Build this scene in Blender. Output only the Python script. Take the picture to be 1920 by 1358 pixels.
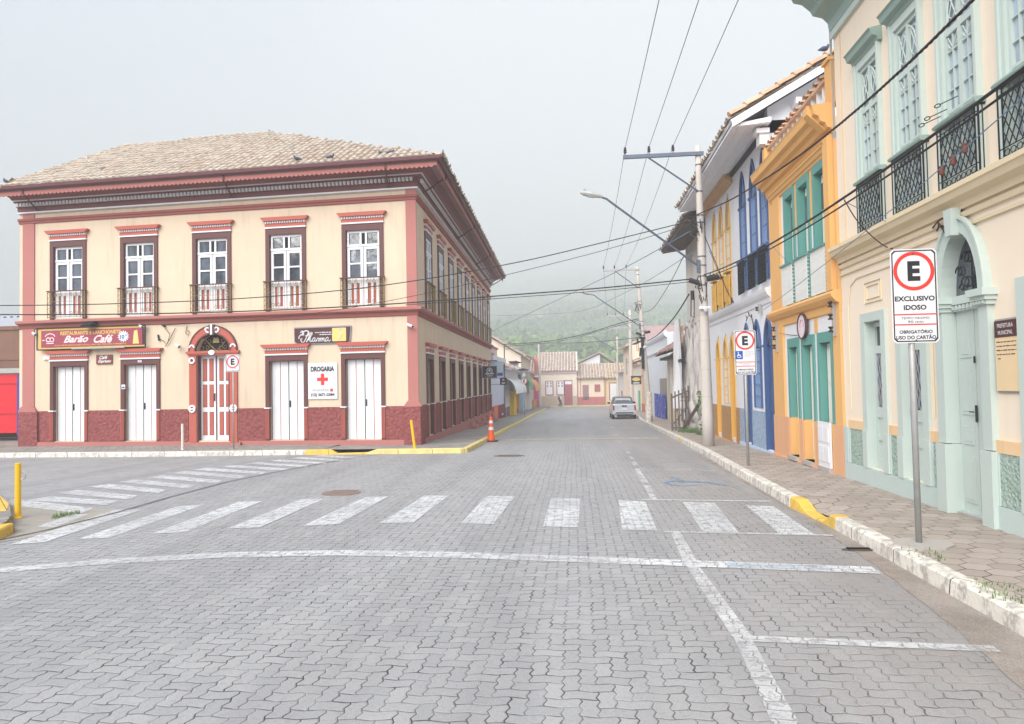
import bpy, bmesh, math, random
import numpy as np
from mathutils import Matrix, Vector
random.seed(7)
rng = np.random.default_rng(5)
for o in list(bpy.data.objects): bpy.data.objects.remove(o)
SC = bpy.context.scene
# ------------------------------------------------------------------ camera
F = 1280.0; CAMH = 1.85
vy = Vector((117., -37., -1280.)).normalized()
vz = Vector((-0.0195, 1., (117*-0.0195-37)/1280.)).normalized()
vx = vy.cross(vz)
cam = bpy.data.cameras.new('camera'); camo = bpy.data.objects.new('camera', cam)
SC.collection.objects.link(camo); SC.camera = camo
cam.sensor_width = 36; cam.lens = 24; cam.clip_start = 0.05; cam.clip_end = 6000
camo.matrix_world = Matrix.Translation((0, 0, CAMH)) @ Matrix((vx, vy, vz)).to_4x4()
# ------------------------------------------------------------------ world, sun, exposure
SUN_EL, SUN_AZ = math.radians(40), math.radians(204)      # azimuth clockwise from +Y (behind the camera)
W = bpy.data.worlds.new('World'); SC.world = W; W.use_nodes = True
nt = W.node_tree; nt.nodes.clear()
def wn(t): return nt.nodes.new(t)
out = wn('ShaderNodeOutputWorld'); bg = wn('ShaderNodeBackground')
sky = wn('ShaderNodeTexSky'); sky.sky_type = 'NISHITA'; sky.sun_disc = False
sky.sun_elevation = SUN_EL; sky.sun_rotation = SUN_AZ; sky.air_density = 1.0; sky.dust_density = 4.0; sky.ozone_density = 1.0
bg.inputs['Strength'].default_value = 0.1
# cloud deck: pale grey veil, with faint large patches, over the blue sky
tc = wn('ShaderNodeTexCoord'); nz = wn('ShaderNodeTexNoise'); nz.inputs['Scale'].default_value = 1.6
nz.inputs['Detail'].default_value = 4; nz.inputs['Roughness'].default_value = .45
cr = wn('ShaderNodeValToRGB'); cr.color_ramp.elements[0].position = .3; cr.color_ramp.elements[1].position = .75
cr.color_ramp.elements[0].color = (2.08, 2.44, 2.86, 1); cr.color_ramp.elements[1].color = (3.12, 3.28, 3.46, 1)
mx = wn('ShaderNodeMix'); mx.data_type = 'RGBA'; mx.inputs[0].default_value = .93
dt = wn('ShaderNodeVectorMath'); dt.operation = 'DOT_PRODUCT'; dt.inputs[1].default_value = (.35, .85, .40)   # brighter part of the cloud, over the street
ma = wn('ShaderNodeMath'); ma.operation = 'MULTIPLY_ADD'; ma.inputs[1].default_value = .95; ma.inputs[2].default_value = -.72
ad = wn('ShaderNodeMath'); ad.operation = 'ADD'
nt.links.new(tc.outputs['Generated'], nz.inputs['Vector']); nt.links.new(tc.outputs['Generated'], dt.inputs[0]); nt.links.new(dt.outputs['Value'], ma.inputs[0])
nt.links.new(ma.outputs[0], ad.inputs[0]); nt.links.new(nz.outputs['Fac'], ad.inputs[1]); nt.links.new(ad.outputs[0], cr.inputs['Fac'])
nt.links.new(sky.outputs['Color'], mx.inputs[6]); nt.links.new(cr.outputs['Color'], mx.inputs[7])
nt.links.new(mx.outputs[2], bg.inputs['Color']); nt.links.new(bg.outputs['Background'], out.inputs['Surface'])
sl = bpy.data.lights.new('sun', 'SUN'); slo = bpy.data.objects.new('sun', sl); SC.collection.objects.link(slo)
sl.energy = 1.8; sl.angle = math.radians(60); sl.color = (1, .97, .93)
sd_ = Vector((math.sin(SUN_AZ)*math.cos(SUN_EL), math.cos(SUN_AZ)*math.cos(SUN_EL), math.sin(SUN_EL)))
slo.rotation_euler = (-sd_).to_track_quat('-Z', 'Y').to_euler()
SC.view_settings.view_transform = 'Standard'; SC.view_settings.look = 'None'
SC.view_settings.exposure = 1.84; SC.view_settings.gamma = 1
SC.cycles.volume_bounces = 1; SC.cycles.max_bounces = 6; SC.cycles.diffuse_bounces = 3
SC.cycles.transparent_max_bounces = 12; SC.cycles.volume_step_rate = 5; SC.cycles.volume_max_steps = 64
SC.cycles.use_denoising = True
HAZE = 0.0021
# ------------------------------------------------------------------ terrain profile
KN = [(-60,0),(0,0),(12,0),(23,-.2),(41,-.66),(47.5,-.81),(60,-1.05),(93,-1.6),(110,-1.8),(200,-1.8)]
_ky=[k[0] for k in KN]; _kz=[k[1] for k in KN]
_gi = {y: float(np.mean(np.interp(np.linspace(y-4,y+4,9), _ky, _kz))) for y in range(-62,202)}
def gz(y):
    y=max(-61.,min(200.,y)); a=math.floor(y); t=y-a
    return _gi[a]*(1-t)+_gi[a+1]*t
# ------------------------------------------------------------------ materials
class NT:
    def __init__(s, name):
        s.m = bpy.data.materials.new(name); s.m.use_nodes = True; s.t = s.m.node_tree
        s.b = s.t.nodes['Principled BSDF']; s.o = s.t.nodes['Material Output']
    def n(s, t, **k):
        x = s.t.nodes.new(t)
        for a, b in k.items(): setattr(x, a, b)
        return x
    def l(s, a, b): s.t.links.new(a, b)
    def set(s, sock, v):
        if isinstance(v, bpy.types.NodeSocket): s.l(v, sock)
        else: sock.default_value = v
    def m2(s, op, a, b=0.0, c=0.0):
        x = s.n('ShaderNodeMath', operation=op)
        s.set(x.inputs[0], a); s.set(x.inputs[1], b); s.set(x.inputs[2], c); return x.outputs[0]
    def pos(s):
        g = s.n('ShaderNodeNewGeometry'); return g.outputs['Position']
    def sep(s, v):
        x = s.n('ShaderNodeSeparateXYZ'); s.l(v, x.inputs[0]); return x.outputs
    def comb(s, a, b, c=0.0):
        x = s.n('ShaderNodeCombineXYZ'); s.set(x.inputs[0], a); s.set(x.inputs[1], b); s.set(x.inputs[2], c); return x.outputs[0]
    def scale(s, v, sc):
        x = s.n('ShaderNodeVectorMath', operation='MULTIPLY'); s.l(v, x.inputs[0]); x.inputs[1].default_value = sc; return x.outputs[0]
    def noise(s, v, scale, detail=3, rough=.5):
        x = s.n('ShaderNodeTexNoise'); s.l(v, x.inputs['Vector']); x.inputs['Scale'].default_value = scale
        x.inputs['Detail'].default_value = detail; x.inputs['Roughness'].default_value = rough; return x.outputs['Fac']
    def ramp(s, f, lo, hi, a=0.0, b=1.0):
        x = s.n('ShaderNodeMapRange'); s.set(x.inputs[0], f); x.inputs[1].default_value = lo; x.inputs[2].default_value = hi
        x.inputs[3].default_value = a; x.inputs[4].default_value = b; x.clamp = True; return x.outputs[0]
    def mix(s, f, a, b, mode='MIX'):
        x = s.n('ShaderNodeMix', data_type='RGBA', blend_type=mode); s.set(x.inputs[0], f)
        for k, v in ((6, a), (7, b)):
            if isinstance(v, tuple): v = tuple(v)+(1,) if len(v) == 3 else v
            s.set(x.inputs[k], v)
        return x.outputs[2]
    def bump(s, h, strength, dist=.01):
        x = s.n('ShaderNodeBump'); s.set(x.inputs['Height'], h); x.inputs['Strength'].default_value = strength
        x.inputs['Distance'].default_value = dist; s.l(x.outputs[0], s.b.inputs['Normal'])
    def fin(s, col, rough=.8, metal=0., spec=.3):
        s.set(s.b.inputs['Base Color'], tuple(col)+(1,) if isinstance(col, tuple) and len(col) == 3 else col)
        s.set(s.b.inputs['Roughness'], rough); s.b.inputs['Metallic'].default_value = metal
        s.b.inputs['Specular IOR Level'].default_value = spec
        return s.m
def srgb(r, g, b):
    f = lambda c: ((c/255+.055)/1.055)**2.4 if c > 10 else c/255/12.92
    return (f(r), f(g), f(b))
_MC = {}
def plaster(name, c, var=.17, stain=.36, bump=.3, rough=.9):
    """painted render: soft blotches, faint vertical weather stains, fine grain"""
    if name in _MC: return _MC[name]
    n = NT(name); p = n.pos()
    a = n.noise(p, 1.1, 5, .6); st = n.noise(n.scale(p, (5, 5, .45)), 1.0, 4, .6); g = n.noise(p, 45, 2)
    col = n.mix(n.ramp(a, .3, .7, 0, var*2), c, tuple(x*.78 for x in c))
    col = n.mix(n.ramp(st, .53, .78, 0, stain), col, tuple(x*y for x, y in zip(c, (.52, .5, .47))))
    col = n.mix(n.ramp(n.noise(p, 3.3, 6, .7), .66, .72, 0, stain*.8), col, tuple(min(1, x*1.25) for x in c))
    n.bump(g, bump, .006); _MC[name] = n.fin(col, rough); return n.m
def stucco(name, c, sc=16, depth=.03):
    """rough thrown render (chapisco)"""
    n = NT(name); p = n.pos(); v = n.n('ShaderNodeTexVoronoi'); n.l(p, v.inputs['Vector']); v.inputs['Scale'].default_value = sc
    h = n.m2('ADD', n.noise(p, sc*.9, 3, .6), n.m2('MULTIPLY', v.outputs['Distance'], .6))
    col = n.mix(n.ramp(h, .55, 1.05, 0, .75), c, tuple(x*.62 for x in c))
    col = n.mix(n.ramp(n.noise(p, .9, 4, .6), .5, .8, 0, .35), col, tuple(x*.6 for x in c))
    n.bump(h, .9, depth); return n.fin(col, .95)
def paint(name, c, rough=.55, wear=.12, sc=6):
    if name in _MC: return _MC[name]
    n = NT(name); p = n.pos()
    col = n.mix(n.ramp(n.noise(p, sc, 5, .65), .52, .8, 0, wear), c, tuple(x*.55 for x in c))
    n.bump(n.noise(n.scale(p, (1, 1, .2)), 40, 2), .12, .004); _MC[name] = n.fin(col, rough); return n.m
def metal(name, c, rough=.45, m=.6):
    n = NT(name); col = n.mix(n.ramp(n.noise(n.pos(), 9, 4, .6), .45, .75, 0, .35), c, tuple(x*.6 for x in c)); return n.fin(col, rough, m)
def glass(name, c=(.03, .035, .045), rough=.04, spec=1.0):
    n = NT(name); p = n.pos(); n.bump(n.noise(p, 1.7, 2), .25, .02)
    n.fin(n.mix(n.ramp(n.noise(n.scale(p, (1, 1, .4)), 2.3, 4), .45, .62), c, tuple(min(1, x*3.2) for x in c) if c[0] < .1 else tuple(x*1.7 for x in c)), rough, 0, spec); n.b.inputs['IOR'].default_value = 1.55; return n.m
def herring(n, p):
    """90 degree herringbone of wavy interlocking pavers; returns joint mask 0..1 (1 = joint), paver id vector"""
    s = 0.104; x, y, _ = n.sep(p)
    pj = n.noise(p, .35, 2)
    xs = n.m2('DIVIDE', n.m2('ADD', x, n.m2('MULTIPLY', n.m2('SUBTRACT', pj, .5), .10)), s)
    ys = n.m2('DIVIDE', n.m2('ADD', y, n.m2('MULTIPLY', n.m2('SUBTRACT', n.noise(p, .31, 2), .5), .12)), s)
    tri = lambda v: n.m2('SUBTRACT', n.m2('PINGPONG', n.m2('MULTIPLY', v, 2.0), 1.0), .5)
    u = n.m2('ADD', xs, n.m2('MULTIPLY', tri(n.m2('ADD', ys, .25)), .20)); v = n.m2('ADD', ys, n.m2('MULTIPLY', tri(n.m2('ADD', n.m2('MULTIPLY', xs, .5), .1)), .17))
    iu, iv = n.m2('FLOOR', u), n.m2('FLOOR', v); fu, fv = n.m2('FRACT', u), n.m2('FRACT', v)
    t = n.m2('FLOORED_MODULO', n.m2('SUBTRACT', iu, iv), 4.0)
    eq = lambda k: n.m2('COMPARE', t, float(k), .3)
    e0, e1, e2, e3 = eq(0), eq(1), eq(2), eq(3)
    H = n.m2('ADD', e0, e1); V = n.m2('ADD', e2, e3); BIG = 5.0
    def side(d, on): return n.m2('ADD', d, n.m2('MULTIPLY', n.m2('SUBTRACT', 1.0, on), BIG))
    L = side(fu, n.m2('ADD', V, e0)); R = side(n.m2('SUBTRACT', 1.0, fu), n.m2('ADD', V, e1))
    B = side(fv, n.m2('ADD', H, e3)); T = side(n.m2('SUBTRACT', 1.0, fv), n.m2('ADD', H, e2))
    d = n.m2('MINIMUM', n.m2('MINIMUM', L, R), n.m2('MINIMUM', B, T))
    idv = n.comb(n.m2('SUBTRACT', iu, e1), n.m2('ADD', iv, e3), V)
    return d, idv
def m_road():
    n = NT('interlocking pavers'); p = n.pos(); d, idv = herring(n, p)
    wn_ = n.n('ShaderNodeTexWhiteNoise'); n.l(idv, wn_.inputs['Vector'])
    big = n.noise(p, .16, 4, .6); mid = n.noise(p, 1.4, 4, .6); fine = n.noise(p, 120, 3, .7); grit = n.noise(p, 420, 2, .6)
    base = n.mix(wn_.outputs['Value'], srgb(158, 158, 160), srgb(171, 170, 171))
    x, y, _ = n.sep(p)
    warm = n.m2('MULTIPLY', n.ramp(x, .2, 2.6), n.ramp(n.noise(p, .5, 3), .25, .6, .4, 1.0))
    base = n.mix(n.m2('MULTIPLY', warm, .75), base, srgb(152, 143, 137))
    base = n.mix(n.ramp(big, .35, .7, 0, .4), base, srgb(136, 137, 142))
    base = n.mix(n.ramp(mid, .5, .8, 0, .25), base, srgb(178, 176, 174)); base = n.mix(n.ramp(n.noise(n.scale(p, (1, .07, 1)), 1.3, 4, .6), .45, .7, 0, .45), base, srgb(124, 124, 126))
    base = n.mix(n.ramp(fine, .3, .52, .6, 0), base, srgb(110, 110, 114)); base = n.mix(n.ramp(n.noise(p, 28, 4, .7), .5, .72, 0, .4), base, srgb(120, 120, 124)); base = n.mix(n.ramp(n.noise(p, 75, 2, .6), .64, .7, 0, .45), base, srgb(200, 199, 198))
    base = n.mix(n.ramp(grit, .68, .75, 0, .5), base, srgb(205, 204, 202))
    base = n.mix(n.m2('MULTIPLY', n.ramp(n.noise(p, .9, 5, .7), .6, .75, 0, .5), n.ramp(x, .5, 2.0)), base, srgb(176, 142, 120))
    spot = n.ramp(n.noise(p, 6, 2, .5), .73, .78, 0, .5); base = n.mix(spot, base, srgb(95, 96, 104))
    jw = n.m2('ADD', .010, n.m2('MULTIPLY', n.ramp(n.noise(p, 6, 2), .35, .7), .055))
    j = n.m2('SUBTRACT', 1.0, n.ramp(n.m2('DIVIDE', d, jw), .55, 1.35))
    jcol = n.mix(n.m2('MULTIPLY', warm, n.ramp(n.noise(p, 2.2, 3), .4, .6)), srgb(52, 52, 52), srgb(168, 148, 134))
    col = n.mix(n.m2('MULTIPLY', j, n.ramp(n.noise(p, 3.1, 3), .3, .6, .5, 1.0)), base, jcol)
    h = n.m2('ADD', n.m2('MULTIPLY', n.ramp(d, 0.0, .12), 1.0), n.m2('MULTIPLY', fine, .22))
    h = n.m2('ADD', h, n.m2('MULTIPLY', wn_.outputs['Value'], .35))
    n.bump(h, .55, .006); n.fin(col, .72, 0, .35); return n.m
def m_marking(name, c, cover=.85):
    """worn road paint lying on the pavers; joints and scuffs show through"""
    n = NT(name); p = n.pos(); d, idv = herring(n, p)
    wn_ = n.n('ShaderNodeTexWhiteNoise'); n.l(idv, wn_.inputs['Vector'])
    a = n.ramp(n.noise(p, 7, 6, .75), .30+.25*(1-cover), .44+.25*(1-cover), .25, 1.0)
    a = n.m2('MULTIPLY', a, n.ramp(n.noise(p, 60, 3, .7), .3, .45, .45, 1.0))
    a = n.m2('MULTIPLY', a, n.ramp(d, .02, .06, .12, 1.0)); a = n.m2('MULTIPLY', a, n.ramp(n.noise(p, .8, 3), .3, .6, cover-.25, cover+.1))
    col = n.mix(n.ramp(wn_.outputs['Value'], 0, 1, 0, .3), c, tuple(x*.72 for x in c))
    n.fin(col, .7); n.set(n.b.inputs['Alpha'], a); return n.m
def m_gutter():
    n = NT('gritty gutter concrete'); p = n.pos(); c = n.mix(n.ramp(n.noise(p, 1.4, 6, .7), .4, .62), srgb(160, 151, 144), srgb(136, 126, 118))
    c = n.mix(n.ramp(n.noise(n.scale(p, (3, .5, 1)), 2.2, 5, .7), .55, .7, 0, .55), c, srgb(182, 150, 126)); c = n.mix(n.ramp(n.noise(p, 90, 3, .7), .48, .62, 0, .5), c, srgb(96, 90, 86)); c = n.mix(n.ramp(n.noise(p, 130, 2, .6), .62, .7, 0, .5), c, srgb(206, 200, 194))
    n.bump(n.noise(p, 60, 4, .7), .6, .01); return n.fin(c, .9)
def m_hex(name, c1, c2, size=.225):
    n = NT(name); p = n.pos(); x, y, _ = n.sep(p); wob = n.m2('MULTIPLY', n.m2('SUBTRACT', n.noise(p, 1.3, 3), .5), .35)
    X = n.m2('ADD', n.m2('DIVIDE', x, size*1.15), wob); Y = n.m2('SUBTRACT', n.m2('DIVIDE', y, size), wob); R3 = 1.7320508
    def cell(ox, oy):
        a = n.m2('SUBTRACT', n.m2('FLOORED_MODULO', n.m2('ADD', X, ox), 1.0), .5)
        b = n.m2('SUBTRACT', n.m2('FLOORED_MODULO', n.m2('ADD', Y, oy), R3), R3/2); return a, b
    a1, b1 = cell(0, 0); a2, b2 = cell(.5, R3/2)
    L = lambda a, b: n.m2('ADD', n.m2('MULTIPLY', a, a), n.m2('MULTIPLY', b, b))
    k = n.m2('LESS_THAN', L(a1, b1), L(a2, b2)); ik = n.m2('SUBTRACT', 1.0, k)
    sel = lambda q, r: n.m2('ADD', n.m2('MULTIPLY', q, k), n.m2('MULTIPLY', r, ik))
    ga, gb = sel(a1, a2), sel(b1, b2); aa, ab = n.m2('ABSOLUTE', ga), n.m2('ABSOLUTE', gb)
    e = n.m2('SUBTRACT', .5, n.m2('MAXIMUM', aa, n.m2('ADD', n.m2('MULTIPLY', aa, .5), n.m2('MULTIPLY', ab, R3/2))))
    idv = n.comb(n.m2('ROUND', n.m2('MULTIPLY', n.m2('SUBTRACT', X, ga), 2.0)), n.m2('ROUND', n.m2('MULTIPLY', n.m2('SUBTRACT', Y, gb), 2.0)))
    w = n.n('ShaderNodeTexWhiteNoise'); n.l(idv, w.inputs['Vector'])
    col = n.mix(w.outputs['Value'], c1, c2)
    col = n.mix(n.ramp(n.noise(p, 1.1, 5, .7), .45, .75, 0, .5), col, tuple(q*.7 for q in c1)); col = n.mix(n.ramp(n.noise(p, 60, 3, .7), .5, .7, 0, .3), col, tuple(q*.6 for q in c1))
    j = n.m2('SUBTRACT', 1.0, n.ramp(e, .012, .035)); j = n.m2('MULTIPLY', j, n.ramp(n.noise(p, 2.7, 3), .35, .6, .25, 1.0))
    col = n.mix(j, col, srgb(70, 66, 62)); n.bump(n.m2('ADD', n.ramp(e, 0, .05), n.m2('ADD', n.m2('MULTIPLY', w.outputs['Value'], .6), n.m2('MULTIPLY', n.noise(p, 70, 3), .3))), .6, .008)
    return n.fin(col, .85)
def m_kerb(name, c, bare=srgb(124, 118, 116), amt=.62):
    n = NT(name); p = n.pos(); x, y, z = n.sep(p)
    f = n.ramp(n.noise(n.scale(p, (1, 1, .6)), 7.5, 7, .8), .47, .58, 0, amt)
    col = n.mix(f, c, bare); col = n.mix(n.ramp(n.noise(p, 1.7, 4, .6), .5, .72, 0, .4), col, tuple(q*.72 for q in c))
    s = n.m2('FRACT', n.m2('DIVIDE', n.m2('ADD', x, y), 1.02)); j = n.m2('LESS_THAN', s, .014); col = n.mix(j, col, (.05, .045, .04))
    n.bump(n.noise(p, 22, 4, .6), .5, .015); return n.fin(col, .9)
def m_tile(name, c, dark, lichen=.35):
    n = NT(name); p = n.pos(); g = n.n('ShaderNodeObjectInfo')
    v = n.n('ShaderNodeTexVoronoi'); n.l(n.scale(p, (1, 1, 1)), v.inputs['Vector']); v.inputs['Scale'].default_value = 4.2
    cs = n.n('ShaderNodeSeparateColor'); n.l(v.outputs['Color'], cs.inputs[0])
    col = n.mix(cs.outputs[0], tuple(q*.82 for q in c), tuple(min(1, q*1.12) for q in c))
    col = n.mix(n.ramp(cs.outputs[1], .72, .95, 0, .5), col, (c[0]*.85, c[1]*.62, c[2]*.5))
    col = n.mix(n.ramp(n.noise(p, 3.5, 6, .75), .50, .66, 0, lichen), col, dark)
    n.bump(n.noise(p, 40, 3), .3, .008); return n.fin(col, .9)
def plain(name, c, rough=.6, m=0.):
    n = NT(name); return n.fin(n.mix(n.ramp(n.noise(n.pos(), 8, 4), .45, .8, 0, .25), c, tuple(x*.65 for x in c)), rough, m)
CREAM = srgb(216, 196, 172)
M = dict(
 road=m_road(), mark=m_marking('worn white road paint', srgb(222, 223, 226), .76), mark2=m_marking('faint white road paint', srgb(214, 214, 216), .72),
 markb=m_marking('faded blue road paint', srgb(112, 152, 190), .68),
 walk=m_hex('hexagonal pavement', srgb(160, 149, 140), srgb(180, 167, 157)), walk2=m_hex('grey hexagonal pavement', srgb(138, 134, 130), srgb(158, 152, 147)),
 kerbw=m_kerb('white painted kerb', srgb(222, 216, 206)), kerby=m_kerb('yellow painted kerb', srgb(226, 186, 82), amt=.3), kerbp=m_kerb('pale yellow kerb', srgb(220, 200, 132), amt=.25),
 gutter=m_gutter(), conc=plaster('concrete', srgb(176, 170, 164), .2, .15, .4), patch=plaster('broken cement patch', srgb(166, 160, 152), .5, .6, .9),
 cream=plaster('cream wall', CREAM), pink=plaster('pink trim', srgb(176, 116, 110), .12, .15), darkpink=plaster('dusky trim', srgb(152, 92, 86), .12, .1), plinthL=stucco('red rough plinth', srgb(150, 84, 82), 10, .05),
 brown=paint('brown frame', srgb(98, 62, 60)), brownc=paint('brown cornice', srgb(124, 78, 76)), coral=paint('coral', srgb(178, 92, 78)), white=paint('white paint', srgb(226, 226, 229), wear=.22, sc=2.5), offw=plaster('white wall', srgb(226, 226, 230), .08, .16),
 glass=glass('window glass'), glassb=glass('pale window glass', (.25, .3, .36), .12, .8), dark=plain('dark interior and gaps', (.015, .014, .013), .9), black=metal('black iron', (.02, .021, .025), .5, .3), brass=metal('bronze iron', srgb(150, 132, 92), .5, .3),
 tile=m_tile('pale clay tiles', srgb(188, 175, 161), srgb(96, 84, 78), .5), tiled=m_tile('weathered tiles', srgb(180, 160, 150), srgb(84, 66, 62), .85), tileg=m_tile('grey weathered tiles', srgb(168, 163, 156), srgb(90, 88, 84), .5), tiler=m_tile('orange clay tiles', srgb(204, 168, 140), srgb(120, 100, 86), .35), tileu=plain('roof underlay', srgb(78, 62, 54), .9), redroof=plain('red metal roof', srgb(176, 146, 144), .6),
 gutterm=metal('gutter metal', srgb(110, 72, 76), .5, .2), soff=paint('dusky soffit', srgb(150, 122, 120)),
 gwall=plaster('peach wall', srgb(236, 220, 200), .06, .1), gtrim=plaster('cream cornice', srgb(224, 206, 174), .08, .14), mint=paint('mint paint', srgb(190, 202, 196), .5, .08), mintd=paint('mint wall paint', srgb(188, 202, 198), .7, .12), mints=stucco('mint rough plinth', srgb(176, 196, 184), 26, .035), peach=plaster('peach strip', srgb(232, 198, 156)), mintdk=paint('green cove', srgb(142, 164, 156), .5, .1),
 orange=plaster('orange trim', srgb(228, 176, 112), .08, .12), orangel=plaster('light orange dado', srgb(222, 170, 130), .1, .12), teal=paint('teal green', srgb(40, 112, 100), .5, .06), tealf=paint('pale teal frame', srgb(94, 150, 142), .5, .08), lace=paint('white lace panel', srgb(222, 222, 218), .6, .2),
 blue=paint('blue trim', srgb(66, 92, 138), .5, .1), lblue=paint('pale blue plinth', srgb(186, 202, 222), .7, .12), bstucco=stucco('blue rough dado', srgb(160, 180, 204), 14, .02), lsash=paint('pale blue sash', srgb(118, 142, 180), .5, .1), ysash=paint('pale cream sash', srgb(226, 214, 196), .5, .1), yel=plaster('yellow trim', srgb(220, 172, 88), .1, .12), ystucco=stucco('ochre rough dado', srgb(190, 146, 100), 22, .02),
 poleC=plaster('pole concrete', srgb(196, 188, 180), .12, .25, .3), galv=metal('galvanised steel', srgb(168, 168, 166), .5, .3), steel=metal('grey steel arm', srgb(98, 106, 122), .5, .4), cable=plain('cable sheath', (.025, .025, .03), .6), cableg=plain('weathered aluminium wire', srgb(104, 130, 156), .5), cableb=plain('brown twisted cable', srgb(58, 48, 48), .6), porcelain=plain('brown insulator', srgb(62, 50, 50), .3),
 signw=paint('sign white', srgb(214, 214, 218), .45, .08), red=plain('sign red', srgb(214, 62, 56), .4), blk=plain('sign black', srgb(44, 44, 50), .4), sblue=plain('sign blue', srgb(40, 84, 168), .4), greyt=plain('faint lettering', srgb(150, 150, 160), .5),
 bordo=plain('maroon banner', srgb(150, 68, 82), .5), gold=plain('gold lettering', srgb(210, 174, 96), .5), pinkt=plain('pale pink lettering', srgb(240, 208, 212), .5), choco=plain('chocolate sign', srgb(82, 46, 46), .5), mustard=plain('yellow sign panel', srgb(232, 196, 122), .5),
 yellow=paint('yellow post paint', srgb(236, 184, 30), .5, .1), conor=plain('orange cone', srgb(226, 92, 40), .45), rubber=plain('black rubber', (.03, .03, .03), .8),
 redgate=paint('red sheet gate', srgb(204, 36, 48), .45, .12), brick=plaster('old brick wall', srgb(132, 100, 86), .45, .5, .9), asb=plain('corrugated sheet', srgb(178, 184, 196), .9), wood=plain('weathered wood', srgb(108, 98, 92), .9), woodl=plain('raw timber', srgb(196, 160, 122), .8), net=None,
 carp=None, leaf=None, bark=plain('bark', srgb(96, 84, 72), .95), pigeon=plain('grey feathers', srgb(70, 78, 98), .7), skin=plain('skin', srgb(176, 126, 102), .6), navy=plain('navy cloth', srgb(50, 58, 86), .9), jeans=plain('dark jeans', srgb(58, 70, 96), .9), shirt=plain('pale shirt', srgb(214, 214, 224), .9), hair=plain('dark hair', (.02, .018, .016), .8),
)
def m_leaf():
    n = NT('leaves'); p = n.pos(); col = n.mix(n.ramp(n.noise(p, 1.3, 4, .6), .35, .65), srgb(62, 92, 50), srgb(122, 150, 84))
    n.fin(col, .7); return n.m
M['leaf'] = m_leaf()
def m_net():
    n = NT('construction netting'); p = n.pos(); col = n.mix(n.ramp(n.noise(n.scale(p, (2, 2, .5)), 1.2, 5, .7), .35, .7), srgb(222, 216, 210), srgb(160, 152, 150))
    col = n.mix(n.ramp(n.noise(p, 2.2, 5, .8), .6, .7, 0, .6), col, srgb(120, 112, 112)); n.bump(n.noise(n.scale(p, (3, 3, .8)), 2, 4, .6), .6, .05); return n.fin(col, .95)
M['net'] = m_net()
def m_car():
    n = NT('silver car paint'); n.fin(srgb(206, 210, 218), .25, .35, .6); n.b.inputs['Coat Weight'].default_value = .6; return n.m
M['carp'] = m_car()
# ------------------------------------------------------------------ mesh builder
class Fr:
    """wall frame: u along the wall, d outwards, z up; flip=-1 when u runs right-to-left for a viewer"""
    def __init__(s, ox, oy, ux, uy, nx, ny, flip=1):
        s.o = (ox, oy); l = math.hypot(ux, uy); s.u = (ux/l, uy/l); l = math.hypot(nx, ny); s.n = (nx/l, ny/l); s.flip = flip
    def P(s, u, d, z): return (s.o[0]+s.u[0]*u+s.n[0]*d, s.o[1]+s.u[1]*u+s.n[1]*d, z)
WORLD = Fr(0, 0, 1, 0, 0, -1)           # a wall facing the camera: u = +x, d = -y
def semi(t): return math.sqrt(max(0, 1-t*t))
def lancet(t): k = .9; return math.sqrt(max(0., 1-((abs(t)+k)/(1+k))**2))/math.sqrt(1-(k/(1+k))**2)
SPLIT = dict.fromkeys('pane leaf cap latch jamb_base jamb_band jamb_flute post clamp_band joint_ring splice_box red_ring bracket emblem batten rail sheet reveal prop ornament panel panel_edge scaffold_clamp bolt lock finial cross arch_edge bumper_trim stem eave_rafter cap_dentils pilaster slat'.split(), .012); SPLIT['lettering'] = .03; SPLIT['price'] = .07
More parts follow.
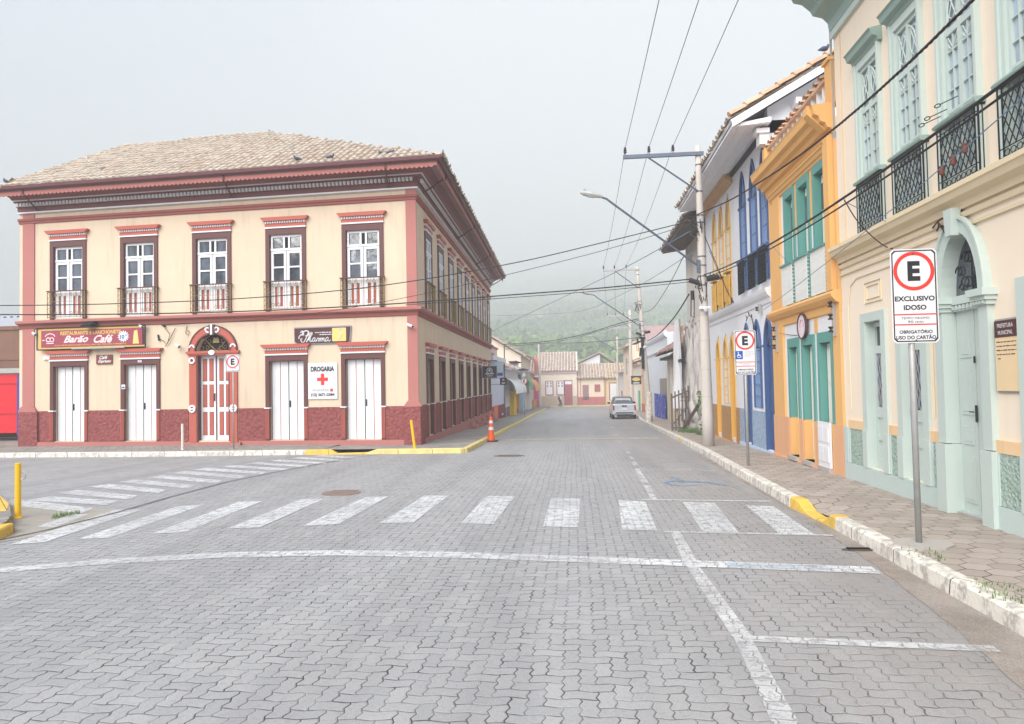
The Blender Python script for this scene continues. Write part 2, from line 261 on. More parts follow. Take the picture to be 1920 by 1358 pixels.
class MB:
    def __init__(s, fr=WORLD): s.v = []; s.f = []; s.fr = fr
    def add(s, vs, fs):
        k = len(s.v); s.v += [tuple(map(float, q)) for q in vs]; s.f += [tuple(i+k for i in f) for f in fs]; return s
    def hexa(s, b, t):   # two quads, bottom & top, same winding
        return s.add(list(b)+list(t), [(3,2,1,0),(4,5,6,7),(0,1,5,4),(1,2,6,5),(2,3,7,6),(3,0,4,7)])
    def box(s, u0, u1, d0, d1, z0, z1):
        P = s.fr.P; return s.hexa([P(u0,d0,z0),P(u1,d0,z0),P(u1,d1,z0),P(u0,d1,z0)], [P(u0,d0,z1),P(u1,d0,z1),P(u1,d1,z1),P(u0,d1,z1)])
    def wbox(s, x0, x1, y0, y1, z0, z1):
        return s.hexa([(x0,y0,z0),(x1,y0,z0),(x1,y1,z0),(x0,y1,z0)], [(x0,y0,z1),(x1,y0,z1),(x1,y1,z1),(x0,y1,z1)])
    def prism(s, A, B):
        n = len(A); return s.add(list(A)+list(B), [tuple(range(n))[::-1], tuple(range(n, 2*n))]+[(i, (i+1) % n, n+(i+1) % n, n+i) for i in range(n)])
    def puz(s, poly, d0, d1): P = s.fr.P; return s.prism([P(u,d0,z) for u, z in poly], [P(u,d1,z) for u, z in poly])
    def pdz(s, poly, u0, u1): P = s.fr.P; return s.prism([P(u0,d,z) for d, z in poly], [P(u1,d,z) for d, z in poly])
    def wall(s, u0, u1, z0, z1, d0, d1, ops=()):
        """ops: (ua, ub, za, zb) rectangles or (ua, ub, za, zb, zspring, fn) arched openings"""
        us = sorted({u0, u1}|{o[0] for o in ops}|{o[1] for o in ops}); us = [u for u in us if u0 <= u <= u1]
        for a, b in zip(us, us[1:]):
            if b-a < 1e-5: continue
            m = (a+b)/2; hs = sorted((o[2], o[3]) for o in ops if o[0] < m < o[1]); z = z0
            for h0, h1 in hs:
                if h0 > z+1e-5: s.box(a, b, d0, d1, z, h0)
                z = max(z, h1)
            if z1 > z+1e-5: s.box(a, b, d0, d1, z, z1)
        for o in ops:
            if len(o) > 4: s.spandrel(o[0], o[1], o[4], o[3], o[5], d0, d1)
        return s
    def spandrel(s, ua, ub, zs, zt, fn, d0, d1, k=14):
        c = (ua+ub)/2; a = (ub-ua)/2; pts = [(c+a*math.sin(t), zs+(zt-zs)*fn(math.sin(t))) for t in np.linspace(-math.pi/2, math.pi/2, k+1)]
        for (p, zp), (q, zq) in zip(pts, pts[1:]):
            if q-p > 1e-5: s.puz([(p, zp), (q, zq), (q, zt+.001), (p, zt+.001)], d0, d1)
    def fan(s, ua, ub, zs, zt, fn, d0, d1, k=14):
        c = (ua+ub)/2; a = (ub-ua)/2; s.puz([(c+a*math.sin(t), zs+(zt-zs)*fn(math.sin(t))) for t in np.linspace(-math.pi/2, math.pi/2, k+1)], d0, d1); return s
    def archring(s, ua, ub, zs, zt, w, fn, d0, d1, k=16, wt=None):
        c = (ua+ub)/2; a = (ub-ua)/2; h = zt-zs; wt = wt or w
        T = np.linspace(-math.pi/2, math.pi/2, k+1)
        I = [(c+a*math.sin(t), zs+h*fn(math.sin(t))) for t in T]; O = [(c+(a+w)*math.sin(t), zs+(h+wt)*fn(math.sin(t))) for t in T]
        for i in range(k): s.puz([I[i], I[i+1], O[i+1], O[i]], d0, d1)
        return s
    def disc(s, cu, cz, r, d0, d1, r0=0., n=32, sx=1.):
        P = [(cu+sx*r*math.cos(2*math.pi*i/n), cz+r*math.sin(2*math.pi*i/n)) for i in range(n)]
        if r0 <= 0: return s.puz(P, d0, d1)
        Q = [(cu+sx*r0*math.cos(2*math.pi*i/n), cz+r0*math.sin(2*math.pi*i/n)) for i in range(n)]
        for i in range(n): j = (i+1) % n; s.puz([Q[i], Q[j], P[j], P[i]], d0, d1)
        return s
    def tube(s, pts, r, k=6, cap=True):
        pts = [Vector(p) for p in pts]; n = len(pts); rs = r if isinstance(r, (list, tuple)) else [r]*n; V = []
        up = None
        for i, p in enumerate(pts):
            t = (pts[min(i+1, n-1)]-pts[max(i-1, 0)]).normalized()
            if up is None: up = Vector((0, 0, 1)) if abs(t.z) < .9 else Vector((1, 0, 0))
            a = t.cross(up).normalized(); b = a.cross(t).normalized(); up = b
            for j in range(k): w = 2*math.pi*j/k; V.append(p+(a*math.cos(w)+b*math.sin(w))*rs[i])
        Fs = [(i*k+j, i*k+(j+1) % k, (i+1)*k+(j+1) % k, (i+1)*k+j) for i in range(n-1) for j in range(k)]
        if cap: Fs += [tuple(range(k))[::-1], tuple((n-1)*k+j for j in range(k))]
        return s.add(V, Fs)
    def ftube(s, pts, r, k=5): return s.tube([s.fr.P(*p) for p in pts], r, k)
    def lathe(s, c, prof, k=16, ax=None):
        x, y, z = c; V = [(x+r*math.cos(2*math.pi*j/k), y+r*math.sin(2*math.pi*j/k), z+h) for r, h in prof for j in range(k)]; n = len(prof)
        return s.add(V, [(i*k+j, i*k+(j+1) % k, (i+1)*k+(j+1) % k, (i+1)*k+j) for i in range(n-1) for j in range(k)]+[tuple(range(k))[::-1], tuple((n-1)*k+j for j in range(k))])
    def sweep(s, path, prof, side=-1):
        """closed profile [(d,z)] along a plan polyline with mitred corners; side=-1: outward is to the right of travel"""
        p = [Vector(q) for q in path]; n = len(p); nr = []
        for a, b in zip(p, p[1:]): t = (b-a).normalized(); nr.append(Vector((t.y, -t.x))*(-side))
        rings = []
        for i in range(n):
            if i == 0: m = nr[0]
            elif i == n-1: m = nr[-1]
            else: m = nr[i-1]+nr[i]; m = m/m.dot(nr[i])
            rings.append([(p[i].x+m.x*d, p[i].y+m.y*d, z) for d, z in prof])
        k = len(prof); V = [v for r in rings for v in r]
        return s.add(V, [(i*k+j, i*k+(j+1) % k, (i+1)*k+(j+1) % k, (i+1)*k+j) for i in range(n-1) for j in range(k)]+[tuple(range(k))[::-1], tuple((n-1)*k+j for j in range(k))])
    def text(s, txt, cu, cz, w, h, d, bold=0., shear=0.):
        vs, fs = text_geo(txt, bold, shear)
        if not vs: return s
        xs = [q[0] for q in vs]; ys = [q[1] for q in vs]; x0, x1, y0, y1 = min(xs), max(xs), min(ys), max(ys); sx = w/(x1-x0); sy = h/(y1-y0); P = s.fr.P; fl = s.fr.flip
        return s.add([P(cu+fl*((x-x0)*sx-w/2), d, cz+(y-y0)*sy-h/2) for x, y in vs], fs)
    def build(s, name, mat, parent=None, smooth=False, recalc=True, origin=None, split=None):
        if split is None: split = SPLIT.get(name)
        if split:
            par = list(range(len(s.v)))
            def fd(a):
                while par[a] != a: par[a] = par[par[a]]; a = par[a]
                return a
            for f in s.f:
                r0 = fd(f[0])
                for i in f[1:]: par[fd(i)] = r0
            comp = {}
            for i in range(len(s.v)): comp.setdefault(fd(i), []).append(i)
            bb = [([min(s.v[i][k] for i in c)-split/2 for k in range(3)], [max(s.v[i][k] for i in c)+split/2 for k in range(3)], c) for c in comp.values()]
            grp = []
            for lo, hi, c in bb:
                hit = [g for g in grp if any(all(l[k] <= hi[k] and lo[k] <= h[k] for k in range(3)) for l, h in g[0])]
                n = ([(lo, hi)], list(c))
                for g in hit: n[0].extend(g[0]); n[1].extend(g[1]); grp.remove(g)
                grp.append(n)
            if len(grp) > 1:
                o = None
                for g in grp:
                    st = set(g[1]); ix = {v: j for j, v in enumerate(g[1])}; m = MB(s.fr); m.v = [s.v[i] for i in g[1]]; m.f = [tuple(ix[i] for i in f) for f in s.f if f[0] in st]
                    o = m.build(name, mat, parent, smooth, recalc, origin)
                return o
        root = parent
        while root is not None and root.parent is not None: root = root.parent
        o0 = Vector(origin) if origin is not None else (root.location.copy() if root is not None else Vector((0, 0, 0)))
        me = bpy.data.meshes.new(name); vs = [(x-o0.x, y-o0.y, z-o0.z) for x, y, z in s.v] if o0.length > 0 else s.v
        me.from_pydata(vs, [], s.f)
        if recalc:
            b = bmesh.new(); b.from_mesh(me); bmesh.ops.recalc_face_normals(b, faces=b.faces); b.to_mesh(me); b.free()
        if mat is not None: me.materials.append(M[mat] if isinstance(mat, str) else mat)
        if smooth: me.polygons.foreach_set('use_smooth', [True]*len(me.polygons))
        o = bpy.data.objects.new(name, me); SC.collection.objects.link(o)
        if parent is not None: o.parent = parent
        elif origin is not None: o.location = o0
        return o
_TG = {}
def text_geo(txt, bold, shear):
    k = (txt, bold, shear)
    if k in _TG: return _TG[k]
    c = bpy.data.curves.new('t', 'FONT'); c.body = txt; c.size = 1; c.offset = bold; c.shear = shear; c.resolution_u = 3; c.fill_mode = 'FRONT' if hasattr(c, 'fill_mode') else c.fill_mode
    o = bpy.data.objects.new('t', c); SC.collection.objects.link(o); bpy.context.view_layer.update()
    me = bpy.data.meshes.new_from_object(o.evaluated_get(bpy.context.evaluated_depsgraph_get()))
    r = ([(v.co.x, v.co.y) for v in me.vertices], [tuple(p.vertices) for p in me.polygons])
    bpy.data.objects.remove(o); bpy.data.curves.remove(c); bpy.data.meshes.remove(me); _TG[k] = r; return r
def tag(o, label=None, cat=None, group=None, kind=None):
    for k, v in (('label', label), ('category', cat), ('group', group), ('kind', kind)):
        if v: o[k] = v
    return o
def thing(name, label, cat, loc, group=None):
    o = bpy.data.objects.new(name, None); SC.collection.objects.link(o); o.empty_display_size = .2; o.location = loc; return tag(o, label, cat, group)
def copy_tree(o, parent=None):
    c = o.copy(); SC.collection.objects.link(c); c.parent = parent
    for ch in list(o.children): copy_tree(ch, c)
    return c
def struct(name, mb, mat, **k): return tag(mb.build(name, mat, **k), kind='structure')
def sheet(mb, quad, off, n=1, m=1):
    """ground-hugging quad (a,b,c,d) in plan, subdivided n x m"""
    a, b, c, d = [Vector(q) for q in quad]; k = len(mb.v); V = []
    for i in range(n+1):
        for j in range(m+1):
            p = (a.lerp(b, j/m)).lerp(d.lerp(c, j/m), i/n); V.append((p.x, p.y, gz(p.y)+off))
    mb.add(V, [(i*(m+1)+j, i*(m+1)+j+1, (i+1)*(m+1)+j+1, (i+1)*(m+1)+j) for i in range(n) for j in range(m)])
def lerp_path(pts, y):
    return float(np.interp(y, [p[1] for p in pts], [p[0] for p in pts]))
exec_parts = []
# ================================================================== GROUND
mb = MB(); xs = [-60, -30, -20, -12, -9, -6, -3, 0, 3, 6, 12, 30, 60]; ys = [y for y in range(-60, 121)]
V = [(x, y, gz(y)) for y in ys for x in xs]; k = len(xs)
mb.add(V, [(j*k+i, j*k+i+1, (j+1)*k+i+1, (j+1)*k+i) for j in range(len(ys)-1) for i in range(k-1)])
struct('road', mb, 'road', recalc=False)
def m_grass():
    n = NT('grass ground'); p = n.pos(); return n.fin(n.mix(n.noise(p, .2, 5), srgb(112, 116, 104), srgb(126, 124, 114)), 1.)
mb = MB(); mb.add([(-3000, -1500, -2.6), (3000, -1500, -2.6), (3000, 3000, -2.6), (-3000, 3000, -2.6)], [(0, 1, 2, 3)])
struct('ground', mb, m_grass(), recalc=False)
# wooded hill behind the town
HP = [(130, -2.4), (200, 2), (320, 13), (400, 22), (520, 38), (700, 62), (900, 90), (1300, 156), (1700, 238), (2000, 300), (2400, 350)]
def hz(x, y):
    b = float(np.interp(y, [q[0] for q in HP], [q[1] for q in HP]))
    w = math.sin(x*.011+1)*.5+math.sin(x*.027+y*.01)*.22+math.sin(x*.051-y*.033)*.10+math.sin(y*.04+x*.02)*.1
    if y > 130: b = -2.4+(b+2.4)*min(1, max(0, (x/y+.62)/.34))   # the ridge runs out to the left
    return b*(1+.16*w)+(2.0*math.sin(x*.07)*math.cos(y*.06) if y > 170 else 0)
mb = MB(); hx = list(range(-1200, 1241, 36)); hy = list(range(130, 2401, 27)); k = len(hx)
mb.add([(x, y, hz(x, y)) for y in hy for x in hx], [(j*k+i, j*k+i+1, (j+1)*k+i+1, (j+1)*k+i) for j in range(len(hy)-1) for i in range(k-1)])
def m_hill():
    n = NT('hillside'); p = n.pos(); return n.fin(n.mix(n.ramp(n.noise(p, .02, 5, .6), .4, .6), srgb(84, 116, 62), srgb(148, 172, 104)), 1.)
struct('hill', mb, m_hill(), recalc=False, smooth=True)
# forest: thousands of crowns, nobody could count them
def forest():
    V = []; Fc = []; R = random.Random(3)
    for i in range(6500):
        y = 190+(R.random()**1.7)*1600; x = R.uniform(-.20, .27)*y+R.uniform(-10, 10)
        dens = math.sin(x*.03+2)*math.cos(y*.022+x*.008)+.5*math.sin(x*.09+y*.05)
        if dens < -.25 and R.random() < .85: continue
        z = hz(x, y); s = R.uniform(2.6, 7.5)*(1+y/1200); k = len(V); nn = 26 if y < 600 else 12
        for a in range(nn):
            th = R.uniform(0, 6.28); rr = s*math.sqrt(R.random())*.8; c = Vector((x+rr*math.cos(th), y+rr*math.sin(th), z+s*R.uniform(.25, 1.15)*(1-.4*rr/s)))
            u = Vector((R.gauss(0, 1), R.gauss(0, 1), R.gauss(0, .5))).normalized(); w = u.cross(Vector((R.gauss(0, 1), R.gauss(0, 1), R.gauss(0, 1)))).normalized(); q = s*R.uniform(.10, .22)*(1.0 if y < 600 else 1.5)
            j = len(V); V += [tuple(c+u*q), tuple(c+w*q), tuple(c-u*q), tuple(c-w*q)]; Fc.append((j, j+1, j+2, j+3))
    mb = MB(); mb.v = V; mb.f = Fc; return mb
def m_forest():
    n = NT('forest leaves'); p = n.pos(); c = n.mix(n.ramp(n.noise(p, .06, 5, .65), .38, .62), srgb(66, 104, 60), srgb(150, 182, 104))
    return n.fin(n.mix(n.ramp(n.noise(p, .8, 2), .4, .7, 0, .4), c, srgb(46, 70, 48)), 1.)
o = forest().build('forest', m_forest(), recalc=False); tag(o, 'misty green woodland covering the hill behind the town', 'woodland', kind='stuff')
# ---- kerb lines
KR = [(3.1,-40),(3.1,8.4),(3.1,9.0),(3.04,10.2),(3.12,14),(3.31,18.4),(3.56,28),(3.8,36),(4.07,43.8),(4.57,51),(5.0,70),(5.3,95)]
KL = [(-3.4,82.4),(-3.6,59),(-3.33,36),(-3.17,27),(-3.1,19.9)]
def kerb_mesh(pts, w, side):
    """pts (x,y,h); body extends w to the given side of travel (+1 left)"""
    mb = MB(); P = []
    for a, b in zip(pts, pts[1:]):
        n = max(1, int(math.hypot(b[0]-a[0], b[1]-a[1])/.5))
        for i in range(n): t = i/n; P.append(tuple(a[j]*(1-t)+b[j]*t for j in range(3)))
    P.append(pts[-1]); V = []
    for i, (x, y, h) in enumerate(P):
        a = P[max(i-1, 0)]; b = P[min(i+1, len(P)-1)]; t = Vector((b[0]-a[0], b[1]-a[1])).normalized(); n = Vector((-t.y, t.x))*side; g = gz(y); jx = .006*math.sin(x*7+y*5)
        V += [(x-n.x*.012, y-n.y*.012, g-.08), (x+jx*n.x, y+jx*n.y, g+h-.02), (x+n.x*.02, y+n.y*.02, g+h+.004*math.sin(y*9+x*4)), (x+n.x*w, y+n.y*w, g+h), (x+n.x*w, y+n.y*w, g-.08)]
    n = len(P); mb.add(V, [(i*5+j, i*5+(j+1) % 5, (i+1)*5+(j+1) % 5, (i+1)*5+j) for i in range(n-1) for j in range(5)]+[(0, 1, 2, 3, 4), tuple((n-1)*5+j for j in range(5))]); return mb
def kp(path, y0, y1, h):
    ysn = sorted({y0, y1}|{q[1] for q in path if min(y0, y1) < q[1] < max(y0, y1)}); ysn = ysn if y0 < y1 else ysn[::-1]
    pa = sorted(path, key=lambda q: q[1]); return [(lerp_path(pa, y), y, h) for y in ysn]
struct('kerb', kerb_mesh(kp(KR, -40, 8.62, .15), .15, -1), 'kerbw')
struct('kerb', kerb_mesh(kp(KR, 10.15, 22.9, .15), .15, -1), 'kerbw')
struct('kerb', kerb_mesh(kp(KR, 23.3, 95, .15), .15, -1), 'kerbw')
struct('kerb', kerb_mesh([(3.1, 8.62, .155), (3.1, 8.8, .155), (3.09, 8.98, .05), (3.07, 9.3, .03), (3.06, 9.6, .05), (3.05, 9.78, .12), (3.04, 9.9, .155), (3.04, 10.15, .155)], .16, -1), 'kerby')
struct('kerb', kerb_mesh(kp(KR, 22.9, 23.3, .152), .152, -1), 'kerby')
L_H = .14
struct('kerb', kerb_mesh([(x, y, L_H) for x, y in KL]+[(-3.13, 19.6, L_H), (-3.3, 19.45, L_H), (-4.6, 19.41, L_H), (-5.75, 19.40, L_H), (-6.05, 19.42, .05)], .15, -1), 'kerbp')
struct('kerb', kerb_mesh([(-6.05, 19.42, .05), (-6.95, 19.44, .03), (-7.15, 19.44, L_H), (-7.9, 19.44, L_H)], .15, -1), 'kerby')
struct('kerb', kerb_mesh([(-7.9, 19.44, L_H), (-12.2, 19.3, L_H), (-17.7, 19.55, L_H), (-45, 20.8, L_H)], .15, -1), 'kerbw')
struct('kerb', kerb_mesh([(-7, -30, .13), (-7.2, 6.5, .13), (-7.26, 8.05, .13), (-7.42, 8.45, .13), (-7.7, 8.75, .05), (-8.1, 9.15, .04), (-8.35, 9.4, .13), (-8.8, 9.95, .13), (-9.9, 10.96, .13), (-12, 11.6, .13), (-45, 13, .13)], .17, 1), 'kerby')
# ---- pavements
def strip(mb, xa, xb, y0, y1, off, step=1.0):
    n = max(1, int(abs(y1-y0)/step)); V = []
    for i in range(n+1):
        y = y0+(y1-y0)*i/n; V += [(xa(y), y, gz(y)+off), (xb(y), y, gz(y)+off)]
    k = len(mb.v); mb.add(V, [(2*i, 2*i+1, 2*i+3, 2*i+2) for i in range(n)])
mb = MB(); kr = sorted(KR, key=lambda q: q[1])
strip(mb, lambda y: lerp_path(kr, y)+.14, lambda y: 4.9 if y < 31 else 8.0, -40, 8.8, .148)
def rampoff(y): return .148-.09*max(0, 1-abs(y-9.4)/.62)
n = 28; V = []
for i in range(n+1):
    y = 8.8+1.4*i/n; a = .148-.10*max(0, 1-abs((y-9.4)/.6)**2)
    V += [(lerp_path(kr, y)+.14, y, gz(y)+a-.003), (lerp_path(kr, y)+.75, y, gz(y)+.148), (4.9, y, gz(y)+.148)]
mb.add(V, [q for i in range(n) for q in ((3*i, 3*i+1, 3*i+4, 3*i+3), (3*i+1, 3*i+2, 3*i+5, 3*i+4))])
strip(mb, lambda y: lerp_path(kr, y)+.14, lambda y: 4.9, 10.2, 31, .148); strip(mb, lambda y: lerp_path(kr, y)+.14, lambda y: 8.0, 31, 96, .148)
struct('pavement', mb, 'walk', recalc=False)
LC = Vector((-4.92, 21.19)); FD = (-14.19, .92); SDV = (-.44, 22.07)
mb = MB(); kl = sorted(KL, key=lambda q: q[1])
strip(mb, lambda y: -7.5, lambda y: lerp_path(kl, max(y, 19.9))-.14, 19.56, 97, L_H-.004)
V = []; n = 40
for i in range(n+1):
    x = -7.5-37*i/n; yk = float(np.interp(x, [-45, -17.7, -12.2, -7.5], [20.8, 19.55, 19.3, 19.44]))+.14; V += [(x, yk, gz(yk)+L_H-.004), (x, 23.5, gz(21)+L_H+.01), (x, 60, gz(30)+L_H+1.0)]
mb.add(V, [q for i in range(n) for q in ((3*i, 3*i+1, 3*i+4, 3*i+3), (3*i+1, 3*i+2, 3*i+5, 3*i+4))])
struct('pavement', mb, 'walk2', recalc=False)
mb = MB(); isl = [(-7.16-.2, -30), (-7.36, 6.5), (-7.44, 8.1), (-7.62, 8.55), (-7.95, 9.0), (-8.5, 9.6), (-9.0, 10.15), (-10.0, 11.1), (-12, 11.75), (-45, 13.1), (-45, -30)]
mb.add([(x, y, gz(y)+.126) for x, y in isl], [tuple(range(len(isl)))]); struct('pavement', mb, 'walk2', recalc=False)
# concrete apron along the right kerb
mb = MB(); ga = [(2.1,-30),(2.35,2),(2.55,4.2),(2.72,5.3),(2.88,7),(2.96,9),(3.0,12.7),(3.05,16),(3.1,18)]
strip(mb, lambda y: lerp_path(ga, y)+.012*math.sin(y*11), lambda y: lerp_path(kr, y)+.01, -30, 18, .004, .25); struct('gutter', mb, 'gutter', recalc=False)
# dirt/concrete patch where the two streets join, at the near left corner
mb = MB(); pts = [(-7.3, 7.6), (-6.9, 8.3), (-6.7, 9.4), (-7.2, 10.1), (-8.0, 10.3), (-9.2, 10.8), (-9.8, 10.9), (-8.8, 9.9), (-7.8, 8.9), (-7.35, 8.3)]
mb.add([(x, y, gz(y)+.004) for x, y in pts], [tuple(range(len(pts)))]); struct('gutter', mb, 'patch', recalc=False)
# speed hump remains: broken cement strip across the street
mb = MB(); n = 46; V = []
for i in range(n+1):
    x = -2.9+5.9*i/n; w = .16+.10*abs(math.sin(i*1.7))+.06*math.sin(i*.6); y = 25.2+.06*math.sin(i*.9); h = .028+.018*abs(math.sin(i*2.3))
    V += [(x, y-w-.1, gz(y-w-.1)+.004), (x, y-w*.3, gz(y)+h), (x, y+w*.4, gz(y)+h*.9), (x, y+w+.1, gz(y+w+.1)+.004)]
mb.add(V, [(4*i+j, 4*i+j+1, 4*i+j+5, 4*i+j+4) for i in range(n) for j in range(3)]); struct('road', mb, 'patch', recalc=False)
# ---- markings
S = [[(-6.87,7.77),(-6.52,7.89),(-6.71,10.06),(-7.16,10.06)],[(-6.23,8.06),(-5.86,8.12),(-5.93,10.47),(-6.3,10.38)],[(-5.44,8.36),(-5.05,8.46),(-5.12,10.8),(-5.5,10.76)],[(-4.6,8.69),(-4.19,8.75),(-4.15,11.04),(-4.54,11.0)],[(-3.64,8.85),(-3.19,8.95),(-3.14,11.24),(-3.51,11.19)],[(-2.64,9.02),(-2.19,9.06),(-2.13,11.32),(-2.54,11.3)],[(-1.54,9.02),(-1.1,8.95),(-1.01,11.18),(-1.48,11.25)],[(-.44,8.81),(.01,8.75),(.05,10.94),(-.42,11.0)],[(.55,8.62),(.97,8.56),(1.04,10.62),(.64,10.78)],[(1.51,8.5),(1.92,8.44),(2.05,10.5),(1.59,10.6)],[(2.37,8.36),(2.76,8.33),(2.82,10.18),(2.45,10.31)]]
mb = MB()
for q in S: sheet(mb, q, .008, 4, 1)
sheet(mb, [(-7.38,8.8),(-7.1,8.75),(-7.3,9.7),(-7.62,9.75)], .008, 2, 1)
struct('crosswalk', mb, 'mark', recalc=False)
T = [((-9.9,10.95),(-7.5,9.98)),((-9.44,11.2),(-7.6,10.7)),((-9.52,12.0),(-7.62,11.25)),((-9.5,12.8),(-7.52,11.95)),((-9.35,13.5),(-7.3,12.5)),((-9.2,14.2),(-7.1,13.2)),((-9.15,15.0),(-7.0,13.95)),((-9.0,15.65),(-6.85,14.65)),((-8.7,16.3),(-6.6,15.3)),((-8.4,17.0),(-6.4,16.0)),((-8.1,17.7),(-6.2,16.7)),((-7.8,18.4),(-6.0,17.4)),((-7.4,19.0),(-5.8,18.1))]
mb = MB()
for a, b in T: sheet(mb, [(a[0], a[1]-.2), (b[0], b[1]-.2), (b[0]-.1, b[1]+.22), (a[0]+.1, a[1]+.22)], .008, 1, 4)
struct('crosswalk', mb, 'mark', recalc=False)
mb = MB(); SL = [(-9.0,5.3),(-7.4,6.15),(-6.0,6.64),(-5.11,7.0),(-3.86,7.31),(-2.62,7.42),(-1.28,7.34),(-.14,7.2),(1.26,7.02),(2.82,6.82)]
for a, b in zip(SL, SL[1:]): sheet(mb, [(a[0], a[1]-.12), (b[0], b[1]-.12), (b[0], b[1]+.12), (a[0], a[1]+.12)], .008)
struct('stop_line', mb, 'mark', recalc=False)
mb = MB(); LN = [(1.0,2.2),(1.04,3.0),(1.08,3.82),(1.15,5.05),(1.12,7.0),(1.18,8.44)]
for a, b in zip(LN, LN[1:]): sheet(mb, [(a[0]-.07, a[1]), (a[0]+.07, a[1]), (b[0]+.06, b[1]), (b[0]-.06, b[1])], .012, 2)
for a, b in (((1.19,10.85),(1.24,12.4)), ((1.25,12.7),(1.30,15.0)), ((1.33,15.6),(1.36,16.4)), ((1.38,17),(1.4,17.8)), ((1.42,18.6),(1.43,19.3)), ((1.45,20),(1.46,20.6)), ((1.47,21.5),(1.48,22)), ((1.5,23),(1.51,23.6)), ((1.6,27),(1.62,28)), ((1.66,30),(1.7,31.4)), ((1.8,34),(1.85,36))):
    sheet(mb, [(a[0]-.055, a[1]), (a[0]+.055, a[1]), (b[0]+.055, b[1]), (b[0]-.055, b[1])], .008, 2)
for a, b, w in (((1.25,14.95),(2.85,14.5),.05), ((1.0,10.82),(2.9,10.62),.05), ((1.05,8.5),(2.95,8.3),.035), ((1.15,5.03),(2.78,4.9),.055), ((-14.5,18.9),(-13.9,17.9),.05), ((-10.5,18.7),(-9.7,17.8),.05), ((-17.2,18.9),(-16.6,17.9),.05)):
    sheet(mb, [(a[0], a[1]-w), (b[0], b[1]-w), (b[0], b[1]+w), (a[0], a[1]+w)], .0085, 1, 3)
struct('road_marking', mb, 'mark2', recalc=False)
# faded wheelchair symbol in the parking bay, faint blue patch on the stop line
mb = MB(); cx, cy = 1.95, 12.75
def arc(cx, cy, r, w, a0, a1, n=16):
    for i in range(n):
        t0, t1 = math.radians(a0+(a1-a0)*i/n), math.radians(a0+(a1-a0)*(i+1)/n)
        mb.add([(cx+q*math.cos(t), cy+q*math.sin(t), gz(cy)+.009) for q, t in ((r, t0), (r+w, t0), (r+w, t1), (r, t1))], [(0, 1, 2, 3)])
arc(cx, cy-.1, .28, .09, 20, 300); sheet(mb, [(cx-.08, cy), (cx+.04, cy), (cx-.02, cy+.5), (cx-.12, cy+.5)], .009); sheet(mb, [(cx-.05, cy), (cx+.4, cy-.05), (cx+.4, cy+.06), (cx-.05, cy+.12)], .009); arc(cx-.08, cy+.65, .0, .1, 0, 360); sheet(mb, [(cx+.34, cy), (cx+.62, cy-.5), (cx+.72, cy-.44), (cx+.44, cy+.04)], .009)
struct('road_marking', mb, 'markb', recalc=False); mb = MB(); sheet(mb, [(1.45, 6.88), (2.4, 6.78), (2.4, 6.98), (1.45, 7.06)], .013, 1, 3); struct('road_marking', mb, m_marking('scuffed blue road paint', srgb(110, 160, 200), .3), recalc=False)
# seam where the two pavings meet (dark, uneven joint)
mb = MB(); SM = [(-7.4,7.3),(-7.05,8.6),(-6.95,9.8),(-7.0,11.2),(-6.98,13.2),(-6.6,15.6),(-6.1,17.9),(-5.6,19.4)]
for a, b in zip(SM, SM[1:]): sheet(mb, [(a[0]-.02, a[1]), (a[0]+.015, a[1]), (b[0]+.02, b[1]), (b[0]-.015, b[1])], .014, 3)
struct('road_marking', mb, plain('dark seam', (.06, .06, .062), .9), recalc=False)
def cover(name, x, y, rx, ry, label, cat, mat):
    mb = MB(); z = gz(y)+.006; n = 28
    mb.prism([(x+rx*math.cos(6.2832*i/n), y+ry*math.sin(6.2832*i/n), z-.01) for i in range(n)], [(x+rx*.98*math.cos(6.2832*i/n), y+ry*.98*math.sin(6.2832*i/n), z+.006) for i in range(n)])
    for i in range(-3, 4): mb.wbox(x-rx*.7, x+rx*.7, y+ry*.22*i-.012, y+ry*.22*i+.012, z+.004, z+.014)
    tag(mb.build(name, mat, origin=(x, y, z)), label, cat)
cover('manhole_cover', -4.1, 11.67, .34, .34, 'round rusty manhole cover set in the pavers behind the crosswalk stripes', 'manhole cover', plain('rusty cover', srgb(132, 116, 110), .8))
cover('drain_cover', -1.8, 18.35, .42, .25, 'small dark drain cover in the middle of the street', 'drain cover', plain('dark cover', srgb(104, 98, 94), .8))
cover('valve_cover', 3.0, 7.62, .2, .06, 'small dark slot in the concrete gutter beside the right kerb', 'drain cover', plain('black slot', srgb(84, 76, 70), .8))
# grass tufts in the cracks
def tuft(x, y, r, n, h, label, off=.15):
    mb = MB(); R = random.Random(int(x*100+y*10)); g = gz(y)+off
    for i in range(n):
        a = R.uniform(0, 6.28); q = r*math.sqrt(R.random()); px, py = x+q*math.cos(a)*.5, y+q*math.sin(a); b = R.uniform(0, 6.28); hh = h*R.uniform(.4, 1); w = .006
        mb.add([(px-w*math.sin(b), py+w*math.cos(b), g-.01), (px+w*math.sin(b), py-w*math.cos(b), g-.01), (px+hh*.5*math.cos(b), py+hh*.5*math.sin(b), g+hh)], [(0, 1, 2)])
    tag(mb.build('grass_tuft', 'leaf', recalc=False, origin=(x, y, g)), label, 'grass tuft', kind='stuff')
tuft(3.27, 6.9, .3, 60, .045, 'small green weeds in the joint behind the kerb by the near sign post'); tuft(3.27, 5.7, .35, 90, .05, 'green weeds in the joint behind the kerb at the right edge'); tuft(3.27, 5.0, .3, 60, .05, 'green weeds behind the kerb closest to the camera')
tuft(-7.6, 9.6, .25, 160, .09, 'green weeds at the foot of the near left yellow post', .0)
tuft(4.5, 24.6, .5, 500, .22, 'grass growing at the foot of the wooden fence'); tuft(4.35, 26.5, .9, 700, .2, 'grass growing along the netted building')
